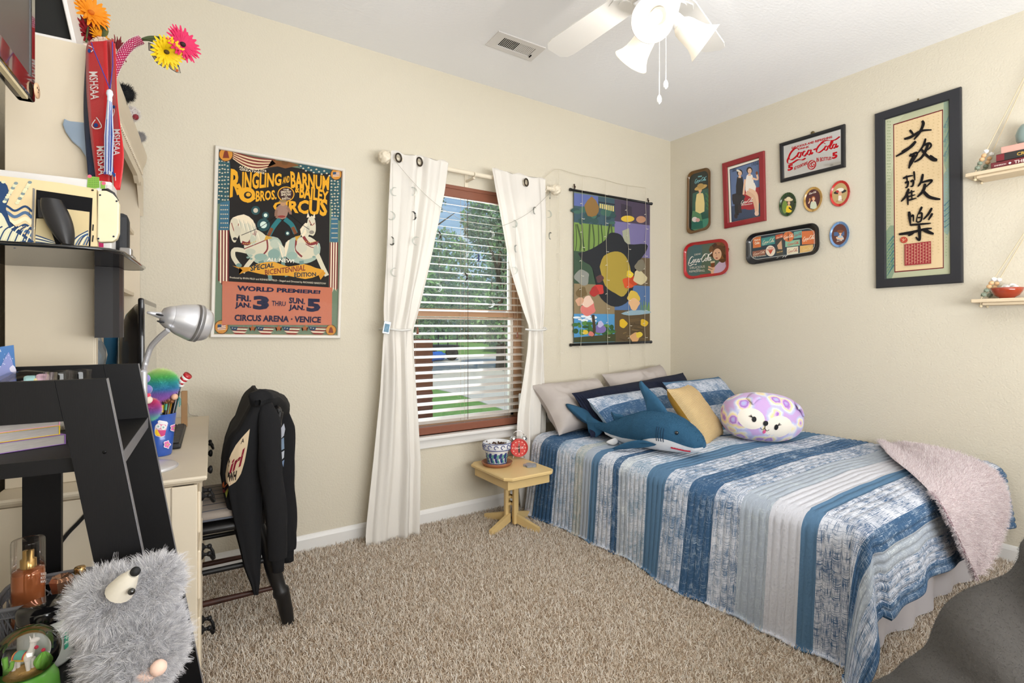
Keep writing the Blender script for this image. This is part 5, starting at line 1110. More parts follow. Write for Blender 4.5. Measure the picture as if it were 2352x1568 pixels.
# ------------------------------------------------------------------ plush shark
sk = thing('plush_shark', 'blue plush shark with a white belly and red mouth lying on the quilt', 'plush toy', (2.25, 1.98, BT+.01))
shb = mat('shark_blue', '#285472', .9, bump=.5, bscale=55, var=.22, vscale=22); shw = mat('shark_white', '#dcdcde', .9, sheen=.4, bump=.4, bscale=60)
tail, nose = Vector((2.185, 2.34, .0)), Vector((2.295, 1.655, .0)); dv = (nose-tail); SL = dv.length; fx_ = dv.normalized(); side = Vector((fx_.y, -fx_.x, 0))   # side: to the photographer's left
side = -side if side.dot(Vector((-1, -1, 0))) < 0 else side
ZB = BT+.022
prof = [(0, .018, .020, .085), (.08, .028, .032, .080), (.2, .050, .055, .080), (.34, .082, .084, .092), (.48, .108, .104, .108), (.60, .118, .110, .116), (.72, .116, .106, .115), (.82, .100, .092, .106), (.90, .080, .072, .095), (.96, .055, .048, .084), (1.0, .018, .016, .078)]
def ring(f, n=28):
    xs = [p[0] for p in prof]; w = np.interp(f, xs, [p[1] for p in prof]); h = np.interp(f, xs, [p[2] for p in prof]); zc = np.interp(f, xs, [p[3] for p in prof])
    c = tail+fx_*(SL*f)+Vector((0, 0, ZB+zc-.012)); return c, w, h
def sring(f, a): c, w, h = ring(f); s_, c_ = math.sin(a), math.cos(a); return c+side*(w*c_)+Vector((0, 0, h*(s_ if s_ > 0 else max(s_, -.86))))
lim = lambda f: (-.42 if f < .55 else -.42+.30*math.sin(PI*min(1, (f-.55)/.42)))    # where blue meets white
fs = np.linspace(0, 1, 50)
P = []
for f in fs:
    a0 = lim(f); P.append([sring(f, a0+(PI-2*a0)*k/30) for k in range(31)])
m = M().grid(P); m.add([sring(0, 2*PI*k/20) for k in range(20)], [list(range(20))]); m.add([sring(1, 2*PI*k/20) for k in range(20)], [list(range(20))]); body = m.build('body', [shb, hair_ramp_mat('shark_pile', [(0, '#234a65'), (.6, '#33617f'), (1, '#4d7b98')])], sk)
P = []
for f in fs[6:]:
    a0 = lim(f); P.append([sring(f, PI-a0+(PI+2*a0)*k/14) for k in range(15)])
M().grid(P).build('belly', shw, sk)
def fin(name, pts, th, m, nrm):
    pts = [Vector(p) for p in pts]; n = Vector(nrm).normalized(); q = smooth_curve(pts+[pts[0]], 5)[:-1]; c = sum(q, Vector())/len(q)
    rows = [[c+(p-c)*k+n*(th*s_*math.sqrt(max(0, 1-k*k))) for p in q+[q[0]]] for s_, ks in ((1, (.02, .4, .7, .9, 1)), (-1, (.9, .7, .4, .02))) for k in ks]
    return M().grid(rows).build(name, m, sk)
up = Vector((0, 0, 1)); top = lambda f: sring(f, PI/2)
d0, d1 = top(.52), top(.70)
fin('dorsal_fin', [d0-up*.02, d1-up*.02, d0*.35+d1*.65+up*.06, d0-fx_*.02+up*.145, d0-fx_*.045+up*.165, d0-fx_*.055+up*.135, d0-fx_*.015+up*.05], .020, shb, side)
d0, d1 = top(.20), top(.29); fin('small_dorsal_fin', [d0-up*.015, d1-up*.015, d1-fx_*.01+up*.012, d0+up*.04, d0-fx_*.025+up*.045], .012, shb, side)
c0 = ring(0)[0]
fin('tail_fin', [c0+fx_*.06+up*.02, c0+up*.045-fx_*.02, c0-fx_*.10+up*.085-side*.02, c0-fx_*.20+up*.115+side*.03, c0-fx_*.21+up*.09+side*.03, c0-fx_*.13+up*.02, c0-fx_*.05-up*.01, c0-fx_*.05-up*.055, c0-fx_*.01-up*.075, c0+fx_*.03-up*.05, c0+fx_*.06-up*.015], .016, shb, side)
pc = sring(.62, -.5)
fin('pectoral_fin', [pc+fx_*.05, pc+side*.02-fx_*.02+up*.012, pc+side*.06-fx_*.10-up*.01, pc+side*.07-fx_*.17-up*.045, pc+side*.05-fx_*.19-up*.055, pc+side*.0-fx_*.12-up*.04, pc-fx_*.02-up*.02], .018, shb, side*.5+up)
pc2 = sring(.62, PI+.5); fin('pectoral_fin', [pc2+fx_*.05, pc2-side*.02-fx_*.02, pc2-side*.06-fx_*.10-up*.03, pc2-side*.07-fx_*.16-up*.05, pc2-fx_*.10-up*.04], .016, shb, -side*.5+up)
pc = sring(.22, -.6); fin('pelvic_fin', [pc+fx_*.03, pc+side*.03-up*.03-fx_*.02, pc+side*.02-up*.045+fx_*.02, pc-up*.03+fx_*.04], .012, shw, side)
for s_ in (0, 1):
    p = sring(.845, .42 if s_ == 0 else PI-.42); M().ball(p, .0105, 14).build('eye', mat('black_bead', '#0b0b0c', .08, coat=1), sk)
m = M()
for k in range(4):
    f = .70+.018*k; m.tube([sring(f, a)+(sring(f, a)-ring(f)[0]).normalized()*.001 for a in np.linspace(-.28, .42, 8)], .0022, 5)
m.build('gill_stitching', mat('navy_thread', '#173550', .9), sk)
m = M(); pts = []
for k, f in enumerate(np.linspace(.80, .93, 15)):
    pts.append(sring(f, lim(f)-.42)+side*.002)
up_, lo_ = [], []
for k, p in enumerate(pts): up_.append(p+up*(.001 if k % 2 == 0 else .010)); lo_.append(p-up*(.005))
m.grid([up_, lo_], smooth=False); m.build('mouth', mat('mouth_red', '#a5172f', .8), sk)
st = fur(body, 40000, .0055, 2, .0005, .0002, rnd=.5, normal=.6, steps=2)

# ------------------------------------------------------------------ tie-dye plush animal
fx = thing('plush_animal', 'round tie-dye plush animal pillow with cream eye patches and ears', 'plush toy', (2.96, 1.77, BT+.02))
def tiedye():
    m = bpy.data.materials.new('tie_dye'); m.use_nodes = True; nt = m.node_tree; p = nt.nodes['Principled BSDF']; lk = nt.links.new
    t = nt.nodes.new('ShaderNodeTexCoord'); v = nt.nodes.new('ShaderNodeTexVoronoi'); v.inputs['Scale'].default_value = 10.5
    n = nt.nodes.new('ShaderNodeTexNoise'); n.inputs['Scale'].default_value = 22; n.inputs['Detail'].default_value = 3
    ad = nt.nodes.new('ShaderNodeMath'); ad.operation = 'MULTIPLY_ADD'; ad.inputs[1].default_value = .42; lk(t.outputs['Object'], v.inputs['Vector']); lk(t.outputs['Object'], n.inputs['Vector']); lk(n.outputs['Fac'], ad.inputs[0]); lk(v.outputs['Distance'], ad.inputs[2])
    r = nt.nodes.new('ShaderNodeValToRGB'); S_ = [(.18, '#a9c4e6'), (.32, '#b8a6de'), (.42, '#a66bc4'), (.48, '#d7b5e0'), (.56, '#f0df9a'), (.64, '#e9e4e4'), (.74, '#bfc4e8'), (.86, '#c7a5d8')]
    while len(r.color_ramp.elements) < len(S_): r.color_ramp.elements.new(.5)
    for e, (a, c) in zip(r.color_ramp.elements, S_): e.position = a; e.color = (*lin(c), 1)
    lk(ad.outputs[0], r.inputs[0]); lk(r.outputs[0], p.inputs['Base Color']); p.inputs['Roughness'].default_value = .8; p.inputs['Sheen Weight'].default_value = .3; return m
tdm = tiedye()
fc = Vector((2.962, 1.742, BT+.158)); fwd = Vector((-.50, -.83, .18)).normalized(); rgt = Vector((0, 0, 1)).cross(fwd).normalized(); upv = fwd.cross(rgt).normalized()
rgt, upv = (rgt*math.cos(.08)-upv*math.sin(.08)), (upv*math.cos(.08)+rgt*math.sin(.08))
FA, FB_, FC_ = .232, .145, .155
def fsurf(u, v, off=0):                                     # u, v in -1..1 over the front face
    k = max(0, 1-abs(u)**2.6-abs(v)**2.4)**(1/2.2); nn = rgt*u*.5+upv*v*.7+fwd*k; return fc+rgt*(u*FA)+upv*(v*FB_)+fwd*(k*FC_)+nn.normalized()*off
M().grid(pebble(fc, (rgt*FA, fwd*FC_, upv*FB_), 2.45, 44, 26)).build('body', tdm, fx)
def patch(name, cu, cv, ru, rv, rot, m, off, n=20):
    rows = []
    for k in np.linspace(0.02, 1, 7): rows.append([fsurf(cu+(ru*math.cos(t)*math.cos(rot)-rv*math.sin(t)*math.sin(rot)*.6)*k, cv+(rv*math.sin(t)*math.cos(rot)+ru*math.cos(t)*math.sin(rot)*1.6)*k, off) for t in np.linspace(0, 2*PI, n+1)])
    return M().grid(rows).build(name, m, fx)
crm = mat('cream_felt', '#ebe3d6', .9, sheen=.3); blkf = mat('black_felt', '#121214', .7)
patch('face_patch', -.55, -.14, .29, .40, -.32, crm, .003); patch('face_patch', .10, -.38, .34, .42, .14, crm, .003)
for cu, cv in ((-.51, -.16), (.02, -.40)):
    patch('eye', cu, cv, .05, .105, 0, blkf, .006)
    m = M()
    for k in range(3):
        s_ = -1 if cu < -.25 else 1; m.tube([fsurf(cu+s_*.03, cv+.06, .006), fsurf(cu+s_*(.07+.022*k), cv+.17-.03*k, .006)], .0014, 5)
    m.build('eyelashes', blkf, fx)
patch('nose', -.25, -.28, .058, .095, 0, blkf, .009)
m = M(); m.tube(smooth_curve([fsurf(-.35, -.46, .006), fsurf(-.30, -.53, .006), fsurf(-.25, -.48, .006), fsurf(-.19, -.56, .006), fsurf(-.14, -.51, .006)], 5), .0014, 5); m.tube([fsurf(-.25, -.36, .006), fsurf(-.25, -.48, .006)], .0014, 5); m.build('mouth', blkf, fx)
patch('tongue', -.24, -.60, .035, .07, 0, mat('pink_felt', '#d95a8c', .8), .006)
purple = mat('purple_felt', '#6a4a94', .9)
for s_, pts in ((-1, [(-.62, .66), (-.28, .93), (-.12, .84), (-.66, .48)]), (1, [(.62, .72), (.98, .42), (.86, .22), (.60, .52)])):
    a, b, c, d = [fsurf(*p) if abs(p[0])**2.6+abs(p[1])**2.4 < 1 else fc+rgt*(p[0]*FA*.9)+upv*(p[1]*FB_)+fwd*.03 for p in pts]
    tip = (c+d)/2+fwd*.035-upv*.02
    m = M(); rows = []
    for v in np.linspace(0, 1, 7): rows.append([(a*(1-u)+b*u)*(1-v)+(tip+(b-a)*(u-.5)*.9)*v+fwd*(.02*math.sin(PI*v))+upv*(.012*math.sin(PI*u)) for u in np.linspace(0, 1, 9)])
    m.grid(rows); o = m.build('ear', tdm, fx); sf = o.modifiers.new('thick', 'SOLIDIFY'); sf.thickness = .012
    m = M(); m.grid([[a*(1-u)*.5+c*.5*(1-u)+(b*.5+d*.5)*u+fwd*.006-upv*(.012+.03*v*math.sin(PI*u)) for u in np.linspace(0, 1, 7)] for v in (0, .5, 1)]); m.build('ear_lining', purple, fx)

# ------------------------------------------------------------------ pink shaggy throw
thm = mat('pink_throw', '#dccecf', .95); pkh = hair_ramp_mat('pink_shag', [(0, '#c0aeb1'), (.3, '#dccdcf'), (.7, '#ece2e3'), (1, '#f7f1f1')])
rows = [((3.42, 1.31, .515), (3.455, 1.21, .515)), ((3.22, 1.21, .525), (3.44, 1.12, .53)), ((2.95, 1.07, .535), (3.38, 1.0, .545)), ((2.68, .89, .535), (3.30, .89, .545)), ((2.50, .765, .515), (3.22, .77, .52)), ((2.48, .715, .44), (3.215, .72, .45)), ((2.545, .70, .34), (3.19, .70, .34)), ((2.62, .692, .25), (3.04, .69, .26)), ((2.685, .688, .175), (2.84, .686, .19))]
Lc, Rc = smooth_curve([r[0] for r in rows], 6), smooth_curve([r[1] for r in rows], 6)
P = []
for i, (a, b) in enumerate(zip(Lc, Rc)):
    k = i/len(Lc); r = []
    for j in range(31):
        u = j/30; p = a*(1-u)+b*u; p = p+Vector((0, -.012*math.sin(u*14+k*3)*max(0, k-.5)*2, .008*math.sin(u*9+k*7)*(1-k))); r.append(p)
    P.append(r)
th_ = M().grid(P).build('throw', [thm, pkh]); bm = bmesh.new(); bm.from_mesh(th_.data)
if sum((f.normal.z for f in bm.faces)) < 0:
    bmesh.ops.reverse_faces(bm, faces=bm.faces[:]); bm.to_mesh(th_.data)
bm.free()
tag(th_, 'pale pink shaggy throw hanging over the foot of the bed', 'blanket'); 
fur(th_, 42000, .017, 2, .0011, .0005, rnd=.75, normal=.7, steps=3)
P = []
for i, (a, b) in enumerate(zip(Lc[22:], Rc[22:])):
    P.append([a+Vector((-.008-.03*f+.10*f*f, -.014+.022*f, -.01*f-.015*math.sin(i*.8+f*3)*f)) for f in np.linspace(0, 1, 7)])
f2 = M().grid(P).build('folded_edge', [mat('mauve_knit', '#9c7c84', .95, bump=.6, bscale=90), pkh], None); f2.parent = th_
fur(f2, 3500, .014, 2, .001, .0005, rnd=.8, normal=.5, steps=3)

# ================================================================== grey plush seat in the foreground
oc = [(2600, 1120), (2440, 1185), (2352, 1240), (2340, 1282), (2316, 1316), (2268, 1337), (2214, 1358), (2172, 1390), (2149, 1430), (2130, 1478), (2104, 1502), (2074, 1522), (2046, 1548), (1985, 1578), (1900, 1640), (1850, 1780)]
ringp = [PD(x, y, 1.16) for x, y in oc]; ringp += [Vector((ringp[-1].x+.02, ringp[-1].y-.02, .02)), Vector((1.15, .05, .02)), Vector((1.75, -.15, .02)), Vector((1.95, -.05, .5))]
rc_ = smooth_curve(ringp+[ringp[0]], 4)[:-1]; cen = Vector((1.42, .17, .30)); back = Vector((.35, .12, -.05))
vdir = (Vector((0, 0, CAMZ))-cen).normalized()
rows = [[cen+(p-cen)*k+vdir*(.20*math.sqrt(max(0, 1-k*k))) for p in rc_+[rc_[0]]] for k in (.01, .25, .5, .7, .85, .94, .985, 1)]
rows += [[cen+(p-cen)*k-vdir*(.10*math.sqrt(max(0, 1-k*k))) for p in rc_+[rc_[0]]] for k in (.97, .9, .6, .3, .01)]
for r in rows:
    for p in r: p.z = max(p.z, .014)
gz = mat('grey_plush', '#4b4845', .95, bump=.7, bscale=70, var=.15, vscale=12)
gb = M().grid(rows).build('bean_bag_chair', [gz, hair_ramp_mat('grey_plush_pile', [(0, '#403d3b'), (.5, '#565250'), (1, '#6d6966')])]); tag(gb, 'dark grey plush bean bag chair in the near right corner', 'bean bag')
fur(gb, 90000, .0055, 2, .0004, .0002, rnd=.7, normal=.4, steps=2)

# ================================================================== side table and what stands on it
yel = mat('butter_yellow', '#ddbf85', .45, bump=.08, bscale=30, coat=.15)
TX, TY, TZ = 1.712, 2.565, .352
tb = thing('side_table', 'low butter yellow pedestal side table beside the bed', 'table', (TX, TY, 0))
hx, hy, c_ = .172, .218, .035
pl = [(-hx+c_, -hy), (hx-c_, -hy), (hx, -hy+c_), (hx, hy-c_), (hx-c_, hy), (-hx+c_, hy), (-hx, hy-c_), (-hx, -hy+c_)]
sc = lambda k, z: [(TX+x*k, TY+y*k, z) for x, y in pl]
m = M(); R_ = [sc(.965, TZ-.022), sc(1, TZ-.016), sc(1, TZ-.006), sc(.975, TZ)]; m.grid([r+[r[0]] for r in R_], smooth=False); m.add(R_[-1], [list(range(8))]); m.add(R_[0], [list(range(8))[::-1]]); m.build('tabletop', yel, tb)
m = M()
for a, b in (((-.145, -.185), (.145, -.165)), ((-.145, .165), (.145, .185)), ((-.145, -.1645), (-.127, .1645)), ((.127, -.1645), (.145, .1645))): m.bbox((TX+a[0], TY+a[1], TZ-.075), (TX+b[0], TY+b[1], TZ-.022), .003)
m.build('apron', yel, tb)
m = M()
for dx, dy in ((-.036, 0), (.036, 0), (0, -.036), (0, .036)): m.bbox((TX+dx-.0105, TY+dy-.0105, .02), (TX+dx+.0105, TY+dy+.0105, TZ-.022), .002)
for z in (.125, .165): m.bbox((TX-.036, TY-.010, z), (TX+.036, TY+.010, z+.016), .002).bbox((TX-.010, TY-.036, z), (TX+.010, TY+.036, z+.016), .002)
m.bbox((TX-.05, TY-.012, TZ-.085), (TX+.05, TY+.012, TZ-.07), .002); m.build('pedestal', yel, tb)
for k in range(4):
    a = math.radians(20+90*k); R = Matrix.Translation((TX, TY, 0)) @ Matrix.Rotation(a, 4, 'Z')
    M().prism([R @ Vector(p) for p in ((.02, -.0105, .080), (.20, -.0105, .030), (.20, -.0105, .0), (.165, -.0105, 0), (.02, -.0105, .03))], R.to_3x3() @ Vector((0, .021, 0))).build('foot', yel, tb)
tz = TZ+.0006
sx, sy = 1.655, 2.635
s_ = thing('saucer', 'brown terracotta saucer under the painted flower pot', 'saucer', (sx, sy, tz))
M().lathe([(.001, .001), (.076, 0), (.082, .004), (.094, .022), (.091, .024), (.078, .008), (.001, .006)], (sx, sy, tz), 40).build('dish', mat('terracotta_glaze', '#9a6242', .5, var=.25, vscale=30), s_)
fp = thing('flower_pot', 'white flower pot painted with blue and green leaves, on the side table', 'flower pot', (sx, sy, tz+.0065)); pz = tz+.0065
potm = mat('white_glaze', '#e6e6e8', .2, coat=.5); bluem = mat('cobalt_glaze', '#26357c', .25, coat=.5)
M().lathe([(.001, .0), (.054, 0), (.058, .006), (.070, .082), (.072, .09)], (sx, sy, pz), 40).build('body', potm, fp)
M().lathe([(.072, .088), (.080, .092), (.083, .096), (.084, .130), (.082, .134), (.076, .133), (.072, .105), (.001, .105)], (sx, sy, pz), 40).build('rim', potm, fp)
prof_ = [(0, .0545), (.006, .0585), (.082, .0705), (.09, .0725)]
def potr(h): return float(np.interp(h, [p[0] for p in prof_], [p[1] for p in prof_])) if h < .09 else .0843
def potp(a, h, off=.0008): r = potr(h)+off; return Vector((sx+r*math.cos(a), sy+r*math.sin(a), pz+h))
m = M()
for h in (.012, .094, .131): m.tube([potp(a, h, .0004) for a in np.linspace(0, 2*PI, 49)], .0022, 6, cap=False)
def leafp(m, a, h, da, dh, w, n=7):
    Lr, Rr_ = [], []
    for k in range(n):
        t = k/(n-1); aa, hh = a+da*t, h+dh*t*(1-.25*t); ww = w*math.sin(PI*min(1, .12+t*.86))
        Lr.append(potp(aa-ww*dh*9, hh+ww*da*.12*8*.1+ww*.01)); Rr_.append(potp(aa+ww*dh*9, hh-ww*.06))
    m.grid([Lr, Rr_])
g2 = M()
for k in range(13):
    a = k*2*PI/13; leafp(m, a, .050, .30, .032, .24); leafp(m, a+.12, .044, .28, -.028, .22); leafp(g2, a+.24, .048, .26, .026, .20); leafp(g2, a+.3, .040, .24, -.028, .19)
    m.tube([potp(a+t, .046+.004*math.sin(t*13), .0006) for t in np.linspace(0, .5, 7)], .0014, 5, cap=False)
    m.tube([potp(a+.24+.14*math.cos(t), .113+.010*math.sin(t), .0006) for t in np.linspace(0, 4.6, 12)], .0024, 6)
m.build('blue_painting', bluem, fp); g2.build('green_painting', mat('jade_glaze', '#5f9c8c', .3, coat=.4), fp)
rs = random.Random(6); m = M()
for k in range(60):
    a, r = rs.uniform(0, 6.28), .066*math.sqrt(rs.random()); m.ball((sx+r*math.cos(a), sy+r*math.sin(a), pz+.108+rs.uniform(0, .008)+(.016 if (k % 11 == 0 and a > 2) else 0)), rs.uniform(.004, .009), 6, None, (1, 1.3, .6), Matrix.Rotation(k, 3, 'X'))
so = m.build('soil', mat('bark_soil', '#4a3226', .95, var=.5, vscale=90), fp); so['kind'] = 'stuff'
M().bbox((sx+.034, sy-.02, pz+.105), (sx+.046, sy-.019, pz+.132), .0004).build('plant_tag', mat('tag_white', '#ecebe8', .4), fp)
# alarm clock
ck = Vector((1.842, 2.672, tz)); cn_ = Vector((-.42, -.905, .05)).normalized(); cr_ = Vector((cn_.y*-1, cn_.x, 0)).normalized(); cr_ = cr_ if cr_.x > 0 else -cr_; cu_ = Vector((0, 0, 1)); cu_ = (cu_-cn_*cu_.dot(cn_)).normalized()
cc = ck+Vector((0, 0, .071)); clk = thing('alarm_clock', 'red twin bell alarm clock behind the flower pot on the side table', 'clock', tuple(ck))
redm = mat('red_enamel', '#c42a26', .3, coat=.5); chrome = mat('chrome', '#d7d7d9', .12, 1)
cr0 = .056
M().lathe([(.001, -.038), (cr0*.8, -.038), (cr0, -.025), (cr0*1.02, 0), (cr0*.98, .004), (cr0*.88, .004), (cr0*.86, 0)], cc, 40, axis=cn_).build('case', redm, clk)
M().lathe([(.001, 0), (cr0*.88, 0)], cc, 40, axis=cn_).build('dial', mat('dial_red', '#cf443e', .4), clk)
a = Art(lambda x, y: cc+cr_*x+cu_*y, cn_, .0006)
for k in range(12): a.ell(.040*math.sin(k*PI/6), .040*math.cos(k*PI/6), .0042, .0042, '#e6b5a8', 10)
a.poly([(-.004, -.030), (.004, -.030), (.005, -.012), (.0018, -.004), (.0018, .030), (-.0018, .030), (-.0018, -.004), (-.005, -.012)], '#3d4a44'); a.poly([(-.002, .012), (.002, .012), (.002, .03), (-.002, .03)], '#7fa79a')
logo(a, [(-.030, .010), (.030, .010), (.030, -.008), (-.030, -.008)], '#f2e6de', 1.3); a.line([(0, 0), (-.018, .012)], .0024, '#1d1d1d'); a.line([(0, 0), (.024, .014)], .0018, '#1d1d1d')
a.build('dial_print', printm, clk)
for s2 in (-1, 1):
    ax = (cu_*.85+cr_*s2*.55).normalized(); b0 = cc-cn_*.018+ax*(cr0+.006)
    M().tube([cc-cn_*.018+ax*(cr0-.002), b0+ax*.006], .003, 8).build('bell_post', chrome, clk)
    M().lathe([(.022, 0), (.0215, .008), (.017, .015), (.008, .019), (.003, .020), (.003, .026), (.001, .027)], b0, 24, axis=ax).build('bell', chrome, clk)
    f0 = cc-cn_*.018-cu_*cr0*.86+cr_*s2*.028
    M().tube([f0+cu_*.01, Vector((f0.x+cr_.x*s2*.008, f0.y+cr_.y*s2*.008, tz+.003))], [.003, .0045], 8).build('foot', chrome, clk)
M().tube([cc-cn_*.018+cu_*(cr0+.02+.028*math.sin(t))+cr_*(.034*math.cos(t)) for t in np.linspace(0, PI, 16)], .0026, 8).build('handle', chrome, clk)
co = Vector((1.805, 2.502, tz)); fl_ = [(co.x+(.029+.013*abs(math.cos(2.5*t))**.8)*math.cos(t), co.y+(.029+.013*abs(math.cos(2.5*t))**.8)*math.sin(t), tz) for t in np.linspace(0, 2*PI, 50)[:-1]]
o = M().prism(fl_, (0, 0, .010)).build('coaster', mat('grey_stone', '#8f9298', .4, var=.25, vscale=60, coat=.2)); tag(o, 'grey flower shaped stone coaster on the side table', 'coaster')
# ================================================================== furniture along the left wall (turned 3.7 degrees)
creamw = mat('antique_cream_paint', '#d5c8b2', .5, bump=.12, bscale=25, var=.04, vscale=9)
ironm = mat('black_iron', '#222224', .4, .7)
WO = lambda x, y, z: Lw(x, y, z)
from mathutils.bvhtree import BVHTree
def on_mesh(o, off=.0012, fall=None):                     # map drawn marks onto the visible surface of a built part
    dg = None; me = o.data; Mw = Matrix.Translation(Vector(o.parent['_o'])) if o.parent else Matrix.Identity(4)
    b = BVHTree.FromPolygons([Mw @ v.co for v in me.vertices], [list(p.vertices) for p in me.polygons])
    def f(px, py):
        d = ray(px, py); h = b.ray_cast(Vector((0, 0, CAMZ)), d.normalized())
        if h[0] is None: h = b.find_nearest(fall(px, py) if fall else PD(px, py, 1.8))
        n = h[1]; n = -n if n.dot(d) > 0 else n; return h[0]+n*off-d.normalized()*.0006
    return f
# ---------------------------------------------------------------- desk
DX0, DX1, DY0, DY1, DZ = -.460, -.024, 1.69, 2.832, .76
dk = thing('desk', 'antique cream painted wooden desk with black iron drawer pulls', 'desk', tuple(Lw(-.2, 2.2, 0)))
prof = [(-.012, -.024), (-.004, -.022), (.004, -.014), (.010, -.012), (.012, -.006), (.010, 0)]
m = M(); out = lambda e: [Lw(DX0, DY0-e, 0), Lw(DX1+e, DY0-e, 0), Lw(DX1+e, DY1, 0), Lw(DX0, DY1, 0)]
rows = [[p+Vector((0, 0, DZ+z)) for p in out(e)] for e, z in prof]
m.grid([r+[r[0]] for r in rows], smooth=False); m.add(rows[-1], [(0, 1, 2, 3)]); m.add(rows[0], [(3, 2, 1, 0)]); m.build('desktop', creamw, dk)
m = M(); px1 = 2.07; px2 = 2.60; fxx = DX1-.018
m.bbox((DX0+.004, DY0, .06), (fxx, DY0+.018, DZ-.024), .002, xf=WO).bbox((DX0+.004, px1-.018, .06), (fxx, px1, DZ-.024), .002, xf=WO).bbox((DX0, DY0+.018, .06), (DX0+.01, DY1, DZ-.024), .002, xf=WO)
m.bbox((DX0+.004, DY1-.018, .06), (fxx, DY1, DZ-.024), .002, xf=WO).bbox((DX0+.004, px2, .06), (fxx, px2+.018, DZ-.024), .002, xf=WO)
m.bbox((DX0+.02, DY0-.002, .0), (fxx-.01, DY0+.03, .07), .004, xf=WO).bbox((DX0+.02, px1-.03, .0), (fxx-.01, px1, .07), .004, xf=WO).bbox((DX0+.02, px2, .0), (fxx-.01, DY1, .07), .004, xf=WO)
m.bbox((DX0, px1, .60), (fxx-.02, px2, DZ-.024), .002, xf=WO)
m.bbox((fxx-.055, DY0-.005, .06), (fxx+.006, DY0+.02, DZ-.024), .003, xf=WO).bbox((DX0+.004, DY0-.004, .05), (fxx, DY0+.005, .10), .003, xf=WO)
m.bbox((fxx-.006, DY0, .05), (fxx+.004, px1, .10), .003, xf=WO)
m.build('carcass', creamw, dk)
def pull(parent, x, y, z):
    m = M(); 
    for s_ in (-1, 1):
        m.lathe([(.014, 0), (.012, .004), (.005, .008), (.005, .018)], Lw(x, y+s_*.032, z), 12, axis=Lw(1, 0, 0)); m.ball(Lw(x+.020, y+s_*.032, z), .008, 10)
    m.tube([Lw(x+.021, y-.034, z), Lw(x+.030, y-.03, z-.018), Lw(x+.032, y, z-.028), Lw(x+.030, y+.03, z-.018), Lw(x+.021, y+.034, z)], [.004, .005, .006, .005, .004], 8)
    o = m.build('pull', ironm, parent); return o
def drawer(y0, y1, z0, z1, kind):
    m = M(); x = fxx
    m.bbox((x-.03, y0, z0), (x+.006, y1, z1), .003, xf=WO).bbox((x+.004, y0+.02, z0+.02), (x+.014, y1-.02, z1-.02), .006, xf=WO)
    d = m.build('drawer', creamw, dk)
    if kind == 'pull': p = pull(None, x+.014, (y0+y1)/2, (z0+z1)/2+.01)
    else:
        p = M().lathe([(.006, 0), (.006, .014), (.012, .018), (.015, .023), (.012, .028), (.001, .030)], Lw(x+.014, y0, (z0+z1)/2), 14, axis=Lw(1, 0, 0)).build('knob', ironm, None)
        if True:
            for v in p.data.vertices: v.co += Lw(0, .05, 0)
    for v in p.data.vertices: v.co -= Vector(dk['_o'])
    p.parent = d; return d
for z0, z1 in ((.565, .725), (.375, .555), (.105, .365)): drawer(DY0+.02, px1-.01, z0, z1, 'pull')
for y0 in (px1+.01, 2.36): drawer(y0, y0+.235, .615, .725, 'knob')
for z0, z1 in ((.565, .725), (.105, .555)): drawer(px2+.01, DY1-.02, z0, z1, 'pull')

# ---------------------------------------------------------------- hutch
HX = -.278; HT = 1.938; HY0 = 1.79; HB = -.458
hu = thing('desk_hutch', 'tall cream painted hutch with carved crown standing on the back of the desk', 'hutch', tuple(Lw(-.36, 2.3, DZ)))
m = M(); m.bbox((HB, HY0, DZ+.0005), (HX, HY0+.022, HT), .002, xf=WO); m.bbox((HB, DY1-.02, DZ+.0005), (HX, DY1-.002, HT), .002, xf=WO); m.bbox((HB, HY0+.02, DZ+.0005), (HB+.008, DY1-.02, HT), .001, xf=WO)
m.bbox((HB, HY0+.004, HT-.018), (HX, DY1-.002, HT), .002, xf=WO); m.bbox((HX-.03, HY0+.0005, DZ+.0005), (HX+.004, HY0+.03, HT), .002, xf=WO)
m.build('cabinet', creamw, hu)
for z in (1.03, 1.33, 1.60): M().bbox((HB+.008, HY0+.022, z-.016), (HX-.02, DY1-.02, z), .002, xf=WO).build('shelf', creamw, hu)
wp = mat('wood_plug', '#c9bca6', .6)
for px, py in ((60, 790), (172, 790), (28, 1081), (28, 1122)):
    p = PLy(px, py, HY0+.003); m = M().lathe([(.001, .0014), (.0085, .0014), (.0095, 0)], p, 16, axis=Lw(0, -1, 0)); m.build('plug', wp, hu)
# crown along the front with an arched, dentil trimmed valance
prof = [(0, -.12), (.006, -.118), (.006, -.085), (.010, -.078), (.012, -.06), (.017, -.045), (.022, -.03), (.025, -.012), (.025, 0), (0, 0)]
m = M(); m.grid([[Lw(HX+e, y, HT+.008+z) for e, z in prof] for y in (HY0-.005, DY1-.002)], smooth=False)
for y in (HY0-.005, DY1-.002): m.add([Lw(HX+e, y, HT+.008+z) for e, z in prof], [list(range(len(prof)))])
m.build('crown', creamw, hu)
m = M()
for k in range(46): m.bbox((HX+.006, HY0+.02+k*.0222, HT-.084), (HX+.012, HY0+.031+k*.0222, HT-.070), .002, xf=WO)
m.build('dentil_trim', creamw, hu)
m = M(); zt = HT-.10; ys = np.linspace(HY0+.03, DY1-.004, 40); arch = []
for y in ys:
    e = min(y-ys[0], ys[-1]-y); d = .035+.13*max(0, 1-e/.10)**1.6+.022*math.exp(-((e-.16)/.03)**2); arch.append(zt-d)
m.grid([[Lw(HX-.004, y, zt), Lw(HX-.004, y, a)] for y, a in zip(ys, arch)], smooth=False); m.grid([[Lw(HX+.012, y, zt), Lw(HX+.012, y, a)] for y, a in zip(ys, arch)], smooth=False); m.grid([[Lw(HX-.004, y, a), Lw(HX+.012, y, a)] for y, a in zip(ys, arch)], smooth=False)
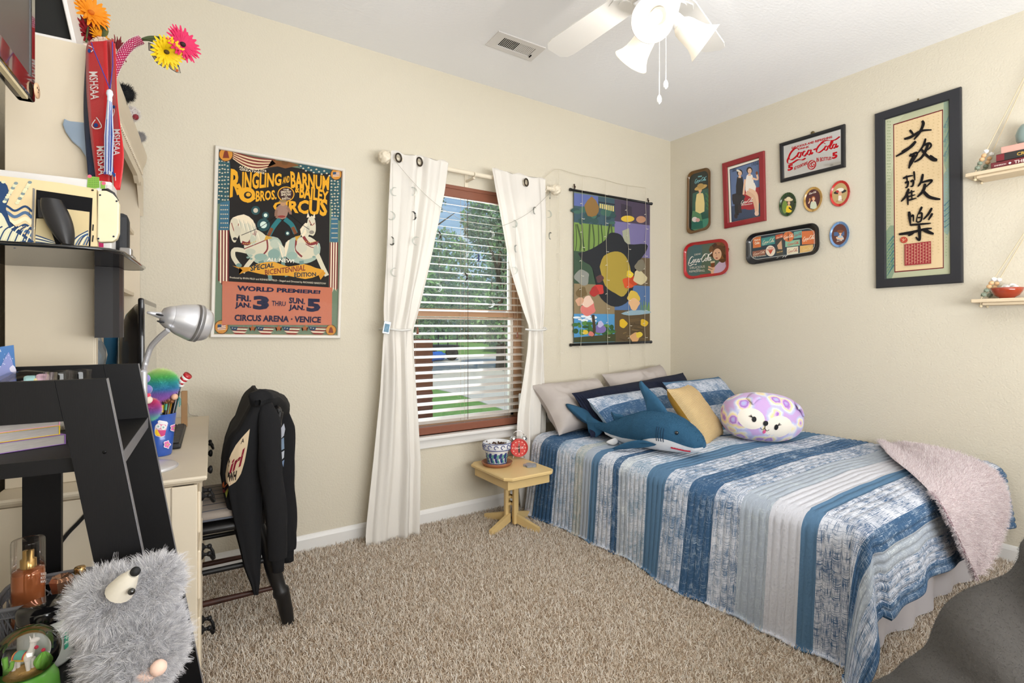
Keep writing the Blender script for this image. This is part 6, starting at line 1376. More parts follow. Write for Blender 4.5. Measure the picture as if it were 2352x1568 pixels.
m.build('arched_valance', creamw, hu)

# ---------------------------------------------------------------- smoked glass shelf with its black bracket
gs = thing('glass_shelf', 'smoked glass shelf on a black bracket at the end of the hutch', 'shelf', tuple(Lw(-.24, 1.7, 1.15)))
GZ_ = 1.332; sm_ = glass_mat('smoked_glass', '#8f8a84', .02, .02)
pl = [(-.455, 1.358), (-.225, 1.358), (-.188, 1.372), (-.170, 1.405), (-.160, 1.715), (-.166, 1.75), (-.19, 1.768), (-.26, 1.768), (-.26, 1.786), (-.455, 1.786)]
M().prism([Lw(x, y, GZ_) for x, y in pl], (0, 0, .008)).build('glass_plate', sm_, gs)
er = [Lw(x, y, GZ_+.004) for x, y in pl]; M().tube(er[:8], .0045, 8).build('edge', mat('black_gloss', '#0e0e10', .12, coat=.6), gs)
prof = [(-.262, 1.69), (-.224, 1.69), (-.212, 1.702), (-.208, 1.73), (-.212, 1.784), (-.262, 1.784)]
m = M(); m.prism([Lw(x, y, 1.147) for x, y in prof], (0, 0, GZ_-1.147-.0005)); m.build('bracket', mat('bracket_black', '#232225', .4), gs)
GT = GZ_+.0095
wbm = mat('white_card', '#dcd8d4', .5)
bx = thing('white_box', 'long white cardboard box with green cactus pictures on the glass shelf', 'box', tuple(Lw(-.3, 1.62, GT)))
M().bbox((-.45, 1.58, GT), (-.212, 1.66, 1.528), .003, xf=WO).bbox((-.45, 1.578, 1.497), (-.212, 1.579, 1.498), .0003, xf=WO).build('carton', wbm, bx)
a = Art(lambda x, y: PLy(x, y, 1.5785), (-.0645, -.998, 0), .0006)
CG = '#7fa94a'
a.poly([(202, 404), (228, 407), (229, 431), (217, 433), (200, 430)], CG); a.poly([(231, 416), (242, 418), (242, 434), (231, 433)], CG); a.ell(206, 405, 5, 4, '#d4687c'); a.ell(238, 421, 5, 4, '#d4687c')
for k in range(30): a.ell(205+(k % 6)*4, 411+(k//6)*4.2, 1, .8, '#3f6328', 6)
a.poly([(246, 424), (257, 426), (257, 436), (246, 434)], '#cfcbc7'); a.poly([(226, 556), (238, 557), (238, 568), (226, 567)], '#b72f62'); a.build('print', printm, bx)
# handheld console with patterned skin, standing with its back to the room
hc = thing('handheld_console', 'handheld game console with a cream and navy wave patterned skin on the glass shelf', 'game console', tuple(Lw(-.32, 1.40, GT)))
skin = mat('cream_skin', '#d9c296', .4, var=.1, vscale=18); cy0 = 1.398
q = lambda x, y, ly=cy0: wL(PLy(x, y, ly))
def panel(pts, th, name, mm, ly=cy0, parent=hc):
    P = [PLy(x, y, ly) for x, y in pts]; return M().prism(P, Lw(0, th, 0)).build(name, mm, parent)
zb = GT+.001
tl = [(-40, 399), (60, 410), (140, 420), (222, 434), (224, 566), (160, 564), (60, 559), (-40, 553)]
body = panel(tl, .014, 'body', skin)
a = Art(lambda x, y: PLy(x, y, cy0), (-.0645, -.998, 0), .0008)
NV2, NV3 = '#2c4468', '#506b8c'
# plain rolling bands in navy on cream
for k in range(7):
    y = 470+k*14; a.line([(-30, y+16), (10, y+2), (34, y+14), (58, y+4), (74, y+16)], 5+k % 3*2, [NV2, NV3, '#e4d8b4'][k % 3], 5)
a.poly([(-30, 420), (10, 418), (22, 450), (14, 480), (30, 520), (70, 548), (70, 557), (-30, 552)], NV2, 3); a.poly([(-30, 480), (4, 490), (22, 524), (60, 552), (-30, 550)], '#d6d3b4', 3)
for k in range(24): a.ell(8+(k*13 % 62), 418+(k*29 % 50), 5, 3.5, ['#cfcdaa', '#7b8a8c', '#ddd3ae'][k % 3], 10)
for k in range(10): a.line([(-20+k*9, 556), (-8+k*9, 530), (6+k*9, 520)], 3, [NV2, '#e2dabb'][k % 2], 4)
for k in range(4): a.ell(68, 478+k*4.5, 1.2, 1.2, '#1d1d1d', 8)
a.poly([(84, 436), (213, 455), (208, 566), (80, 561)], '#121113'); a.poly([(152, 480), (206, 487), (204, 566), (140, 563)], '#c9b68c'); a.poly([(84, 502), (108, 502), (128, 560), (80, 558)], '#b9a983')
for k in range(7): a.line([(162+k*6, 563), (176+k*5, 545), (203, 530+k*3)], 3, [NV2, '#dcd7bb', NV3][k % 3], 4); 
for k in range(5): a.line([(82, 540+k*4), (100, 546+k*3), (126, 556+k*1.5)], 2.5, [NV2, '#dcd7bb'][k % 2], 3)
a.poly([(76, 432), (81, 434), (77, 552), (72, 552)], '#7d7a76'); a.poly([(213, 515), (216, 516), (215, 530), (212, 530)], '#2a2a2a'); a.poly([(213, 540), (216, 541), (214, 556), (211, 555)], '#2a2a2a'); a.ell(213, 437, 3, 2.2, '#2a2420')
a.build('back_print', printm, hc)
rc2 = [(224, 437), (244, 437), (258, 444), (268, 455), (274, 468), (273, 535), (268, 548), (258, 555), (228, 556), (222, 550)]
g = panel(rc2, .02, 'grip', mat('cream_grip', '#ddd0ae', .35, var=.08, vscale=20), cy0-.004)
bvm = g.modifiers.new('bev', 'BEVEL'); bvm.width = .003; bvm.segments = 3
a = Art(lambda x, y: PLy(x, y, cy0-.004), (-.0645, -.998, 0), .0008)
for x, y in ((230, 448), (268, 462), (226, 548), (261, 543)): a.ell(x, y, 2.6, 2.2, '#232a3a', 10)
a.build('screws', printm, hc)
m = M().tube([PLy(x, y, cy0+.004) for x, y in ((234, 437), (246, 438), (258, 446), (270, 462))], [.003, .006, .006, .003], 8); m.build('trigger', mat('black_gloss', '#0e0e10', .12, coat=.6), hc)
c = PLy(130, 512, 1.37); gc = thing('game_controller', 'black game controller grip leaning on the patterned console', 'controller', (c.x, c.y, GT))
bkp = mat('controller_black', '#1c1b1e', .35)
P = []
for f in np.linspace(0, 1, 16):
    x = 118+44*f**1.2-6*f*f; y = 458+104*f; w = 26*math.sin(PI*min(1, .18+.74*f))**.6*(1-.1*f); ctr = PLy(x, y, 1.376); ex = Lw(w*.0009, 0, 0)
    P.append([ctr+ex*math.cos(t)+Lw(0, .016*math.sin(t), 0) for t in np.linspace(0, 2*PI, 19)])
m = M().grid(P); m.add(P[0][:-1], [list(range(18))]); m.add(P[-1][:-1], [list(range(18))]); m.build('grip', bkp, gc)
m = M().prism([PLy(x, y, 1.385) for x, y in ((86, 458), (112, 460), (116, 500), (88, 498))], Lw(0, .008, 0)); m.build('clip', bkp, gc)
p = PLy(278, 520, 1.69); o = M().bbox((p.x-.012, p.y-.05, GT), (p.x+.018, p.y+.03, GT+.125), .012).build('carry_case', mat('case_black', '#1b1c20', .6, bump=.3, bscale=90)); tag(o, 'black padded carry case standing on the glass shelf', 'case')
p = PLy(291, 520, 1.72); nb = thing('notebook', 'dark red notebook standing behind the black carry case', 'notebook', (p.x, p.y, GT))
M().bbox((p.x-.010, p.y-.03, GT), (p.x+.004, p.y+.045, GT+.105), .0015).build('cover', mat('notebook_red', '#7d2430', .5, var=.3, vscale=80), nb); M().box((p.x-.008, p.y-.028, GT+.104), (p.x+.002, p.y+.043, GT+.106)).build('pages', mat('paper_edge', '#ded3bd', .9), nb)
o = M().bbox((-.205, 1.60, GT), (-.172, 1.73, GT+.012), .003, xf=WO).bbox((-.200, 1.605, GT+.012), (-.176, 1.64, GT+.032), .003, xf=WO).bbox((-.196, 1.645, GT+.012), (-.178, 1.72, GT+.022), .003, xf=WO).build('stapler', mat('silver_metal', '#a9a6a4', .3, .9)); tag(o, 'silver and black stapler at the tip of the glass shelf', 'stapler')

# ---------------------------------------------------------------- things on the hutch shelves and desk
def bottle(lab, lx, ly, z, r, h, c, capc):
    p = Lw(lx, ly, z); t = thing('bottle', lab, 'bottle', tuple(p)); M().lathe([(.001, 0), (r, 0), (r, h*.7), (r*.5, h*.82), (.001, h*.82)], p, 18).build('body', mat('b_'+c[1:], c, .25, coat=.3), t); M().lathe([(r*.45, h*.8), (r*.45, h), (.001, h)], p, 14).build('cap', mat('c_'+capc[1:], capc, .4), t)
ZS = 1.0305
bottle('blue bottle with a green cap on the hutch shelf behind the monitor', -.315, 2.34, ZS, .022, .26, '#3f86b8', '#8aa63c')
bottle('green bottle on the hutch shelf behind the monitor', -.318, 2.42, ZS, .024, .22, '#3f8f6c', '#3a5f8c')
p = Lw(-.33, 2.54, ZS); o = M().bbox((-.36, 2.50, ZS), (-.305, 2.58, ZS+.17), .002, xf=WO).build('cardboard_box', mat('kraft', '#8d6a54', .7)); tag(o, 'small brown cardboard box on the hutch shelf', 'box')
p = Lw(-.318, 2.08, ZS); cr_o = M(); bm = bmesh.new(); bmesh.ops.create_icosphere(bm, subdivisions=2, radius=1)
for v in bm.verts: v.co = Vector((v.co.x*.03, v.co.y*.06, v.co.z*.05)); v.co *= 1+.2*mnoise.noise(v.co*60)
cr_o.bm(bm, None, Matrix.Translation(p+Vector((0, 0, .055)))); cr_o.lathe([(.012, .09), (.008, .11), (.001, .14)], p+Lw(.0, .03, 0), 6, smooth=False)
o = cr_o.build('crystal_ornament', mat('crystal', '#cfd6da', .05, trans=.7, coat=.5)); tag(o, 'clear faceted crystal ornament in the hutch beside the monitor', 'ornament')
# monitor
mn = thing('monitor', 'black computer monitor on the desk turned toward the chair', 'monitor', tuple(Lw(-.21, 2.22, DZ)))
gbk = mat('monitor_black', '#131316', .25, coat=.3)
m = M(); m.bbox((-.203, 2.0, .885), (-.187, 2.43, 1.268), .006, xf=WO); m.build('bezel', gbk, mn)
P = []
for f, w in ((0, 1), (.35, .96), (.75, .80), (1, .55)): P.append([Lw(-.2-.062*f, 2.215+.21*w*math.copysign(abs(math.cos(t))**.6, math.cos(t)), 1.076+.186*w*math.copysign(abs(math.sin(t))**.6, math.sin(t))) for t in np.linspace(0, 2*PI, 37)])
m = M().grid(P); m.add(P[-1][:-1], [list(range(36))]); m.build('back_shell', gbk, mn)
M().box((-.187, 2.018, .905), (-.1862, 2.412, 1.25), xf=WO).build('screen', mat('dark_screen', '#2a2a2b', .08, coat=1), mn)
m = M(); m.bbox((-.25, 2.16, .765), (-.22, 2.27, 1.0), .005, xf=WO); m.bbox((-.30, 2.11, DZ), (-.16, 2.32, DZ+.012), .005, xf=WO); m.build('stand', gbk, mn)
# desk lamp
lm = thing('desk_lamp', 'silver gooseneck desk lamp with a bullet shaped shade on the desk', 'lamp', tuple(Lw(-.172, 1.84, DZ)))
silv = mat('satin_silver', '#d6d6da', .36, .6)
M().lathe([(.001, .0), (.084, 0), (.086, .004), (.080, .010), (.04, .018), (.014, .022), (.012, .03), (.001, .03)], Lw(-.172, 1.84, DZ+.0005), 40).build('base', silv, lm)
M().tube([Lw(-.172, 1.84, DZ+.02), Lw(-.172, 1.84, 1.045)], .0085, 14).build('stem', silv, lm)
hA, hB = PD(337, 717, 1.52), PD(478, 748, 1.64); ax = (hB-hA).normalized()
nk = smooth_curve([Lw(-.172, 1.84, 1.045), PD(333, 838, 1.545), PD(345, 800, 1.54), PD(365, 776, 1.535), PD(386, 758, 1.535)], 18)
m = M(); m.tube(nk, .0068, 12); 
for i in range(0, len(nk)-1, 1):
    d = (nk[i+1]-nk[i]).normalized(); m.tube([nk[i]-d*.0009, nk[i]+d*.0009], .0078, 12)
m.build('gooseneck', silv, lm)
Lh = (hB-hA).length
M().lathe([(.001, 0), (.004, .002), (.0055, .012), (.010, .034), (.0105, .036), (.024, .040), (.034, .055), (.037, .064)], hA, 36, axis=ax).build('cap', silv, lm)
M().lathe([(.037, .0645), (.047, .085), (.056, .115), (.059, .140), (.058, Lh-.045), (.055, Lh-.025), (.050, Lh-.009), (.044, Lh), (.041, Lh-.002), (.052, .140), (.034, .075)], hA, 40, axis=ax).build('shade', silv, lm)
m = M()
for s_ in (-.35, .1): 
    e = ax.orthogonal().normalized(); c = hA+ax*.052+Vector((-.35, -.5, s_)).normalized()*.031; m.ball(c, .0065, 10, None, (1.6, 1, .5), Vector((1, 0, 0)).rotation_difference(ax).to_matrix())
m.build('vent_slots', mat('slot_dark', '#26262a', .6), lm)
bl_ = M().lathe([(.012, Lh-.05), (.022, Lh-.02), (.02, Lh-.008), (.001, Lh-.004)], hA, 16, axis=ax).build('bulb', mat('bulb_off', '#e8e6e0', .3), lm)
# pen cup
cx, cyy = -.148, 2.03; cp = Lw(cx, cyy, DZ+.0006); cup = thing('pen_cup', 'blue tumbler with owl and flower stickers holding pens on the desk', 'cup', tuple(cp))
cb = M().lathe([(.001, .001), (.032, 0), (.034, .004), (.046, .135), (.0445, .135), (.033, .008), (.001, .006)], cp, 40).build('tumbler', mat('blue_plastic', '#2f55a8', .3, coat=.3), cup)
a = Art(on_mesh(cb), (0, 0, 0), 0, 0).crop(320, 840, 6.033)
_P = a.P; a.P = lambda x, y: a.pl(a.x0+x/a.sc, a.y0+y/a.sc)+(Vector((0, 0, CAMZ))-PD(a.x0+x/a.sc, a.y0+y/a.sc, 1.7)).normalized()*(.00035*a.k)
a.fill([(250, 760), (275, 750), (290, 785), (360, 795), (378, 770), (398, 775), (385, 830), (370, 880), (355, 935), (352, 970), (300, 990), (240, 985), (215, 945), (212, 890), (222, 820), (262, 790)], '#e9e3e6')
a.fill([(228, 880), (370, 885), (350, 965), (300, 978), (245, 972), (222, 935)], '#c9417a'); a.fill([(225, 880), (248, 880), (298, 972), (240, 970), (218, 930)], '#eec22e'); a.fill([(240, 800), (372, 815), (366, 882), (230, 880)], '#d98aa8')
for x, y in ((262, 838), (333, 850)): a.ell(x, y, 33, 33, '#f4f2ee', 16); a.ell(x, y, 22, 22, '#c9d6d6', 14); a.ell(x, y, 6, 6, '#222222', 10)
for x, y, r in ((382, 1088, 46), (470, 860, 44)):
    a.fill([(x+(r*(1+.2*math.cos(5*t)))*math.cos(t), y+(r*1.15*(1+.2*math.cos(5*t)))*math.sin(t)) for t in np.linspace(0, 2*PI, 31)[:-1]], '#f1eaee'); a.fill([(x+(r*.82*(1+.2*math.cos(5*t)))*math.cos(t), y+(r*.95*(1+.2*math.cos(5*t)))*math.sin(t)) for t in np.linspace(0, 2*PI, 31)[:-1]], '#d873a8'); a.ell(x+6, y, 9, 11, '#b7d24a', 12)
a.build('stickers', paint_mat('sticker', .35), cup)
def pen(lab, px, py, col, r=.0042, ang=0, base=None, tipc=None, sphere=None):
    tip = PD(px, py, 1.70); b = cp+Vector(((tip.x-cp.x)*.25, (tip.y-cp.y)*.25, .012)); 
    t = thing('pen', lab, 'pen', tuple(b), 'pens in the blue tumbler'); M().tube([b, b+(tip-b)*.97, tip], [r, r, r*.5], 8).build('barrel', mat('pen_'+col[1:], col, .35, coat=.2), t)
    if tipc: M().tube([b+(tip-b)*.78, b+(tip-b)*.93], r*1.15, 8).build('band', mat('pen_'+tipc[1:], tipc, .35), t)
    return t, b, tip
pen('lime green pen in the blue tumbler', 368, 920, '#a8cf2e'); pen('black pen with a yellow band in the blue tumbler', 373, 922, '#1a1a1c', .0052, tipc='#e8c31c'); pen('black pen with a mint green cap in the tumbler', 384, 915, '#202022', .005, tipc='#58b08c')
pen('orange yellow pencil in the blue tumbler', 396, 922, '#dfa02a', .0045); pen('violet marker in the blue tumbler', 403, 925, '#6a5ac0', .005); pen('dark green pen in the blue tumbler', 390, 926, '#3d7a3a')
def pom(o, mm, n, l): fur(o, n*2, l*.9, 2, .0004, .00012, rnd=.4, normal=.8, steps=3)
def rainbow_hair(name, stops, z0, z1):
    m = bpy.data.materials.new(name); m.use_nodes = True; nt = m.node_tree; p = nt.nodes['Principled BSDF']; g = nt.nodes.new('ShaderNodeNewGeometry'); s_ = nt.nodes.new('ShaderNodeSeparateXYZ'); mr = nt.nodes.new('ShaderNodeMapRange'); r = nt.nodes.new('ShaderNodeValToRGB')
    mr.inputs['From Min'].default_value = z0; mr.inputs['From Max'].default_value = z1
    while len(r.color_ramp.elements) < len(stops): r.color_ramp.elements.new(.5)
    for e, (a, c) in zip(r.color_ramp.elements, stops): e.position = a; e.color = (*lin(c), 1)
    for a, b in ((g.outputs['Position'], s_.inputs[0]), (s_.outputs['Z'], mr.inputs['Value']), (mr.outputs[0], r.inputs[0]), (r.outputs[0], p.inputs['Base Color'])): nt.links.new(a, b)
    p.inputs['Roughness'].default_value = .7; return m
pt_, b, tip = pen('pen topped with a large rainbow pompom', 372, 915, '#7c4a9c'); c = PD(369, 884, 1.66)
RB = [(0, '#cf7bdc'), (.26, '#ad86dc'), (.40, '#57a8d8'), (.60, '#4cc0c0'), (.78, '#7cdc84'), (1, '#d8f09a')]
rm = rainbow_hair('rainbow_fur', RB, c.z-.052, c.z+.05); o = M().ball(c, .040, 24).build('pompom', [rm, rm], pt_); pom(o, rm, 9000, .019)
pt_, b, tip = pen('pen topped with a smaller pink and green pompom', 352, 930, '#b84a86'); c = PD(345, 940, 1.60)
rm2 = rainbow_hair('rainbow_fur_pink', [(0, '#86e07a'), (.25, '#86cfc8'), (.45, '#b08ad8'), (.65, '#d86ab8'), (.85, '#f25a8c'), (1, '#f2e6a0')], c.z-.045, c.z+.04); o = M().ball(c, .021, 20, None, (1, 1, 1.25)).build('pompom', [rm2, rm2], pt_); pom(o, rm2, 6000, .014)
pt_, b, tip = pen('black pen with a red and white striped stovepipe topper', 412, 880, '#18181a', .007); d = (PD(430, 863, 1.70)-tip).normalized(); cM = mat('topper_white', '#ebe7e2', .4)
M().lathe([(.001, -.004), (.016, -.003), (.017, .001), (.011, .003)], tip, 18, axis=d).build('brim', cM, pt_)
rd_ = mat('topper_red', '#b3202a', .3, coat=.4)
for k in range(5): M().lathe([(.0105+.0006*k, .003+k*.0075), (.0111+.0006*k, .003+(k+1)*.0075), (.001, .003+(k+1)*.0075)], tip, 18, axis=d).build('stripe', rd_ if k % 2 == 0 else cM, pt_)
pt_, b, tip = pen('pen topped with a brown curly ornament', 390, 918, '#6b4a2c'); m = M(); rs = random.Random(3)
for k in range(14): m.ball(PD(388+rs.uniform(-12, 14), 916+rs.uniform(-9, 6), 1.665), rs.uniform(.006, .010), 8)
m.build('topper', mat('copper_curl', '#8d5f3e', .35, .3), pt_); M().ball(PD(401, 911, 1.66), .010, 12).build('bead', mat('peach', '#e6b795', .5), pt_)
pt_, b, tip = pen('pen topped with teal fringe', 408, 915, '#2c7f86'); m = M()
for k in range(26): a_ = k*.9; m.tube([PD(407, 908, 1.70), PD(407+8*math.cos(a_), 916+5*math.sin(a_), 1.70), PD(407+8*math.cos(a_), 930+4*math.sin(a_*2), 1.70)], .0012, 5)
m.build('fringe', mat('teal_fringe', '#4f9c9a', .8), pt_)
pt_, b, tip = pen('pen topped with lilac and white plush balls', 340, 900, '#8c7cc0'); 
for k, (x, y, c, r) in enumerate(((326, 856, '#e6e2e2', .012), (333, 869, '#8a84c8', .014), (329, 884, '#e6e2e2', .010), (338, 894, '#7a74b8', .014), (336, 908, '#d43a5c', .012), (340, 918, '#e6d4c4', .012))): M().ball(PD(x, y, 1.57), r, 12).build('ball', mat('plush_'+c[1:], c, .8, sheen=.5), pt_)
kb = thing('keyboard', 'black computer keyboard lying on the desk behind the tumbler', 'keyboard', tuple(Lw(-.16, 2.27, DZ)))
M().bbox((-.235, 2.095, DZ+.0005), (-.092, 2.52, DZ+.018), .006, xf=WO).build('case', mat('keyboard_black', '#1d1d1f', .45), kb); m = M()
for i in range(5):
    for j in range(15): m.bbox((-.225+i*.026, 2.11+j*.0268, DZ+.018), (-.203+i*.026, 2.132+j*.0268, DZ+.023), .002, xf=WO)
kk = m.build('keys', mat('key_black', '#28282b', .5), kb); kk['kind'] = 'stuff'
o = M().bbox((-.112, 2.555, DZ+.0005), (-.090, 2.575, DZ+.15), .002, xf=WO).build('wooden_block', mat('tan_wood', '#a67f55', .6, var=.2, vscale=20)); tag(o, 'thin tan wooden block standing at the far end of the desk', 'block')
o = M().tube(smooth_curve([PA(405, 892, .012), PA(422, 906, .010), (PA(433, 930, .010)), PA(436, 950, .012), Lw(-.055, 2.828, DZ+.003)], 8), .0022, 6).build('cable', mat('white_cable', '#cfc8bb', .5)); tag(o, 'thin white cable against the wall behind the pen cup', 'cable')
p = PLy(140, 1100, 1.655); o = M().tube(smooth_curve([PLy(200, 1178, 1.6855), PLy(180, 1200, 1.6855), PLy(150, 1232, 1.6855), PLy(110, 1290, 1.6855), PLy(60, 1370, 1.6855), PLy(20, 1430, 1.6855)], 6), .0045, 8).build('cable', mat('black_cable', '#121214', .5)); tag(o, 'black cable hanging beside the desk behind the ladder shelf', 'cable')

# ---------------------------------------------------------------- television on the wall at the far left
tv = thing('television', 'flat screen television mounted high at the left edge of the photo', 'television', tuple(Lw(-.34, 1.05, 1.65)))
tg = mat('tv_gloss', '#141214', .1, coat=.8)
TB, TXX = 1.649, -.325
m = M(); m.bbox((TXX-.028, .60, TB), (TXX, 1.46, TB+.047), .004, xf=WO).bbox((TXX-.028, .60, 2.12), (TXX, 1.46, 2.16), .004, xf=WO).bbox((TXX-.028, 1.43, TB), (TXX, 1.46, 2.16), .004, xf=WO).bbox((TXX-.028, .60, TB), (TXX, .63, 2.16), .004, xf=WO); m.build('bezel', tg, tv)
M().box((TXX-.02, .63, TB+.047), (TXX-.003, 1.43, 2.12), xf=WO).build('screen', mat('tv_screen', '#4b4745', .4), tv)
M().bbox((TXX-.10, .70, TB+.06), (TXX-.028, 1.36, 2.08), .02, xf=WO).build('back_housing', mat('tv_back', '#2d2c2e', .6), tv)
M().box((TXX-.012, .61, TB-.007), (TXX-.003, 1.42, TB-.0001), xf=WO).build('wood_strip', mat('travertine', '#cfc09a', .6, var=.25, vscale=30), tv)
m = M()
for k in range(9): m.bbox((TXX-.085+k*.006, .72, TB+.052), (TXX-.082+k*.006, 1.32, TB+.062), .0006, xf=WO)
m.build('vent_ribs', mat('tv_back', '#2d2c2e', .6), tv)
p = PLx(83, 208, TXX+.004); c = M().lathe([(.001, .003), (.0155, .003), (.016, .002), (.016, 0)], p, 24, axis=Lw(1, 0, 0)).build('wood_disc', mat('wood_slice', '#dcb791', .5), tv)
m = M()
for dy, dz, r in ((-.006, .004, .0025), (.005, .004, .0025), (0, -.003, .002)): m.ball(p+Lw(.0032, dy, dz), r, 8, None, (.3, 1, 1))
m.build('disc_marks', mat('ink_brown', '#3d2a22', .7), tv)

# ---------------------------------------------------------------- on top of the hutch
HZ = HT+.0085
ly = 1.80; sbx = thing('shadow_box', 'white framed black shadow box leaning on top of the hutch', 'shadow box', tuple(PLy(150, 80, ly)))
whf = mat('white_lacquer', '#e0dcd8', .4)
zq = lambda x, y, l=ly: PLy(x, y, l)
bot = HT+.001
def bx_pts(l): 
    a, b, c_, d = wL(zq(40, 66, l)), wL(zq(176, 88, l)), wL(zq(132, -90, l)), wL(zq(-4, -90, l)); a.z = b.z = bot; return [Lw(v.x, l, v.z) for v in (a, b, c_, d)]
f0, f1 = bx_pts(1.80), None
m = M(); w_ = .010; I = []
m2 = M(); I = frame_bars(m2, f0, (-SA, -CA, 0), w_, -.17, 0); m2.build('frame', whf, sbx)
M().prism([v+Lw(0, .03, 0) for v in I], Lw(0, .004, 0)).build('black_panel', mat('black_velvet', '#0d0e0d', .6), sbx)
def gerbera(parent, c, nrm, R, col, ctr, n=22, seed=0, cup=.25):
    rs = random.Random(seed); nrm = Vector(nrm).normalized(); e1 = nrm.orthogonal().normalized(); e2 = nrm.cross(e1); m = M(); c = Vector(c)
    for layer, (rr, k) in enumerate(((1, n), (.78, n-4))):
        for i in range(k):
            a = 2*PI*(i+.5*layer)/k+rs.uniform(-.06, .06); d = e1*math.cos(a)+e2*math.sin(a); s_ = nrm.cross(d); L_ = R*rr*rs.uniform(.86, 1.08); w = R*.115
            P = []
            for f in np.linspace(0, 1, 6): ctr_ = c+d*(R*.12+L_*f*.92)+nrm*(cup*R*math.sin(f*1.7)+layer*R*.06+rs.uniform(-.02, .02)*R*f); ww = w*math.sin(PI*(.16+.74*f))*1.0; P.append([ctr_-s_*ww, ctr_+nrm*ww*-.25, ctr_+s_*ww])
            m.grid(P)
    o = m.build('petals', mat('petal_'+col[1:], col, .6, transl=.2), parent); M().ball(c+nrm*R*.1, R*.17, 12, None, (1, 1, .8)).build('flower_centre', mat('petal_'+ctr[1:], ctr, .8), parent)
fl = thing('flower_arrangement', 'arrangement of orange and red silk flowers behind the shadow box on the hutch', 'flowers', tuple(Lw(-.36, 2.0, HT)))
F3 = lambda x, y, t: PD(x, y, t)
G3 = lambda x, y, t: PD(x, y, t+.13)
M().lathe([(.001, .0), (.045, 0), (.055, .08), (.05, .09), (.045, .02), (.001, .01)], Lw(-.345, 2.03, HT+.001), 20).build('basket', mat('white_wicker', '#d8c4b4', .8, bump=1, bscale=70), fl)
gerbera(fl, G3(207, 30, 1.50), (.5, -.8, .15), .052, '#f0930f', '#c96a10', 20, 1); gerbera(fl, G3(202, 77, 1.50), (.6, -.7, .1), .045, '#8a1420', '#5a0c14', 16, 2); gerbera(fl, G3(226, 86, 1.52), (.6, -.7, .3), .034, '#f0a012', '#c96a10', 16, 3); gerbera(fl, G3(262, 118, 1.56), (.8, -.3, -.1), .050, '#8c2230', '#4c1018', 16, 4)
m = M()
for (x, y, r) in ((218, 60, .034), (228, 66, .03), (205, 58, .03)):
    c = G3(x, y, 1.53); m.grid([[c+Vector((r*f*math.cos(t)*.8, .004*math.cos(3*t), r*f*math.sin(t))) for t in np.linspace(0, 2*PI, 15)] for f in (.02, .5, 1)])
m.build('round_leaves', mat('olive_leaf', '#6b6a34', .6), fl)
m = M()
for x0, y0, x1, y1 in ((232, 95, 241, 45), (228, 92, 226, 45), (238, 95, 236, 60)): m.tube([G3(x0, y0, 1.53), G3((x0+x1)/2+2, (y0+y1)/2, 1.53), G3(x1, y1, 1.53)], [.004, .0035, .0004], 6)
for x, y, c in ((207, 30, 1.5), (202, 77, 1.5), (226, 86, 1.52), (262, 118, 1.56)): m.tube([G3(x, y, c+.01), Lw(-.345, 2.03, HT+.03)], .0025, 6)
m.build('stems', mat('stem_green', '#4c5a34', .6), fl)
m = M(); rs = random.Random(9)
for k in range(90):
    a_ = k/90; x = 212+a_*60; y = 97-14*math.sin(PI*a_*.9)+a_*a_*40; m.ball(G3(x+rs.uniform(-4, 4), y+rs.uniform(-4, 4), 1.49+.05*a_), .0042, 6)
m.build('seed_garland', mat('seed_cream', '#d9c0ae', .8), fl)
bq = thing('flower_bouquet', 'yellow and pink gerberas on stems wrapped in pink dotted cloth with a paper butterfly', 'flowers', tuple(F3(262, 160, 1.56)))
cv = smooth_curve([F3(255, 178, 1.54), F3(266, 152, 1.55), F3(283, 122, 1.56), F3(303, 101, 1.57), F3(325, 91, 1.58)], 10); m = M(); m.tube(cv, .0125, 16); wr_ = m.build('wrap', mat('magenta_cloth', '#a3174f', .7), bq)
m = M()
for i, p in enumerate(cv[:-1]):
    d = (cv[i+1]-p).normalized(); e1 = d.orthogonal().normalized(); e2 = d.cross(e1)
    for k in range(9): a_ = 2*PI*(k+.5*(i % 2))/9; m.ball(p+(e1*math.cos(a_)+e2*math.sin(a_))*.0125, .0014, 6)
m.build('dots', mat('dot_white', '#ead9dc', .7), bq)
e = cv[-1]; stg = mat('stem_green', '#4c5a34', .6); m = M()
for pts in (((345, 85, 1.6), (375, 88, 1.61), (408, 100, 1.62)), ((345, 88, 1.59), (365, 92, 1.6), (385, 112, 1.6)), ((342, 92, 1.58), (360, 98, 1.58), (378, 115, 1.58))): m.tube(smooth_curve([e]+[F3(*q_) for q_ in pts], 6), .0036, 8)
m.build('stems', stg, bq)
gerbera(bq, F3(417, 103, 1.60), (.55, -.8, .1), .052, '#d92d62', '#2a1a1c', 24, 5, .2); gerbera(bq, F3(381, 119, 1.57), (.35, -.8, -.35), .046, '#ecc90f', '#4b3a10', 22, 6, .35)
def wing(pts, t): return M().prism([F3(x, y, t) for x, y in pts], Vector((.0006, .0008, 0)))
bw_ = wing([(341, 98), (352, 102), (360, 112), (366, 130), (352, 118), (342, 116)], 1.60); wm = mat('paper_wing', '#cfc8bb', .7); bw_.build('butterfly_wing', wm, bq)
wing([(347, 124), (352, 122), (372, 140), (384, 152), (378, 156), (360, 144)], 1.60).build('butterfly_wing', wm, bq)
wing([(385, 148), (402, 140), (410, 150), (415, 168), (405, 166), (392, 158)], 1.60).build('butterfly_wing', wm, bq)
a = Art(lambda x, y: F3(x, y, 1.598), Vector((-.35, -.9, 0)), .0004)
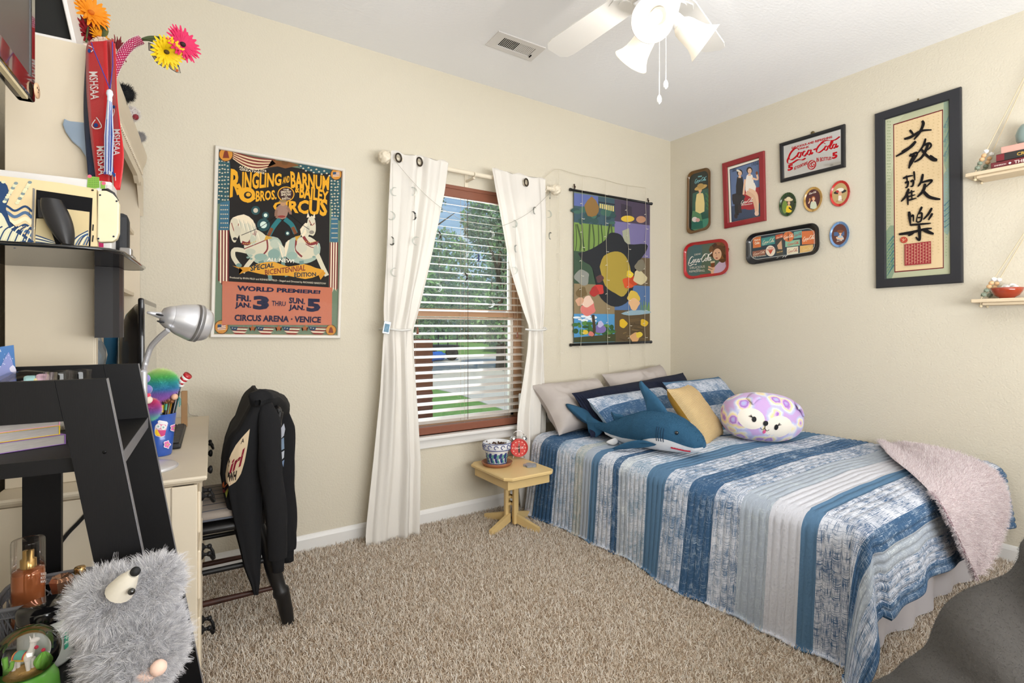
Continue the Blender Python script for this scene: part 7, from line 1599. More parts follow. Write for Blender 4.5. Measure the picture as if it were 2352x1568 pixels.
for x, y, r, c in ((348, 108, 2.6, '#3f6a8c'), (354, 104, 1.6, '#b5623c'), (353, 126, 2, '#7c8c3c'), (376, 146, 3, '#2f6f78'), (398, 150, 2.4, '#2c6a5c'), (408, 152, 2, '#3f7aa0'), (407, 162, 3.4, '#c96a3c'), (400, 159, 1.8, '#9c5a3c')): a.ell(x, y, r, r, c, 10)
for pts in ([(341, 98), (352, 102), (360, 112), (366, 130), (352, 118), (342, 116), (341, 98)], [(347, 124), (372, 140), (384, 152), (378, 156), (360, 144), (347, 124)], [(385, 148), (402, 140), (410, 150), (415, 168), (405, 166), (392, 158), (385, 148)]): a.line(pts, 1.2, '#2d2a28')
a.build('wing_marks', printm, bq)
for lab, nm, x, y, mm, r, ct in (('small fluffy black ornament on top of the hutch crown', 'fluffy_ornament', 286, 214, ('black_fluff', '#17181a'), .026, 'ornament'), ('small white and red plush figure on top of the hutch crown', 'small_plush', 302, 262, ('white_fluff', '#d9d2cd'), .022, 'plush toy'), ('small grey plush ball at the far end of the hutch crown', 'small_ball', 322, 314, ('grey_fluff', '#a9a5a3'), .014, 'ornament')):
    p = PZ(x, y, HZ+r*.95); 
    hm_ = mat(mm[0], mm[1], .9); o = M().ball(p, r, 14, None, (1, 1, 1.0)).build(nm, [hm_, hm_]); tag(o, lab, ct); fur(o, 1500, .012, 2, .0008, .0003, rnd=.7, normal=.6)
    if nm == 'small_plush': r_ = M().ball(p+Vector((.012, -.012, -.012)), .011, 10).build('scarf', mat('petal_8c2230', '#8c2230', .6), None); r_.parent = o

# ---------------------------------------------------------------- award ribbons hanging at the hutch corner
def ribbon(lab, Lp, Rp, t, col, name='award_ribbon', group=None, cat='ribbon', mm=None):
    c = PD((Lp[0][0]+Rp[0][0])/2, Lp[0][1], t); th = thing(name, lab, cat, tuple(c), group)
    q1, q2 = [PD(x, y, t+.012*math.sin(y*.012)) for x, y in Lp], [PD(x, y, t+.012*math.sin(y*.012+.8)) for x, y in Rp]
    A, B = smooth_curve(q1, 6), smooth_curve(q2, 6)
    o = M().grid([[a*(1-u)+b*u+(Vector((0, 0, 0))) for u in np.linspace(0, 1, 6)] for a, b in zip(A, B)]).build('band', mm or mat('ribbon_'+col[1:], col, .45, sheen=.3, bump=.1, bscale=300), th); sf = o.modifiers.new('thick', 'SOLIDIFY'); sf.thickness = .0012
    return th, o
RG = 'award lanyards at the hutch corner'
navyr = mat('ribbon_navy', '#27324c', .6, var=.5, vscale=350)
ribbon('dark blue dotted lanyard behind the red award ribbons', [(198, 130), (194, 200), (193, 260), (197, 330), (204, 420)], [(212, 130), (208, 200), (206, 260), (211, 330), (222, 420)], 1.365, '#27324c', group=RG, mm=navyr)
th, o1 = ribbon('red lanyard ribbon with white MSHSAA lettering, the leftmost one', [(202, 96), (197, 120), (198, 200), (204, 280), (212, 350), (222, 425)], [(245, 93), (246, 120), (248, 200), (245, 280), (250, 350), (252, 425)], 1.345, '#c0151d', group=RG)
WT = '#e9dfdc'
def vtext(a, t, x0, y0, x1, y1, dx=0): a.text(t, [(x1, y0), (x1+dx, y1), (x0+dx, y1), (x0, y0)], WT, .012)     # reads downward
def surf_art(o): 
    a = Art(on_mesh(o, .0012), (0, 0, 0), 0, 0); a.P = lambda x, y: a.pl(a.x0+x/a.sc, a.y0+y/a.sc)+(Vector((0, 0, CAMZ))-PD(x, y, 1.3)).normalized()*(.0002*a.k); return a
a = surf_art(o1); vtext(a, 'MSHSAA', 205, 165, 225, 229, 4); vtext(a, 'MSHSAA', 222, 336, 240, 402, 5)
a.line([(220, 275), (212, 288), (220, 296), (234, 292), (228, 278), (222, 270)], 2.2, WT, 3); a.ell(221, 288, 5, 5, '#2c4c8c', 10); a.line([(204, 105), (216, 112), (210, 120)], 2, WT, 2); a.ell(206, 117, 4, 5, '#2c4c8c', 10)
a.build('lettering', printm, th)
th, o2 = ribbon('red lanyard ribbon with slanted white MSHSAA lettering, to the right of the tassel', [(250, 92), (254, 130), (256, 200), (258, 290), (257, 360), (262, 436)], [(264, 100), (266, 140), (268, 220), (276, 290), (284, 360), (276, 436)], 1.335, '#c81a20', group=RG)
a = surf_art(o2); vtext(a, 'MSHSAA', 262, 297, 277, 357, -1); a.line([(258, 240), (264, 255), (259, 270)], 2, WT, 2); a.ell(262, 246, 4, 4, '#2c4c8c', 8); a.ell(262, 402, 4, 5, '#2c4c8c', 8); a.line([(258, 395), (266, 415)], 1.5, WT); a.build('lettering', printm, th)
ribbon('plain folded red ribbon between the lettered lanyards', [(238, 94), (240, 140), (242, 200), (243, 300), (244, 420)], [(262, 90), (258, 150), (255, 210), (256, 300), (258, 420)], 1.355, '#b5131b', group=RG)
ts = thing('graduation_tassel', 'blue and white graduation tassel hanging over the red ribbons', 'tassel', tuple(PD(252, 210, 1.31)))
m = M().tube([PD(210, 98, 1.325), PD(214, 112, 1.32), PD(232, 155, 1.312), PD(252, 203, 1.31)], .0012, 6); m.tube([PD(258, 96, 1.32), PD(259, 150, 1.315), PD(253, 203, 1.31)], .0012, 6); m.build('cord', mat('purple_cord', '#3f3a94', .6), ts)
M().lathe([(.001, 0), (.006, -.004), (.0075, -.012), (.005, -.020), (.0055, -.024), (.005, -.036)], PD(252, 205, 1.31), 14).build('knot', mat('knot_white', '#d5dae4', .5), ts)
for nm, c, off in (('blue_fringe', '#2f4c9c', 0), ('white_fringe', '#d5d9de', 1)):
    m = M()
    for k in range(26):
        a_ = k*2.399+off; r = .0016*math.sqrt(k+1); p0 = PD(252, 228, 1.31)+Vector((math.cos(a_)*.004, math.sin(a_)*.004, 0)); p1 = PD(249, 402, 1.31)+Vector((math.cos(a_)*r, math.sin(a_)*r, (k % 5)*.003)); m.tube([p0, (p0+p1)/2+Vector((math.cos(a_)*r*.4, math.sin(a_)*r*.4, 0)), p1], .0011, 5)
    m.build(nm, mat('fringe_'+c[1:], c, .6), ts)
fpts = [(147, 271), (158, 277), (186, 280), (212, 282), (210, 400), (203, 398), (197, 360), (184, 340), (165, 324), (150, 303), (143, 285)]
fi = thing('surfboard_fin', 'pale blue grey surfboard fin fixed to the hutch side behind the ribbons', 'surfboard fin', tuple(PLy(180, 320, HY0-.01)))
o = M().prism([PLy(x, y, HY0-.0125) for x, y in fpts], Lw(0, .010, 0)).build('blade', mat('fin_blue', '#8f9fb0', .3, coat=.4, var=.12, vscale=14), fi); b_ = o.modifiers.new('bev', 'BEVEL'); b_.width = .003; b_.segments = 2
# ================================================================== black leaning ladder shelf
blw = mat('black_oak_veneer', '#0b0a0c', .5, bump=.04, bscale=60, stretch=(20, 20, 1), spec=.28)
edge = mat('lit_edge_band', '#6f6e73', .35)  # grey puts the light caught along the black edges into the colour
ls = thing('ladder_shelf', 'black leaning ladder shelf in the near left corner', 'shelf', tuple(Lw(-.2, 1.3, 0)))
fxz = lambda z: -.155+(1.086-z)*.163
for yy in (1.098, 1.530):
    m = M(); y0, y1 = yy, yy+.018
    poly = lambda pts: m.prism([Lw(x, y0, z) for x, z in pts], Lw(0, .018, 0))
    poly([(fxz(1.086)-.066, 1.086), (fxz(1.086), 1.086), (fxz(0), 0), (fxz(0)-.066, 0)])
    poly([(-.425, 1.086), (fxz(1.086)-.0665, 1.086), (fxz(1.019)-.0665, 1.019), (-.425, 1.019)])
    poly([(-.425, 1.0185), (-.3625, 1.0185), (-.3625, 0), (-.425, 0)]) if yy < 1.2 else poly([(-.363, 1.0185), (-.297, 1.0185), (-.297, 0), (-.363, 0)])
    sf_ = m.build('side_frame', blw, ls)
    e = M().prism([Lw(fxz(z)+.0004, y0, z) for z in (1.086,)]+[Lw(fxz(0)+.0004, y0, 0), Lw(fxz(0)+.0004, y0+.018, 0), Lw(fxz(1.086)+.0004, y0+.018, 1.086)], Lw(.0008, 0, 0)).build('edge_band', edge, None)
    for v in e.data.vertices: v.co -= Vector(ls['_o'])
    e.parent = sf_
for z in (.955, .545, .12):
    m = M().prism([Lw(-.425, 1.1165, z-.024), Lw(fxz(z)-.002, 1.1165, z-.024), Lw(fxz(z)-.002, 1.5295, z-.024), Lw(-.425, 1.5295, z-.024)], (0, 0, .024)); s_ = m.build('shelf', blw, ls)
    e = M().prism([Lw(fxz(z)-.0018, 1.1165, z-.024), Lw(fxz(z)-.0018, 1.5295, z-.024), Lw(fxz(z)-.0018, 1.5295, z), Lw(fxz(z)-.0018, 1.1165, z)], Lw(.0012, 0, 0)).build('edge_band', edge, None)
    for v in e.data.vertices: v.co -= Vector(ls['_o'])
    e.parent = s_
p = PLy(240, 1038, 1.098); m = M(); m.lathe([(.001, .0004), (.003, .0004), (.003, -.001)], p, 14, axis=Lw(0, -1, 0)); sc_ = m.build('screw', mat('screw_black', '#070708', .3, .6), ls)
p = PLy(116, 1056, 1.5295); stc = M().lathe([(.001, .0008), (.010, .0008), (.010, 0)], p, 20, axis=Lw(0, -1, 0)).build('sticker', mat('sticker_cream', '#d9d0c2', .5), ls)
# manga-sized paperbacks stacked on the upper shelf, page edges to the room
zz = .9555; rotb = math.radians(30)
for lab, c, th, dx, w in (('purple covered paperback at the bottom of the stack on the ladder shelf', '#8e62b0', .0185, 0, .20), ('yellow covered paperback in the stack on the ladder shelf', '#e3c21c', .0170, -.008, .21), ('pink covered paperback in the stack on the ladder shelf', '#e09ab8', .0160, -.008, .20), ('light blue covered paperback on top of the stack on the ladder shelf', '#4fa3c0', .0165, .000, .19)):
    o_ = Lw(-.236+dx, 1.252, zz); b = thing('book', lab, 'book', tuple(o_), 'paperbacks on the ladder shelf')
    R = Matrix.Translation(o_) @ Matrix.Rotation(rotb-.0645, 4, 'Z')
    cm_ = mat('cover_'+c[1:], c, .35, coat=.3); d = .125
    m = M().bbox((-w, 0, 0), (0, d, .0012), .0005, xf=R).bbox((-w, 0, th-.0012), (0, d, th-.0002), .0005, xf=R).bbox((-.002, 0, 0), (0, d, th-.0002), .0008, xf=R); m.build('cover', cm_, b)
    m = M().box((-w+.001, .0012, .0012), (-.002, d-.002, th-.0012), xf=R); m.build('pages', mat('page_edges', '#a8a29c', .9, var=.35, vscale=40, stretch=(1, 1, 24)), b); zz += th
# things standing on the upper shelf behind the rail
ZU = .9555
p = Lw(-.345, 1.485, 0); cd_ = thing('greeting_card', 'blue starry card standing on the ladder shelf at the left edge', 'card', (p.x, p.y, ZU))
q4_ = [PLy(x, y, 1.50) for x, y in ((-26, 800), (31, 792), (38, 880), (38, 960), (-26, 975))]; zc = ZU+.001
for v in q4_[3:]: v.z = zc
M().prism(q4_, Lw(0, .0015, 0)).build('card', mat('card_blue', '#4a78b4', .5), cd_)
a = Art(lambda x, y: PLy(x, y, 1.4995), (-.0645, -.998, 0), .0004); a.poly([(-20, 870), (4, 838), (20, 808), (32, 845), (37, 880), (37, 900), (-20, 900)], '#8f97cc', 2); a.poly([(22, 845), (30, 838), (37, 848), (36, 858), (24, 852)], '#dcd9ee', 2)
rs = random.Random(8)
for k in range(26): a.ell(rs.uniform(-18, 32), rs.uniform(798, 850), rs.uniform(.5, 1.4), rs.uniform(.7, 1.6), '#dfe6f4', 8)
a.build('picture', printm, cd_)
dg_ = glass_mat('dome_glass', '#ffffff', .01, refl=.5)
p = PLy(60, 880, 1.452); p.z = ZU; dm = thing('glass_jar', 'glass dome jar with pastel sweets on the ladder shelf', 'jar', tuple(p))
M().lathe([(.058, .002), (.060, .03), (.060, .075), (.056, .098), (.045, .114), (.028, .124), (.001, .128)], p, 36).build('dome', dg_, dm); M().lathe([(.001, 0), (.058, 0), (.060, .006), (.001, .006)], p, 36).build('base', mat('pale_wood', '#d9c6a8', .6), dm)
for x, y, c in ((70, 872, '#a8d2d0'), (92, 876, '#e6d79a'), (98, 868, '#e6bfd0'), (82, 884, '#e6d79a'), (58, 884, '#e6bfd0')):
    q_ = PLy(x, y, 1.452); o = M().bbox((q_.x-.010, q_.y-.010, q_.z-.009), (q_.x+.010, q_.y+.010, q_.z+.009), .004).build('sweet', mat('sweet_'+c[1:], c, .7), dm)
m = M(); 
for k in range(14): m.ball(p+Vector((.030*math.cos(k*2.4)*(.4+.04*k), .030*math.sin(k*2.4)*(.4+.04*k), .018+.016*(k % 5))), .014, 8)
m.build('sweets', mat('sweet_e6d3d8', '#e6d3d8', .7), dm)
for lab, x, ht in (('small empty glass jar beside the dome on the ladder shelf', 134, .124), ('small empty glass jar nearest the front of the ladder shelf', 179, .126)):
    p = PLy(x, 880, 1.44); p.z = ZU; j = thing('candle_jar', lab, 'jar', tuple(p), 'empty glass jars on the ladder shelf'); M().lathe([(.001, .004), (.022, .001), (.024, .004), (.024, ht-.004), (.0235, ht), (.021, ht), (.021, .008), (.001, .008)], p, 28).build('glass', dg_, j); M().lathe([(.001, .0082), (.0205, .0082), (.0205, .02), (.001, .02)], p, 20).build('wax', mat('wax', '#d8cfc0', .6), j)

# ---------------------------------------------------------------- lower shelf: basket, scent bottles, candle, snow globe
ZL = .5456
bk = thing('basket', 'grey plastic lattice basket holding scent bottles on the ladder shelf', 'basket', tuple(Lw(-.295, 1.41, ZL)))
plg = mat('grey_plastic', '#77777c', .4)
X0, X1, Y0_, Y1_ = -.370, -.222, 1.345, 1.490
def bpt(s_, z):                                            # point on the tapered basket wall, s_ in 0..4
    k = .82+.18*z; cx_, cy_ = (X0+X1)/2, (Y0_+Y1_)/2; hx_, hy_ = (X1-X0)/2*k, (Y1_-Y0_)/2*k; a_ = s_*PI/2
    f = lambda w: math.copysign(abs(w)**.35, w); return Lw(cx_+hx_*f(math.cos(a_)), cy_+hy_*f(math.sin(a_)), ZL+.002+.082*z)
m = M(); N_ = 72
for z, r in ((0.02, .003), (1, .0045), (.80, .002)): m.tube([bpt(4*k/N_, z) for k in range(N_+1)], r, 6, cap=False)
for k in range(0, N_, 2):
    m.tube([bpt(4*k/N_, .02), bpt(4*(k+3)/N_, .80)], .0017, 4); m.tube([bpt(4*(k+3)/N_, .02), bpt(4*k/N_, .80)], .0017, 4); m.tube([bpt(4*k/N_, .8), bpt(4*(k+1)/N_, 1)], .0017, 4); m.tube([bpt(4*(k+2)/N_, .8), bpt(4*(k+1)/N_, 1)], .0017, 4)
m.grid([[bpt(4*k/N_, z) for k in range(N_+1)] for z in (.80, .9, 1)]); m.build('lattice', plg, bk)
M().add([bpt(4*k/24, 0)+Vector((0, 0, .001)) for k in range(24)], [list(range(24))]).build('floor_panel', plg, bk)
ZBk = ZL+.0045
p = Lw(-.325, 1.41, ZBk); ms = thing('body_mist_bottle', 'tall clear capped body mist bottle of amber liquid in the grey basket', 'bottle', tuple(p))
amber = mat('amber_liquid', '#b5683e', .1, .35, coat=.8)
M().lathe([(.001, .002), (.022, 0), (.0255, .004), (.0262, .02), (.0262, .122), (.0245, .130), (.016, .133), (.001, .133)], p, 36).build('body', amber, ms)
gold = mat('gold_metal', '#c9a468', .25, .9)
M().lathe([(.013, .131), (.013, .150), (.009, .152), (.009, .168), (.001, .169)], p, 24).build('spray_pump', gold, ms)
M().lathe([(.0262, .124), (.0268, .13), (.0268, .186), (.0258, .190), (.001, .190)], p, 36).build('clear_cap', dg_, ms)
a = surf_art(bpy.data.objects[ms.children[0].name])
for k, t in enumerate(('WARM', 'MOON', 'MAPLE')): a.text(t, [(92, 1315+k*8.5), (106, 1313+k*8.5), (106, 1320+k*8.5), (92, 1322+k*8.5)], '#e6d6cc', .02)
a.build('label_print', printm, ms)
p = Lw(-.275, 1.42, ZBk); bm = bmesh.new(); bmesh.ops.create_icosphere(bm, subdivisions=2, radius=1)
for v in bm.verts: v.co = Vector((v.co.x*.017, v.co.y*.017, .045+.045*v.co.z)); 
gmx = M(); prof = [(.001, 0), (.016, 0), (.014, .03), (.011, .05), (.016, .07), (.021, .092), (.017, .099), (.001, .096)]
gmx.lathe(prof, p, 7, smooth=False); bm.free(); o = gmx.build('perfume_bottle', mat('rose_gold_glass', '#b98a6e', .12, .7, coat=.5, bump=.8, bscale=40)); tag(o, 'faceted rose gold perfume bottle in the grey basket', 'perfume', None)
p = Lw(-.252, 1.462, ZBk); pf = thing('perfume_bottle', 'flat clear perfume bottle with a gold cap at the back of the grey basket', 'perfume', tuple(p))
M().bbox((-.277, 1.452, ZBk), (-.227, 1.472, ZBk+.062), .006, xf=WO).build('flask', glass_mat('perfume_glass', '#b8b0a0', .12), pf); M().lathe([(.008, .06), (.008, .078), (.001, .078)], p, 18).build('collar', gold, pf); M().lathe([(.010, .078), (.0105, .080), (.0105, .094), (.009, .097), (.001, .097)], p, 20).build('cap', gold, pf)
p = PLy(106, 1490, 1.275); p.z = ZL; cn2 = thing('scented_candle', 'white glass candle with a black lid in front of the basket', 'candle', tuple(p))
cwm = mat('candle_white', '#d9dcd9', .25, coat=.4)
cb2 = M().lathe([(.001, .001), (.036, 0), (.040, .006), (.040, .088), (.039, .090), (.001, .090)], p, 40).build('jar', cwm, cn2); M().lathe([(.041, .086), (.042, .090), (.042, .106), (.040, .109), (.001, .109)], p, 40).build('lid', mat('lid_black', '#141315', .15, coat=.6), cn2)
a = surf_art(cb2); a.poly([(147, 1438), (156, 1430), (156, 1484), (147, 1492)], '#3fae8f'); 
for k in range(40): a.ell(118+rs.uniform(-6, 26), 1450+rs.uniform(-8, 10), rs.uniform(.4, 1), rs.uniform(.4, 1), '#5b6a68', 6)
a.text('TREE', [(149, 1478), (152, 1445), (155, 1443), (152, 1476)], '#e6f2ec', .01); a.build('label', printm, cn2)
# snow globe with a small white animal and cacti
p = PLy(62, 1500, 1.168); sg = thing('snow_globe', 'snow globe with a small white llama and green cacti on a green base', 'snow globe', (p.x, p.y, ZL)); r = .0445; gc_ = Vector((p.x, p.y, p.z))
M().lathe([(r*math.sin(t), -r*math.cos(t)) for t in np.linspace(.75, PI, 22)], gc_, 40).build('globe', glass_mat('globe_glass', '#ffffff', .015), sg)
hb = gc_.z-r*math.cos(.75)-ZL
M().lathe([(.001, 0), (.040, 0), (.043, .006), (.041, hb-.014), (.036, hb-.004), (.033, hb+.002), (.001, hb+.002)], Vector((p.x, p.y, ZL)), 40).build('base', mat('leaf_green_paint', '#62a83f', .35, coat=.3), sg)
g0 = gc_+Vector((0, 0, -r*math.cos(.75)+.003)); e1 = Vector((CY, -SY, 0)); e2 = Vector((SY, CY, 0))
M().lathe([(.001, .004), (.02, .003), (.030, 0)], g0, 24).build('sand', mat('sand', '#c39a5a', .95, bump=1, bscale=200), sg)
lw_ = mat('llama_white', '#e6e0da', .5); m = M()
m.grid(pebble(g0+e1*-.008+Vector((0, 0, .024)), (e1*.016, e2*.008, Vector((0, 0, .008))), 2.3, 16, 10))
for s1, s2 in ((.005, .004), (.005, -.004), (-.020, .004), (-.020, -.004)): m.tube([g0+e1*s1+e2*s2+Vector((0, 0, .02)), g0+e1*(s1+.001)+e2*s2+Vector((0, 0, .002))], [.0045, .0028], 8)
m.tube([g0+e1*.004+Vector((0, 0, .026)), g0+e1*.010+Vector((0, 0, .042)), g0+e1*.011+Vector((0, 0, .050))], [.006, .0042, .0045], 10); m.ball(g0+e1*.013+Vector((0, 0, .052)), .0055, 10, None, (1.3, .9, .8)); m.tube([g0+e1*.009+e2*.003+Vector((0, 0, .055)), g0+e1*.008+e2*.004+Vector((0, 0, .061))], [.0016, .0005], 6); m.tube([g0+e1*.009-e2*.003+Vector((0, 0, .055)), g0+e1*.008-e2*.004+Vector((0, 0, .061))], [.0016, .0005], 6)
m.build('llama', lw_, sg)
for c_, k, w in (('#4fa08c', -.008, .007), ('#c2304a', -.008, .009), ('#e0b23a', -.008, .0105)): m = M().grid([[g0+e1*(k+dx)+e2*(.0088*math.cos(t))+Vector((0, 0, .024+.0088*math.sin(t)+(.0006 if w == .007 else .0003 if w == .009 else 0))) for t in np.linspace(-.4, PI+.4, 14)] for dx in (-w, w)]); m.build('blanket_stripe', mat('llama_'+c_[1:], c_, .6), sg)
cg = mat('cactus_green', '#6fae3f', .5); c0_ = g0+e1*.024+e2*.004; P = []
for i in range(13): f = i/12; P.append([c0_+Vector((math.cos(t)*.011*math.sin(PI*(.12+.86*f))*(1+.16*math.cos(8*t)), math.sin(t)*.011*math.sin(PI*(.12+.86*f))*(1+.16*math.cos(8*t)), .001+.030*f)) for t in np.linspace(0, 2*PI, 49)])
M().grid(P).build('cactus', cg, sg); m = M().tube(smooth_curve([g0-e1*.026+e2*-.01, g0-e1*.026+e2*-.01+Vector((0, 0, .012)), g0-e1*.028+e2*-.01+Vector((0, 0, .028))], 4), .004, 8); m.tube(smooth_curve([g0-e1*.026+e2*-.01+Vector((0, 0, .008)), g0-e1*.014+e2*-.014+Vector((0, 0, .012)), g0-e1*.011+e2*-.014+Vector((0, 0, .024))], 4), .003, 8); m.build('tall_cactus', cg, sg)
m = M(); m.ball(c0_+Vector((0, 0, .033)), .003, 8); m.ball(g0+e1*.016+Vector((0, 0, .040)), .003, 8); m.build('cactus_flower', mat('llama_c2304a', '#c2304a', .6), sg)
mg = PLy(232, 1478, 1.29); mg.z = ZL; mu = thing('floral_mug', 'cream mug with red and green flowers, mostly hidden behind the grey plush', 'mug', tuple(mg))
M().lathe([(.001, .001), (.030, 0), (.034, .006), (.036, .085), (.034, .085), (.031, .008), (.001, .006)], mg, 32).build('body', mat('mug_cream', '#e6dcc6', .3, coat=.3), mu)
m = M(); m2 = M()
for k in range(10): a_ = k*.63; (m if k % 2 else m2).ball(mg+Vector((.0352*math.cos(a_), .0352*math.sin(a_), .025+.014*(k % 4))), .006, 8, None, (.6, .6, 1))
m.build('red_flowers', mat('flower_red', '#a3282c', .5), mu); m2.build('green_leaves', mat('flower_green', '#4f7a3f', .5), mu)

# ---------------------------------------------------------------- grey fluffy plush hugging the post
kf = mat('grey_fluff', '#a9a5a3', .9); khair = hair_ramp_mat('grey_fluff_fur', [(0, '#a5a4aa'), (.35, '#c8c6ca'), (.75, '#dedcdd'), (1, '#f5f3f2')])
ka = thing('plush_koala', 'fluffy grey plush animal hugging the front post of the ladder shelf', 'plush toy', tuple(PD(300, 1450, .85)))
def lump(name, parts_, n, l, seed):
    bm = bmesh.new()
    for c, r, sc_ in parts_:
        b2 = bmesh.new(); bmesh.ops.create_icosphere(b2, subdivisions=3, radius=1)
        for v in b2.verts: v.co = Vector((v.co.x*r*sc_[0], v.co.y*r*sc_[1], v.co.z*r*sc_[2]))+c
        t_ = bpy.data.meshes.new('x'); b2.to_mesh(t_); b2.free(); bm.from_mesh(t_); bpy.data.meshes.remove(t_)
    o = M().bm(bm, None, None, True).build(name, [kf, khair], ka)
    if len(parts_) > 1:
        md = o.modifiers.new('merge', 'REMESH'); md.mode = 'VOXEL'; md.voxel_size = .006; md.use_smooth_shade = True
    st = fur(o, n//4, l*1.15, 2, .0004, .00012, rnd=.6, normal=.75, seed=seed, steps=4, children=14, crad=.010, rough=.003, clump=.72, brown=.004); st.use_modifier_stack = True
    return o
KD = lambda x, y, t=.83: PD(x, y, t)
one = (1, 1, 1)
lump('body', [(KD(300, 1440, .84), .050, (1, 1, 1.1)), (KD(318, 1490, .83), .055, (1, 1, 1)), (KD(285, 1500, .83), .042, one), (KD(290, 1395, .84), .040, one), (KD(345, 1420, .85), .030, one), (KD(360, 1450, .85), .026, one), (KD(300, 1530, .82), .038, one), (KD(348, 1505, .83), .032, one)], 30000, .018, 1)
lump('head', [(KD(250, 1382, .81), .039, (1, 1, 1)), (KD(290, 1372, .82), .028, one)], 13000, .017, 2)
lump('ear', [(KD(356, 1336, .85), .029, (1, .8, 1.1)), (KD(345, 1365, .84), .026, one)], 9000, .017, 3)
lump('ear', [(KD(215, 1370, .82), .022, (1, .7, 1))], 3500, .015, 4)
lump('leg', [(KD(278, 1545, .80), .030, one), (KD(318, 1550, .80), .03, one)], 9000, .017, 5)
M().tube([KD(275, 1358, .77), KD(292, 1334, .765), KD(306, 1317, .765)], [.019, .014, .008], 16).build('muzzle', mat('muzzle_cream', '#cfc8ba', .9), ka)
M().ball(KD(311, 1312, .762), .0068, 12).build('nose', mat('black_felt', '#121214', .7), ka); M().ball(KD(302, 1358, .755), .005, 12).build('eye', mat('black_bead', '#0b0b0c', .08, coat=1), ka)
sk2 = mat('pad_pink', '#e0bfae', .8)
m = M(); m.ball(KD(336, 1549, .785), .014, 14, None, (1.25, .8, .75)); m.build('foot_pad', sk2, ka)
M().ball(KD(364, 1533, .785), .0115, 14).build('foot_pad', sk2, ka)
for x, y, r_ in ((182, 1432, -.3), (232, 1492, -.5)):
    c = KD(x, y, .80); M().bbox((-.011, -.0004, -.013), (.011, .0004, .013), .0002, xf=Matrix.Translation(c) @ Matrix.Rotation(-YAW, 4, 'Z') @ Matrix.Rotation(r_, 4, 'Y')).build('care_tag', mat('tag_grey', '#c9c4c0', .7), ka)

# ================================================================== chair with the hoodie
ch = thing('wooden_chair', 'black painted wooden chair tucked into the desk, worn to orange in places', 'chair', tuple(Lw(.05, 2.4, 0)))
bcm = mat('worn_black_paint', '#1b1a1a', .4, bump=.15, bscale=40)
worn = bcm
ntw = worn.node_tree; pw = ntw.nodes['Principled BSDF']; nz = ntw.nodes.new('ShaderNodeTexNoise'); nz.inputs['Scale'].default_value = 9; nz.inputs['Detail'].default_value = 6; rz = ntw.nodes.new('ShaderNodeValToRGB'); rz.color_ramp.elements[0].position = .66; rz.color_ramp.elements[1].position = .70; rz.color_ramp.elements[0].color = (*lin('#1b1a1a'), 1); rz.color_ramp.elements[1].color = (*lin('#8a4a22'), 1)
tcz = ntw.nodes.new('ShaderNodeTexCoord'); ntw.links.new(tcz.outputs['Object'], nz.inputs['Vector']); ntw.links.new(nz.outputs['Fac'], rz.inputs[0]); ntw.links.new(rz.outputs[0], pw.inputs['Base Color'])
LP = lambda x, y, z: Lw(x, y, z)
bx_ = .262
def leg(pts, rr): return M().tube([LP(*p) for p in pts], rr, 14).build('leg', bcm, ch)
for y in (2.215, 2.585):
    s_ = -1 if y < 2.4 else 1
    leg([(.150, y, .44), (.175, y, .36), (.200, y, .25), (.215, y, .20), (.228, y, .155), (.232, y, .145), (.236, y, .13), (.240, y, .12), (.252, y, .06), (.262, y, .0)], [.016, .021, .026, .027, .024, .030, .031, .027, .026, .021])
    leg([(-.155, y, .44), (-.165, y, .25), (-.172, y, .13), (-.175, y, .12), (-.178, y, .0)], [.017, .024, .022, .027, .018])
    M().tube([LP(-.17, y, .27), LP(.19, y, .275)], [.009, .011], 10).build('stretcher', bcm, ch); M().tube([LP(-.17, y, .155), LP(0, y, .158), LP(.225, y, .16)], [.008, .0115, .008], 10).build('stretcher', mat('worn_orange', '#41241a', .5, var=.8, vscale=14), ch)
    M().tube(smooth_curve([LP(.165, y, .42), LP(.185, y, .55), LP(.205, y, .70), LP(.230, y, .845)], 6), .014, 12).build('back_post', bcm, ch)
for x in (-.165, .2): M().tube([LP(x, 2.215, .21), LP(x, 2.585, .21)], .009, 10).build('stretcher', bcm, ch)
m = M(); m.grid(pebble(LP(0, 2.40, .432), (Lw(.205, 0, 0), Lw(0, .215, 0), Vector((0, 0, .020))), 4.5, 40, 12)); m.build('seat', bcm, ch)
m = M(); m.bbox((.212, 2.205, .78), (.238, 2.595, .862), .012, xf=LP); m.build('top_rail', bcm, ch)
for k in range(5): M().tube([LP(.17, 2.27+k*.065, .44), LP(.222, 2.27+k*.065, .785)], .007, 8).build('spindle', bcm, ch)
def stripe_mat():
    m = mat('ticking_stripe', '#8f867c', .9, bump=.2, bscale=200); nt = m.node_tree; t = nt.nodes.new('ShaderNodeTexCoord'); s_ = nt.nodes.new('ShaderNodeSeparateXYZ'); w = nt.nodes.new('ShaderNodeMath'); w.operation = 'PINGPONG'; w.inputs[1].default_value = .06; r = nt.nodes.new('ShaderNodeValToRGB'); r.color_ramp.interpolation = 'CONSTANT'
    r.color_ramp.elements.new(.5); r.color_ramp.elements.new(.8); mu_ = nt.nodes.new('ShaderNodeMath'); mu_.operation = 'MULTIPLY'; mu_.inputs[1].default_value = 1/.06
    for e, (p_, c) in zip(r.color_ramp.elements, ((0, '#4a4d58'), (.07, '#a3968a'), (.5, '#998e84'), (.95, '#565a66'))): e.position = p_; e.color = (*lin(c), 1)
    nt.links.new(t.outputs['Object'], s_.inputs[0]); nt.links.new(s_.outputs['Y'], w.inputs[0]); nt.links.new(w.outputs[0], mu_.inputs[0]); nt.links.new(mu_.outputs[0], r.inputs[0]); nt.links.new(r.outputs[0], nt.nodes['Principled BSDF'].inputs['Base Color']); return m
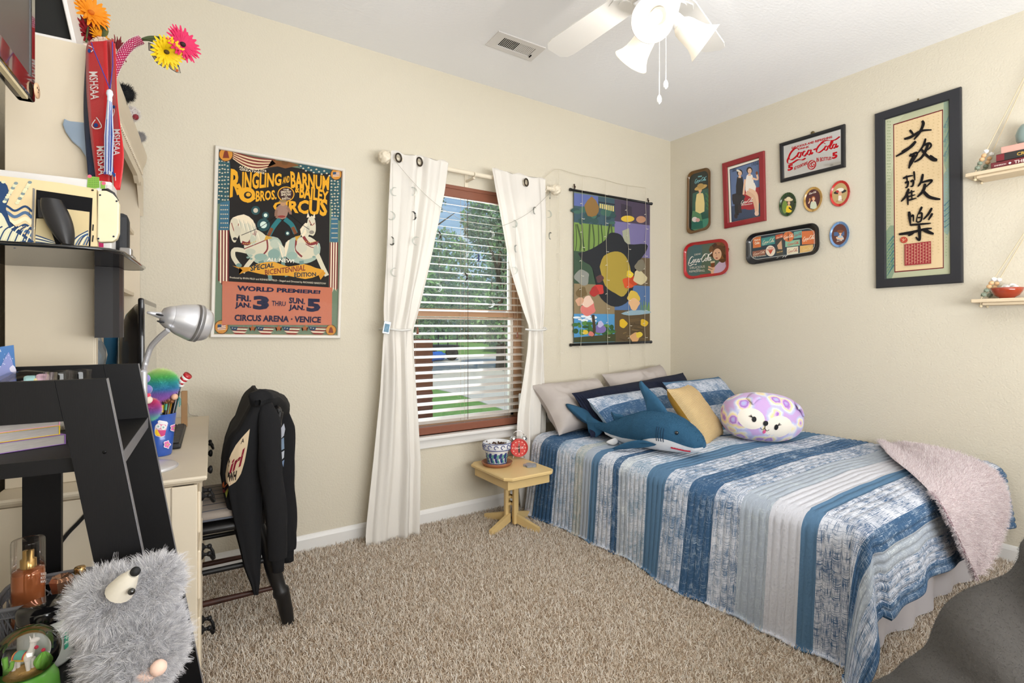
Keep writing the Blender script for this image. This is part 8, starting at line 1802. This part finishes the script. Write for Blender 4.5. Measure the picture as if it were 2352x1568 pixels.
cu = thing('seat_cushion', 'striped grey cushion on the seat of the black chair', 'cushion', tuple(LP(0, 2.4, .453)))
M().grid(pebble(LP(-.005, 2.40, .477), (Lw(.195, 0, 0), Lw(0, .205, 0), Vector((0, 0, .026))), 3.6, 44, 14)).build('pad', stripe_mat(), cu)
m = M(); m.tube([LP(-.005+.196*math.copysign(abs(math.cos(t))**.55, math.cos(t)), 2.40+.206*math.copysign(abs(math.sin(t))**.55, math.sin(t)), .468) for t in np.linspace(0, 2*PI, 60)], .004, 6, cap=False); m.build('piping', mat('piping_grey', '#5a5d66', .9), cu)

# hoodie hung over the chair back
hd = thing('hoodie', 'black hooded sweatshirt with a printed back hung over the chair', 'hoodie', tuple(LP(.2, 2.4, .1)))
hm2 = mat('black_fleece', '#0f0f12', .92, bump=.15, bscale=150)
LYN = 2.165
left = [(905, 586), (925, 574), (960, 557), (985, 545), (1000, 530), (1040, 516), (1100, 510), (1150, 517), (1200, 527), (1250, 543), (1300, 560), (1340, 578), (1366, 587)]
right = [(905, 604), (925, 612), (960, 616), (1000, 617), (1050, 617), (1100, 616), (1150, 613), (1200, 609), (1250, 604), (1300, 598), (1340, 595), (1366, 590)]
P = []
ysp = np.concatenate([np.linspace(903, 930, 6), np.linspace(938, 1366, 46)])
for y in ysp:
    xl = np.interp(y, [a for a, b in left], [b for a, b in left]); xr = np.interp(y, [a for a, b in right], [b for a, b in right])
    pl_, pr_ = PLy(xl, y, LYN), PLy(xr, y, LYN); z = (pl_.z+pr_.z)/2; lx0, lx1 = wL(pl_).x, wL(pr_).x
    f = (y-903)/(1366-903); wy = .225*(min(1, f*7+.5))**.5 if f < .66 else .225*(1-.85*((f-.66)/.34)**1.1)
    cyc = LYN+wy; row = []; lx1b = max(lx1, .285-.03*f) if f < .75 else lx1+.02*(1-f)
    for k in range(49):
        t = 2*PI*k/48; e = .42; cxp = math.copysign(abs(math.cos(t))**e, math.cos(t)); syp = math.copysign(abs(math.sin(t))**e, math.sin(t))
        x = (lx0+lx1)/2+(lx1-lx0)/2*cxp; yl = cyc+wy*syp
        nzv = mnoise.noise(Vector((x*9, yl*5, z*3)))*.014+mnoise.noise(Vector((x*22+3, yl*12, z*5)))*.005+.006*math.sin(z*26+yl*9)*max(0, .5-abs(f-.35))
        fold = .010*math.sin(12*t+z*2)*min(1, f*2)
        row.append(LP(x+nzv*cxp+fold*cxp*.6, yl+(nzv+fold*.7)*syp*.6, z))
    P.append(row)
m = M().grid(P); m.add(P[0][:-1], [list(range(48))]); m.add(P[-1][:-1], [list(range(48))]); hb_ = m.build('body', hm2, hd)
def sleeve(pts, ly, rr, sq=.75):
    c = smooth_curve([PLy(x, y, l) for (x, y), l in zip(pts, ly)], 8); R_ = np.interp(np.linspace(0, 1, len(c)), np.linspace(0, 1, len(rr)), rr); P = []
    for i, p in enumerate(c):
        P.append([p+Lw(R_[i]*math.cos(t)*(1+.10*math.sin(3*t+i*.25)+.05*math.sin(5*t-i*.4)), R_[i]*sq*math.sin(t)*(1+.06*math.sin(2*t+i*.3)), 0) for t in np.linspace(0, 2*PI, 25)])
    m = M().grid(P); m.add(P[0][:-1], [list(range(24))]); m.add(P[-1][:-1], [list(range(24))]); s_ = m.build('sleeve', hm2, hd)
    e = c[-1]; d = (c[-1]-c[-3]).normalized(); cf = []
    for f, k in ((-.004, .9), (.004, .98), (.03, .86), (.052, .80), (.054, .6)):
        cf.append([e+d*f+Lw(R_[-1]*k*.8*math.cos(t)*(1+.03*math.cos(22*t)), R_[-1]*k*.6*math.sin(t)*(1+.03*math.cos(22*t)), 0) for t in np.linspace(0, 2*PI, 67)])
    mm = M().grid(cf); o = mm.build('cuff', mat('rib_knit', '#101013', .95), None)
    for v in o.data.vertices: v.co -= Vector(hd['_o'])
    o.parent = s_; return s_
sleeve([(606, 918), (616, 960), (622, 1040), (628, 1120), (634, 1200), (638, 1282)], [2.20, 2.17, 2.15, 2.145, 2.15, 2.155], [.020, .036, .040, .039, .037, .030])
sleeve([(636, 925), (646, 980), (650, 1060), (652, 1140), (656, 1215), (660, 1262)], [2.50, 2.53, 2.54, 2.54, 2.53, 2.52], [.030, .050, .052, .050, .044, .034])
# hood collapsed over the top rail
P = []
for i, (x, y, l, rx, rz) in enumerate(((592, 925, 2.15, .010, .012), (596, 915, 2.17, .040, .034), (606, 916, 2.27, .052, .040), (622, 925, 2.38, .058, .050), (636, 934, 2.48, .055, .052), (646, 942, 2.56, .040, .045), (650, 948, 2.61, .012, .015))):
    c = PLy(x, y, l); P.append([c+Lw(rx*math.cos(t)*(1+.12*math.sin(3*t+i)), 0, rz*math.sin(t)*(1+.10*math.sin(2*t+i*1.3))) for t in np.linspace(0, 2*PI, 25)])
Q = []
for i in range(len(P)-1):
    for k in range(4): Q.append([P[i][j]*(1-k/4)+P[i+1][j]*(k/4)+Vector((0, 0, .003*math.sin(i*4+k+j*.8))) for j in range(25)])
m = M().grid(Q+[P[-1]]); hood = m.build('hood', hm2, hd)
a = surf_art(hb_); a.crop(430, 860, 2.613)
def SP(x, y): px, py = 430+x/2.613, 860+y/2.613; return a.pl(px, py)+(Vector((0, 0, CAMZ))-PD(px, py, 1.9)).normalized()*(.0004*a.k)
a.P = SP
def dense(poly, n=6): return [(p[0]*(1-t)+q_[0]*t, p[1]*(1-t)+q_[1]*t) for p, q_ in zip(poly, poly[1:]+poly[:1]) for t in np.linspace(0, 1, n, endpoint=False)]
fillgrid = lambda poly, col, n=14: a.fill(poly, col, n, 8)
fillgrid([(376, 325), (330, 375), (290, 425), (262, 480), (240, 540), (230, 600), (234, 645), (252, 668), (275, 662), (300, 635), (325, 590), (345, 520), (362, 430)], '#cbb698')
a.text('A', [(325, 390), (345, 375), (340, 405), (320, 418)], '#2a211d', .03)
a.text('irl', [(262, 520), (348, 436), (332, 540), (250, 600)], '#7c2030', .03, .15)
a.text('WH', [(250, 590), (300, 575), (292, 632), (246, 645)], '#2a211d', .05)
for pts, c in (([(208, 660), (222, 640), (226, 680), (212, 690)], '#c96a3c'), ([(210, 692), (224, 684), (226, 712), (214, 716)], '#a33a44'), ([(228, 705), (246, 680), (250, 690), (236, 740)], '#8a8a3f')): fillgrid(pts, c, 4)
a.build('back_print', printm, hd)
slv = [c for c in hd.children if c.name.startswith('sleeve')][1]
a2 = surf_art(slv); rs = random.Random(3)
for pts, c in (([(644, 985), (652, 972), (655, 985), (652, 1000), (643, 1010)], '#b9bcc6'), ([(641, 1012), (652, 1004), (653, 1030), (642, 1036)], '#8497ae'), ([(644, 1040), (653, 1034), (652, 1050), (645, 1058)], '#c9ccd4'), ([(647, 1060), (653, 1055), (651, 1072)], '#7f93b0')): a2.poly(dense(pts, 2), c)
a2.build('front_print', printm, hd)
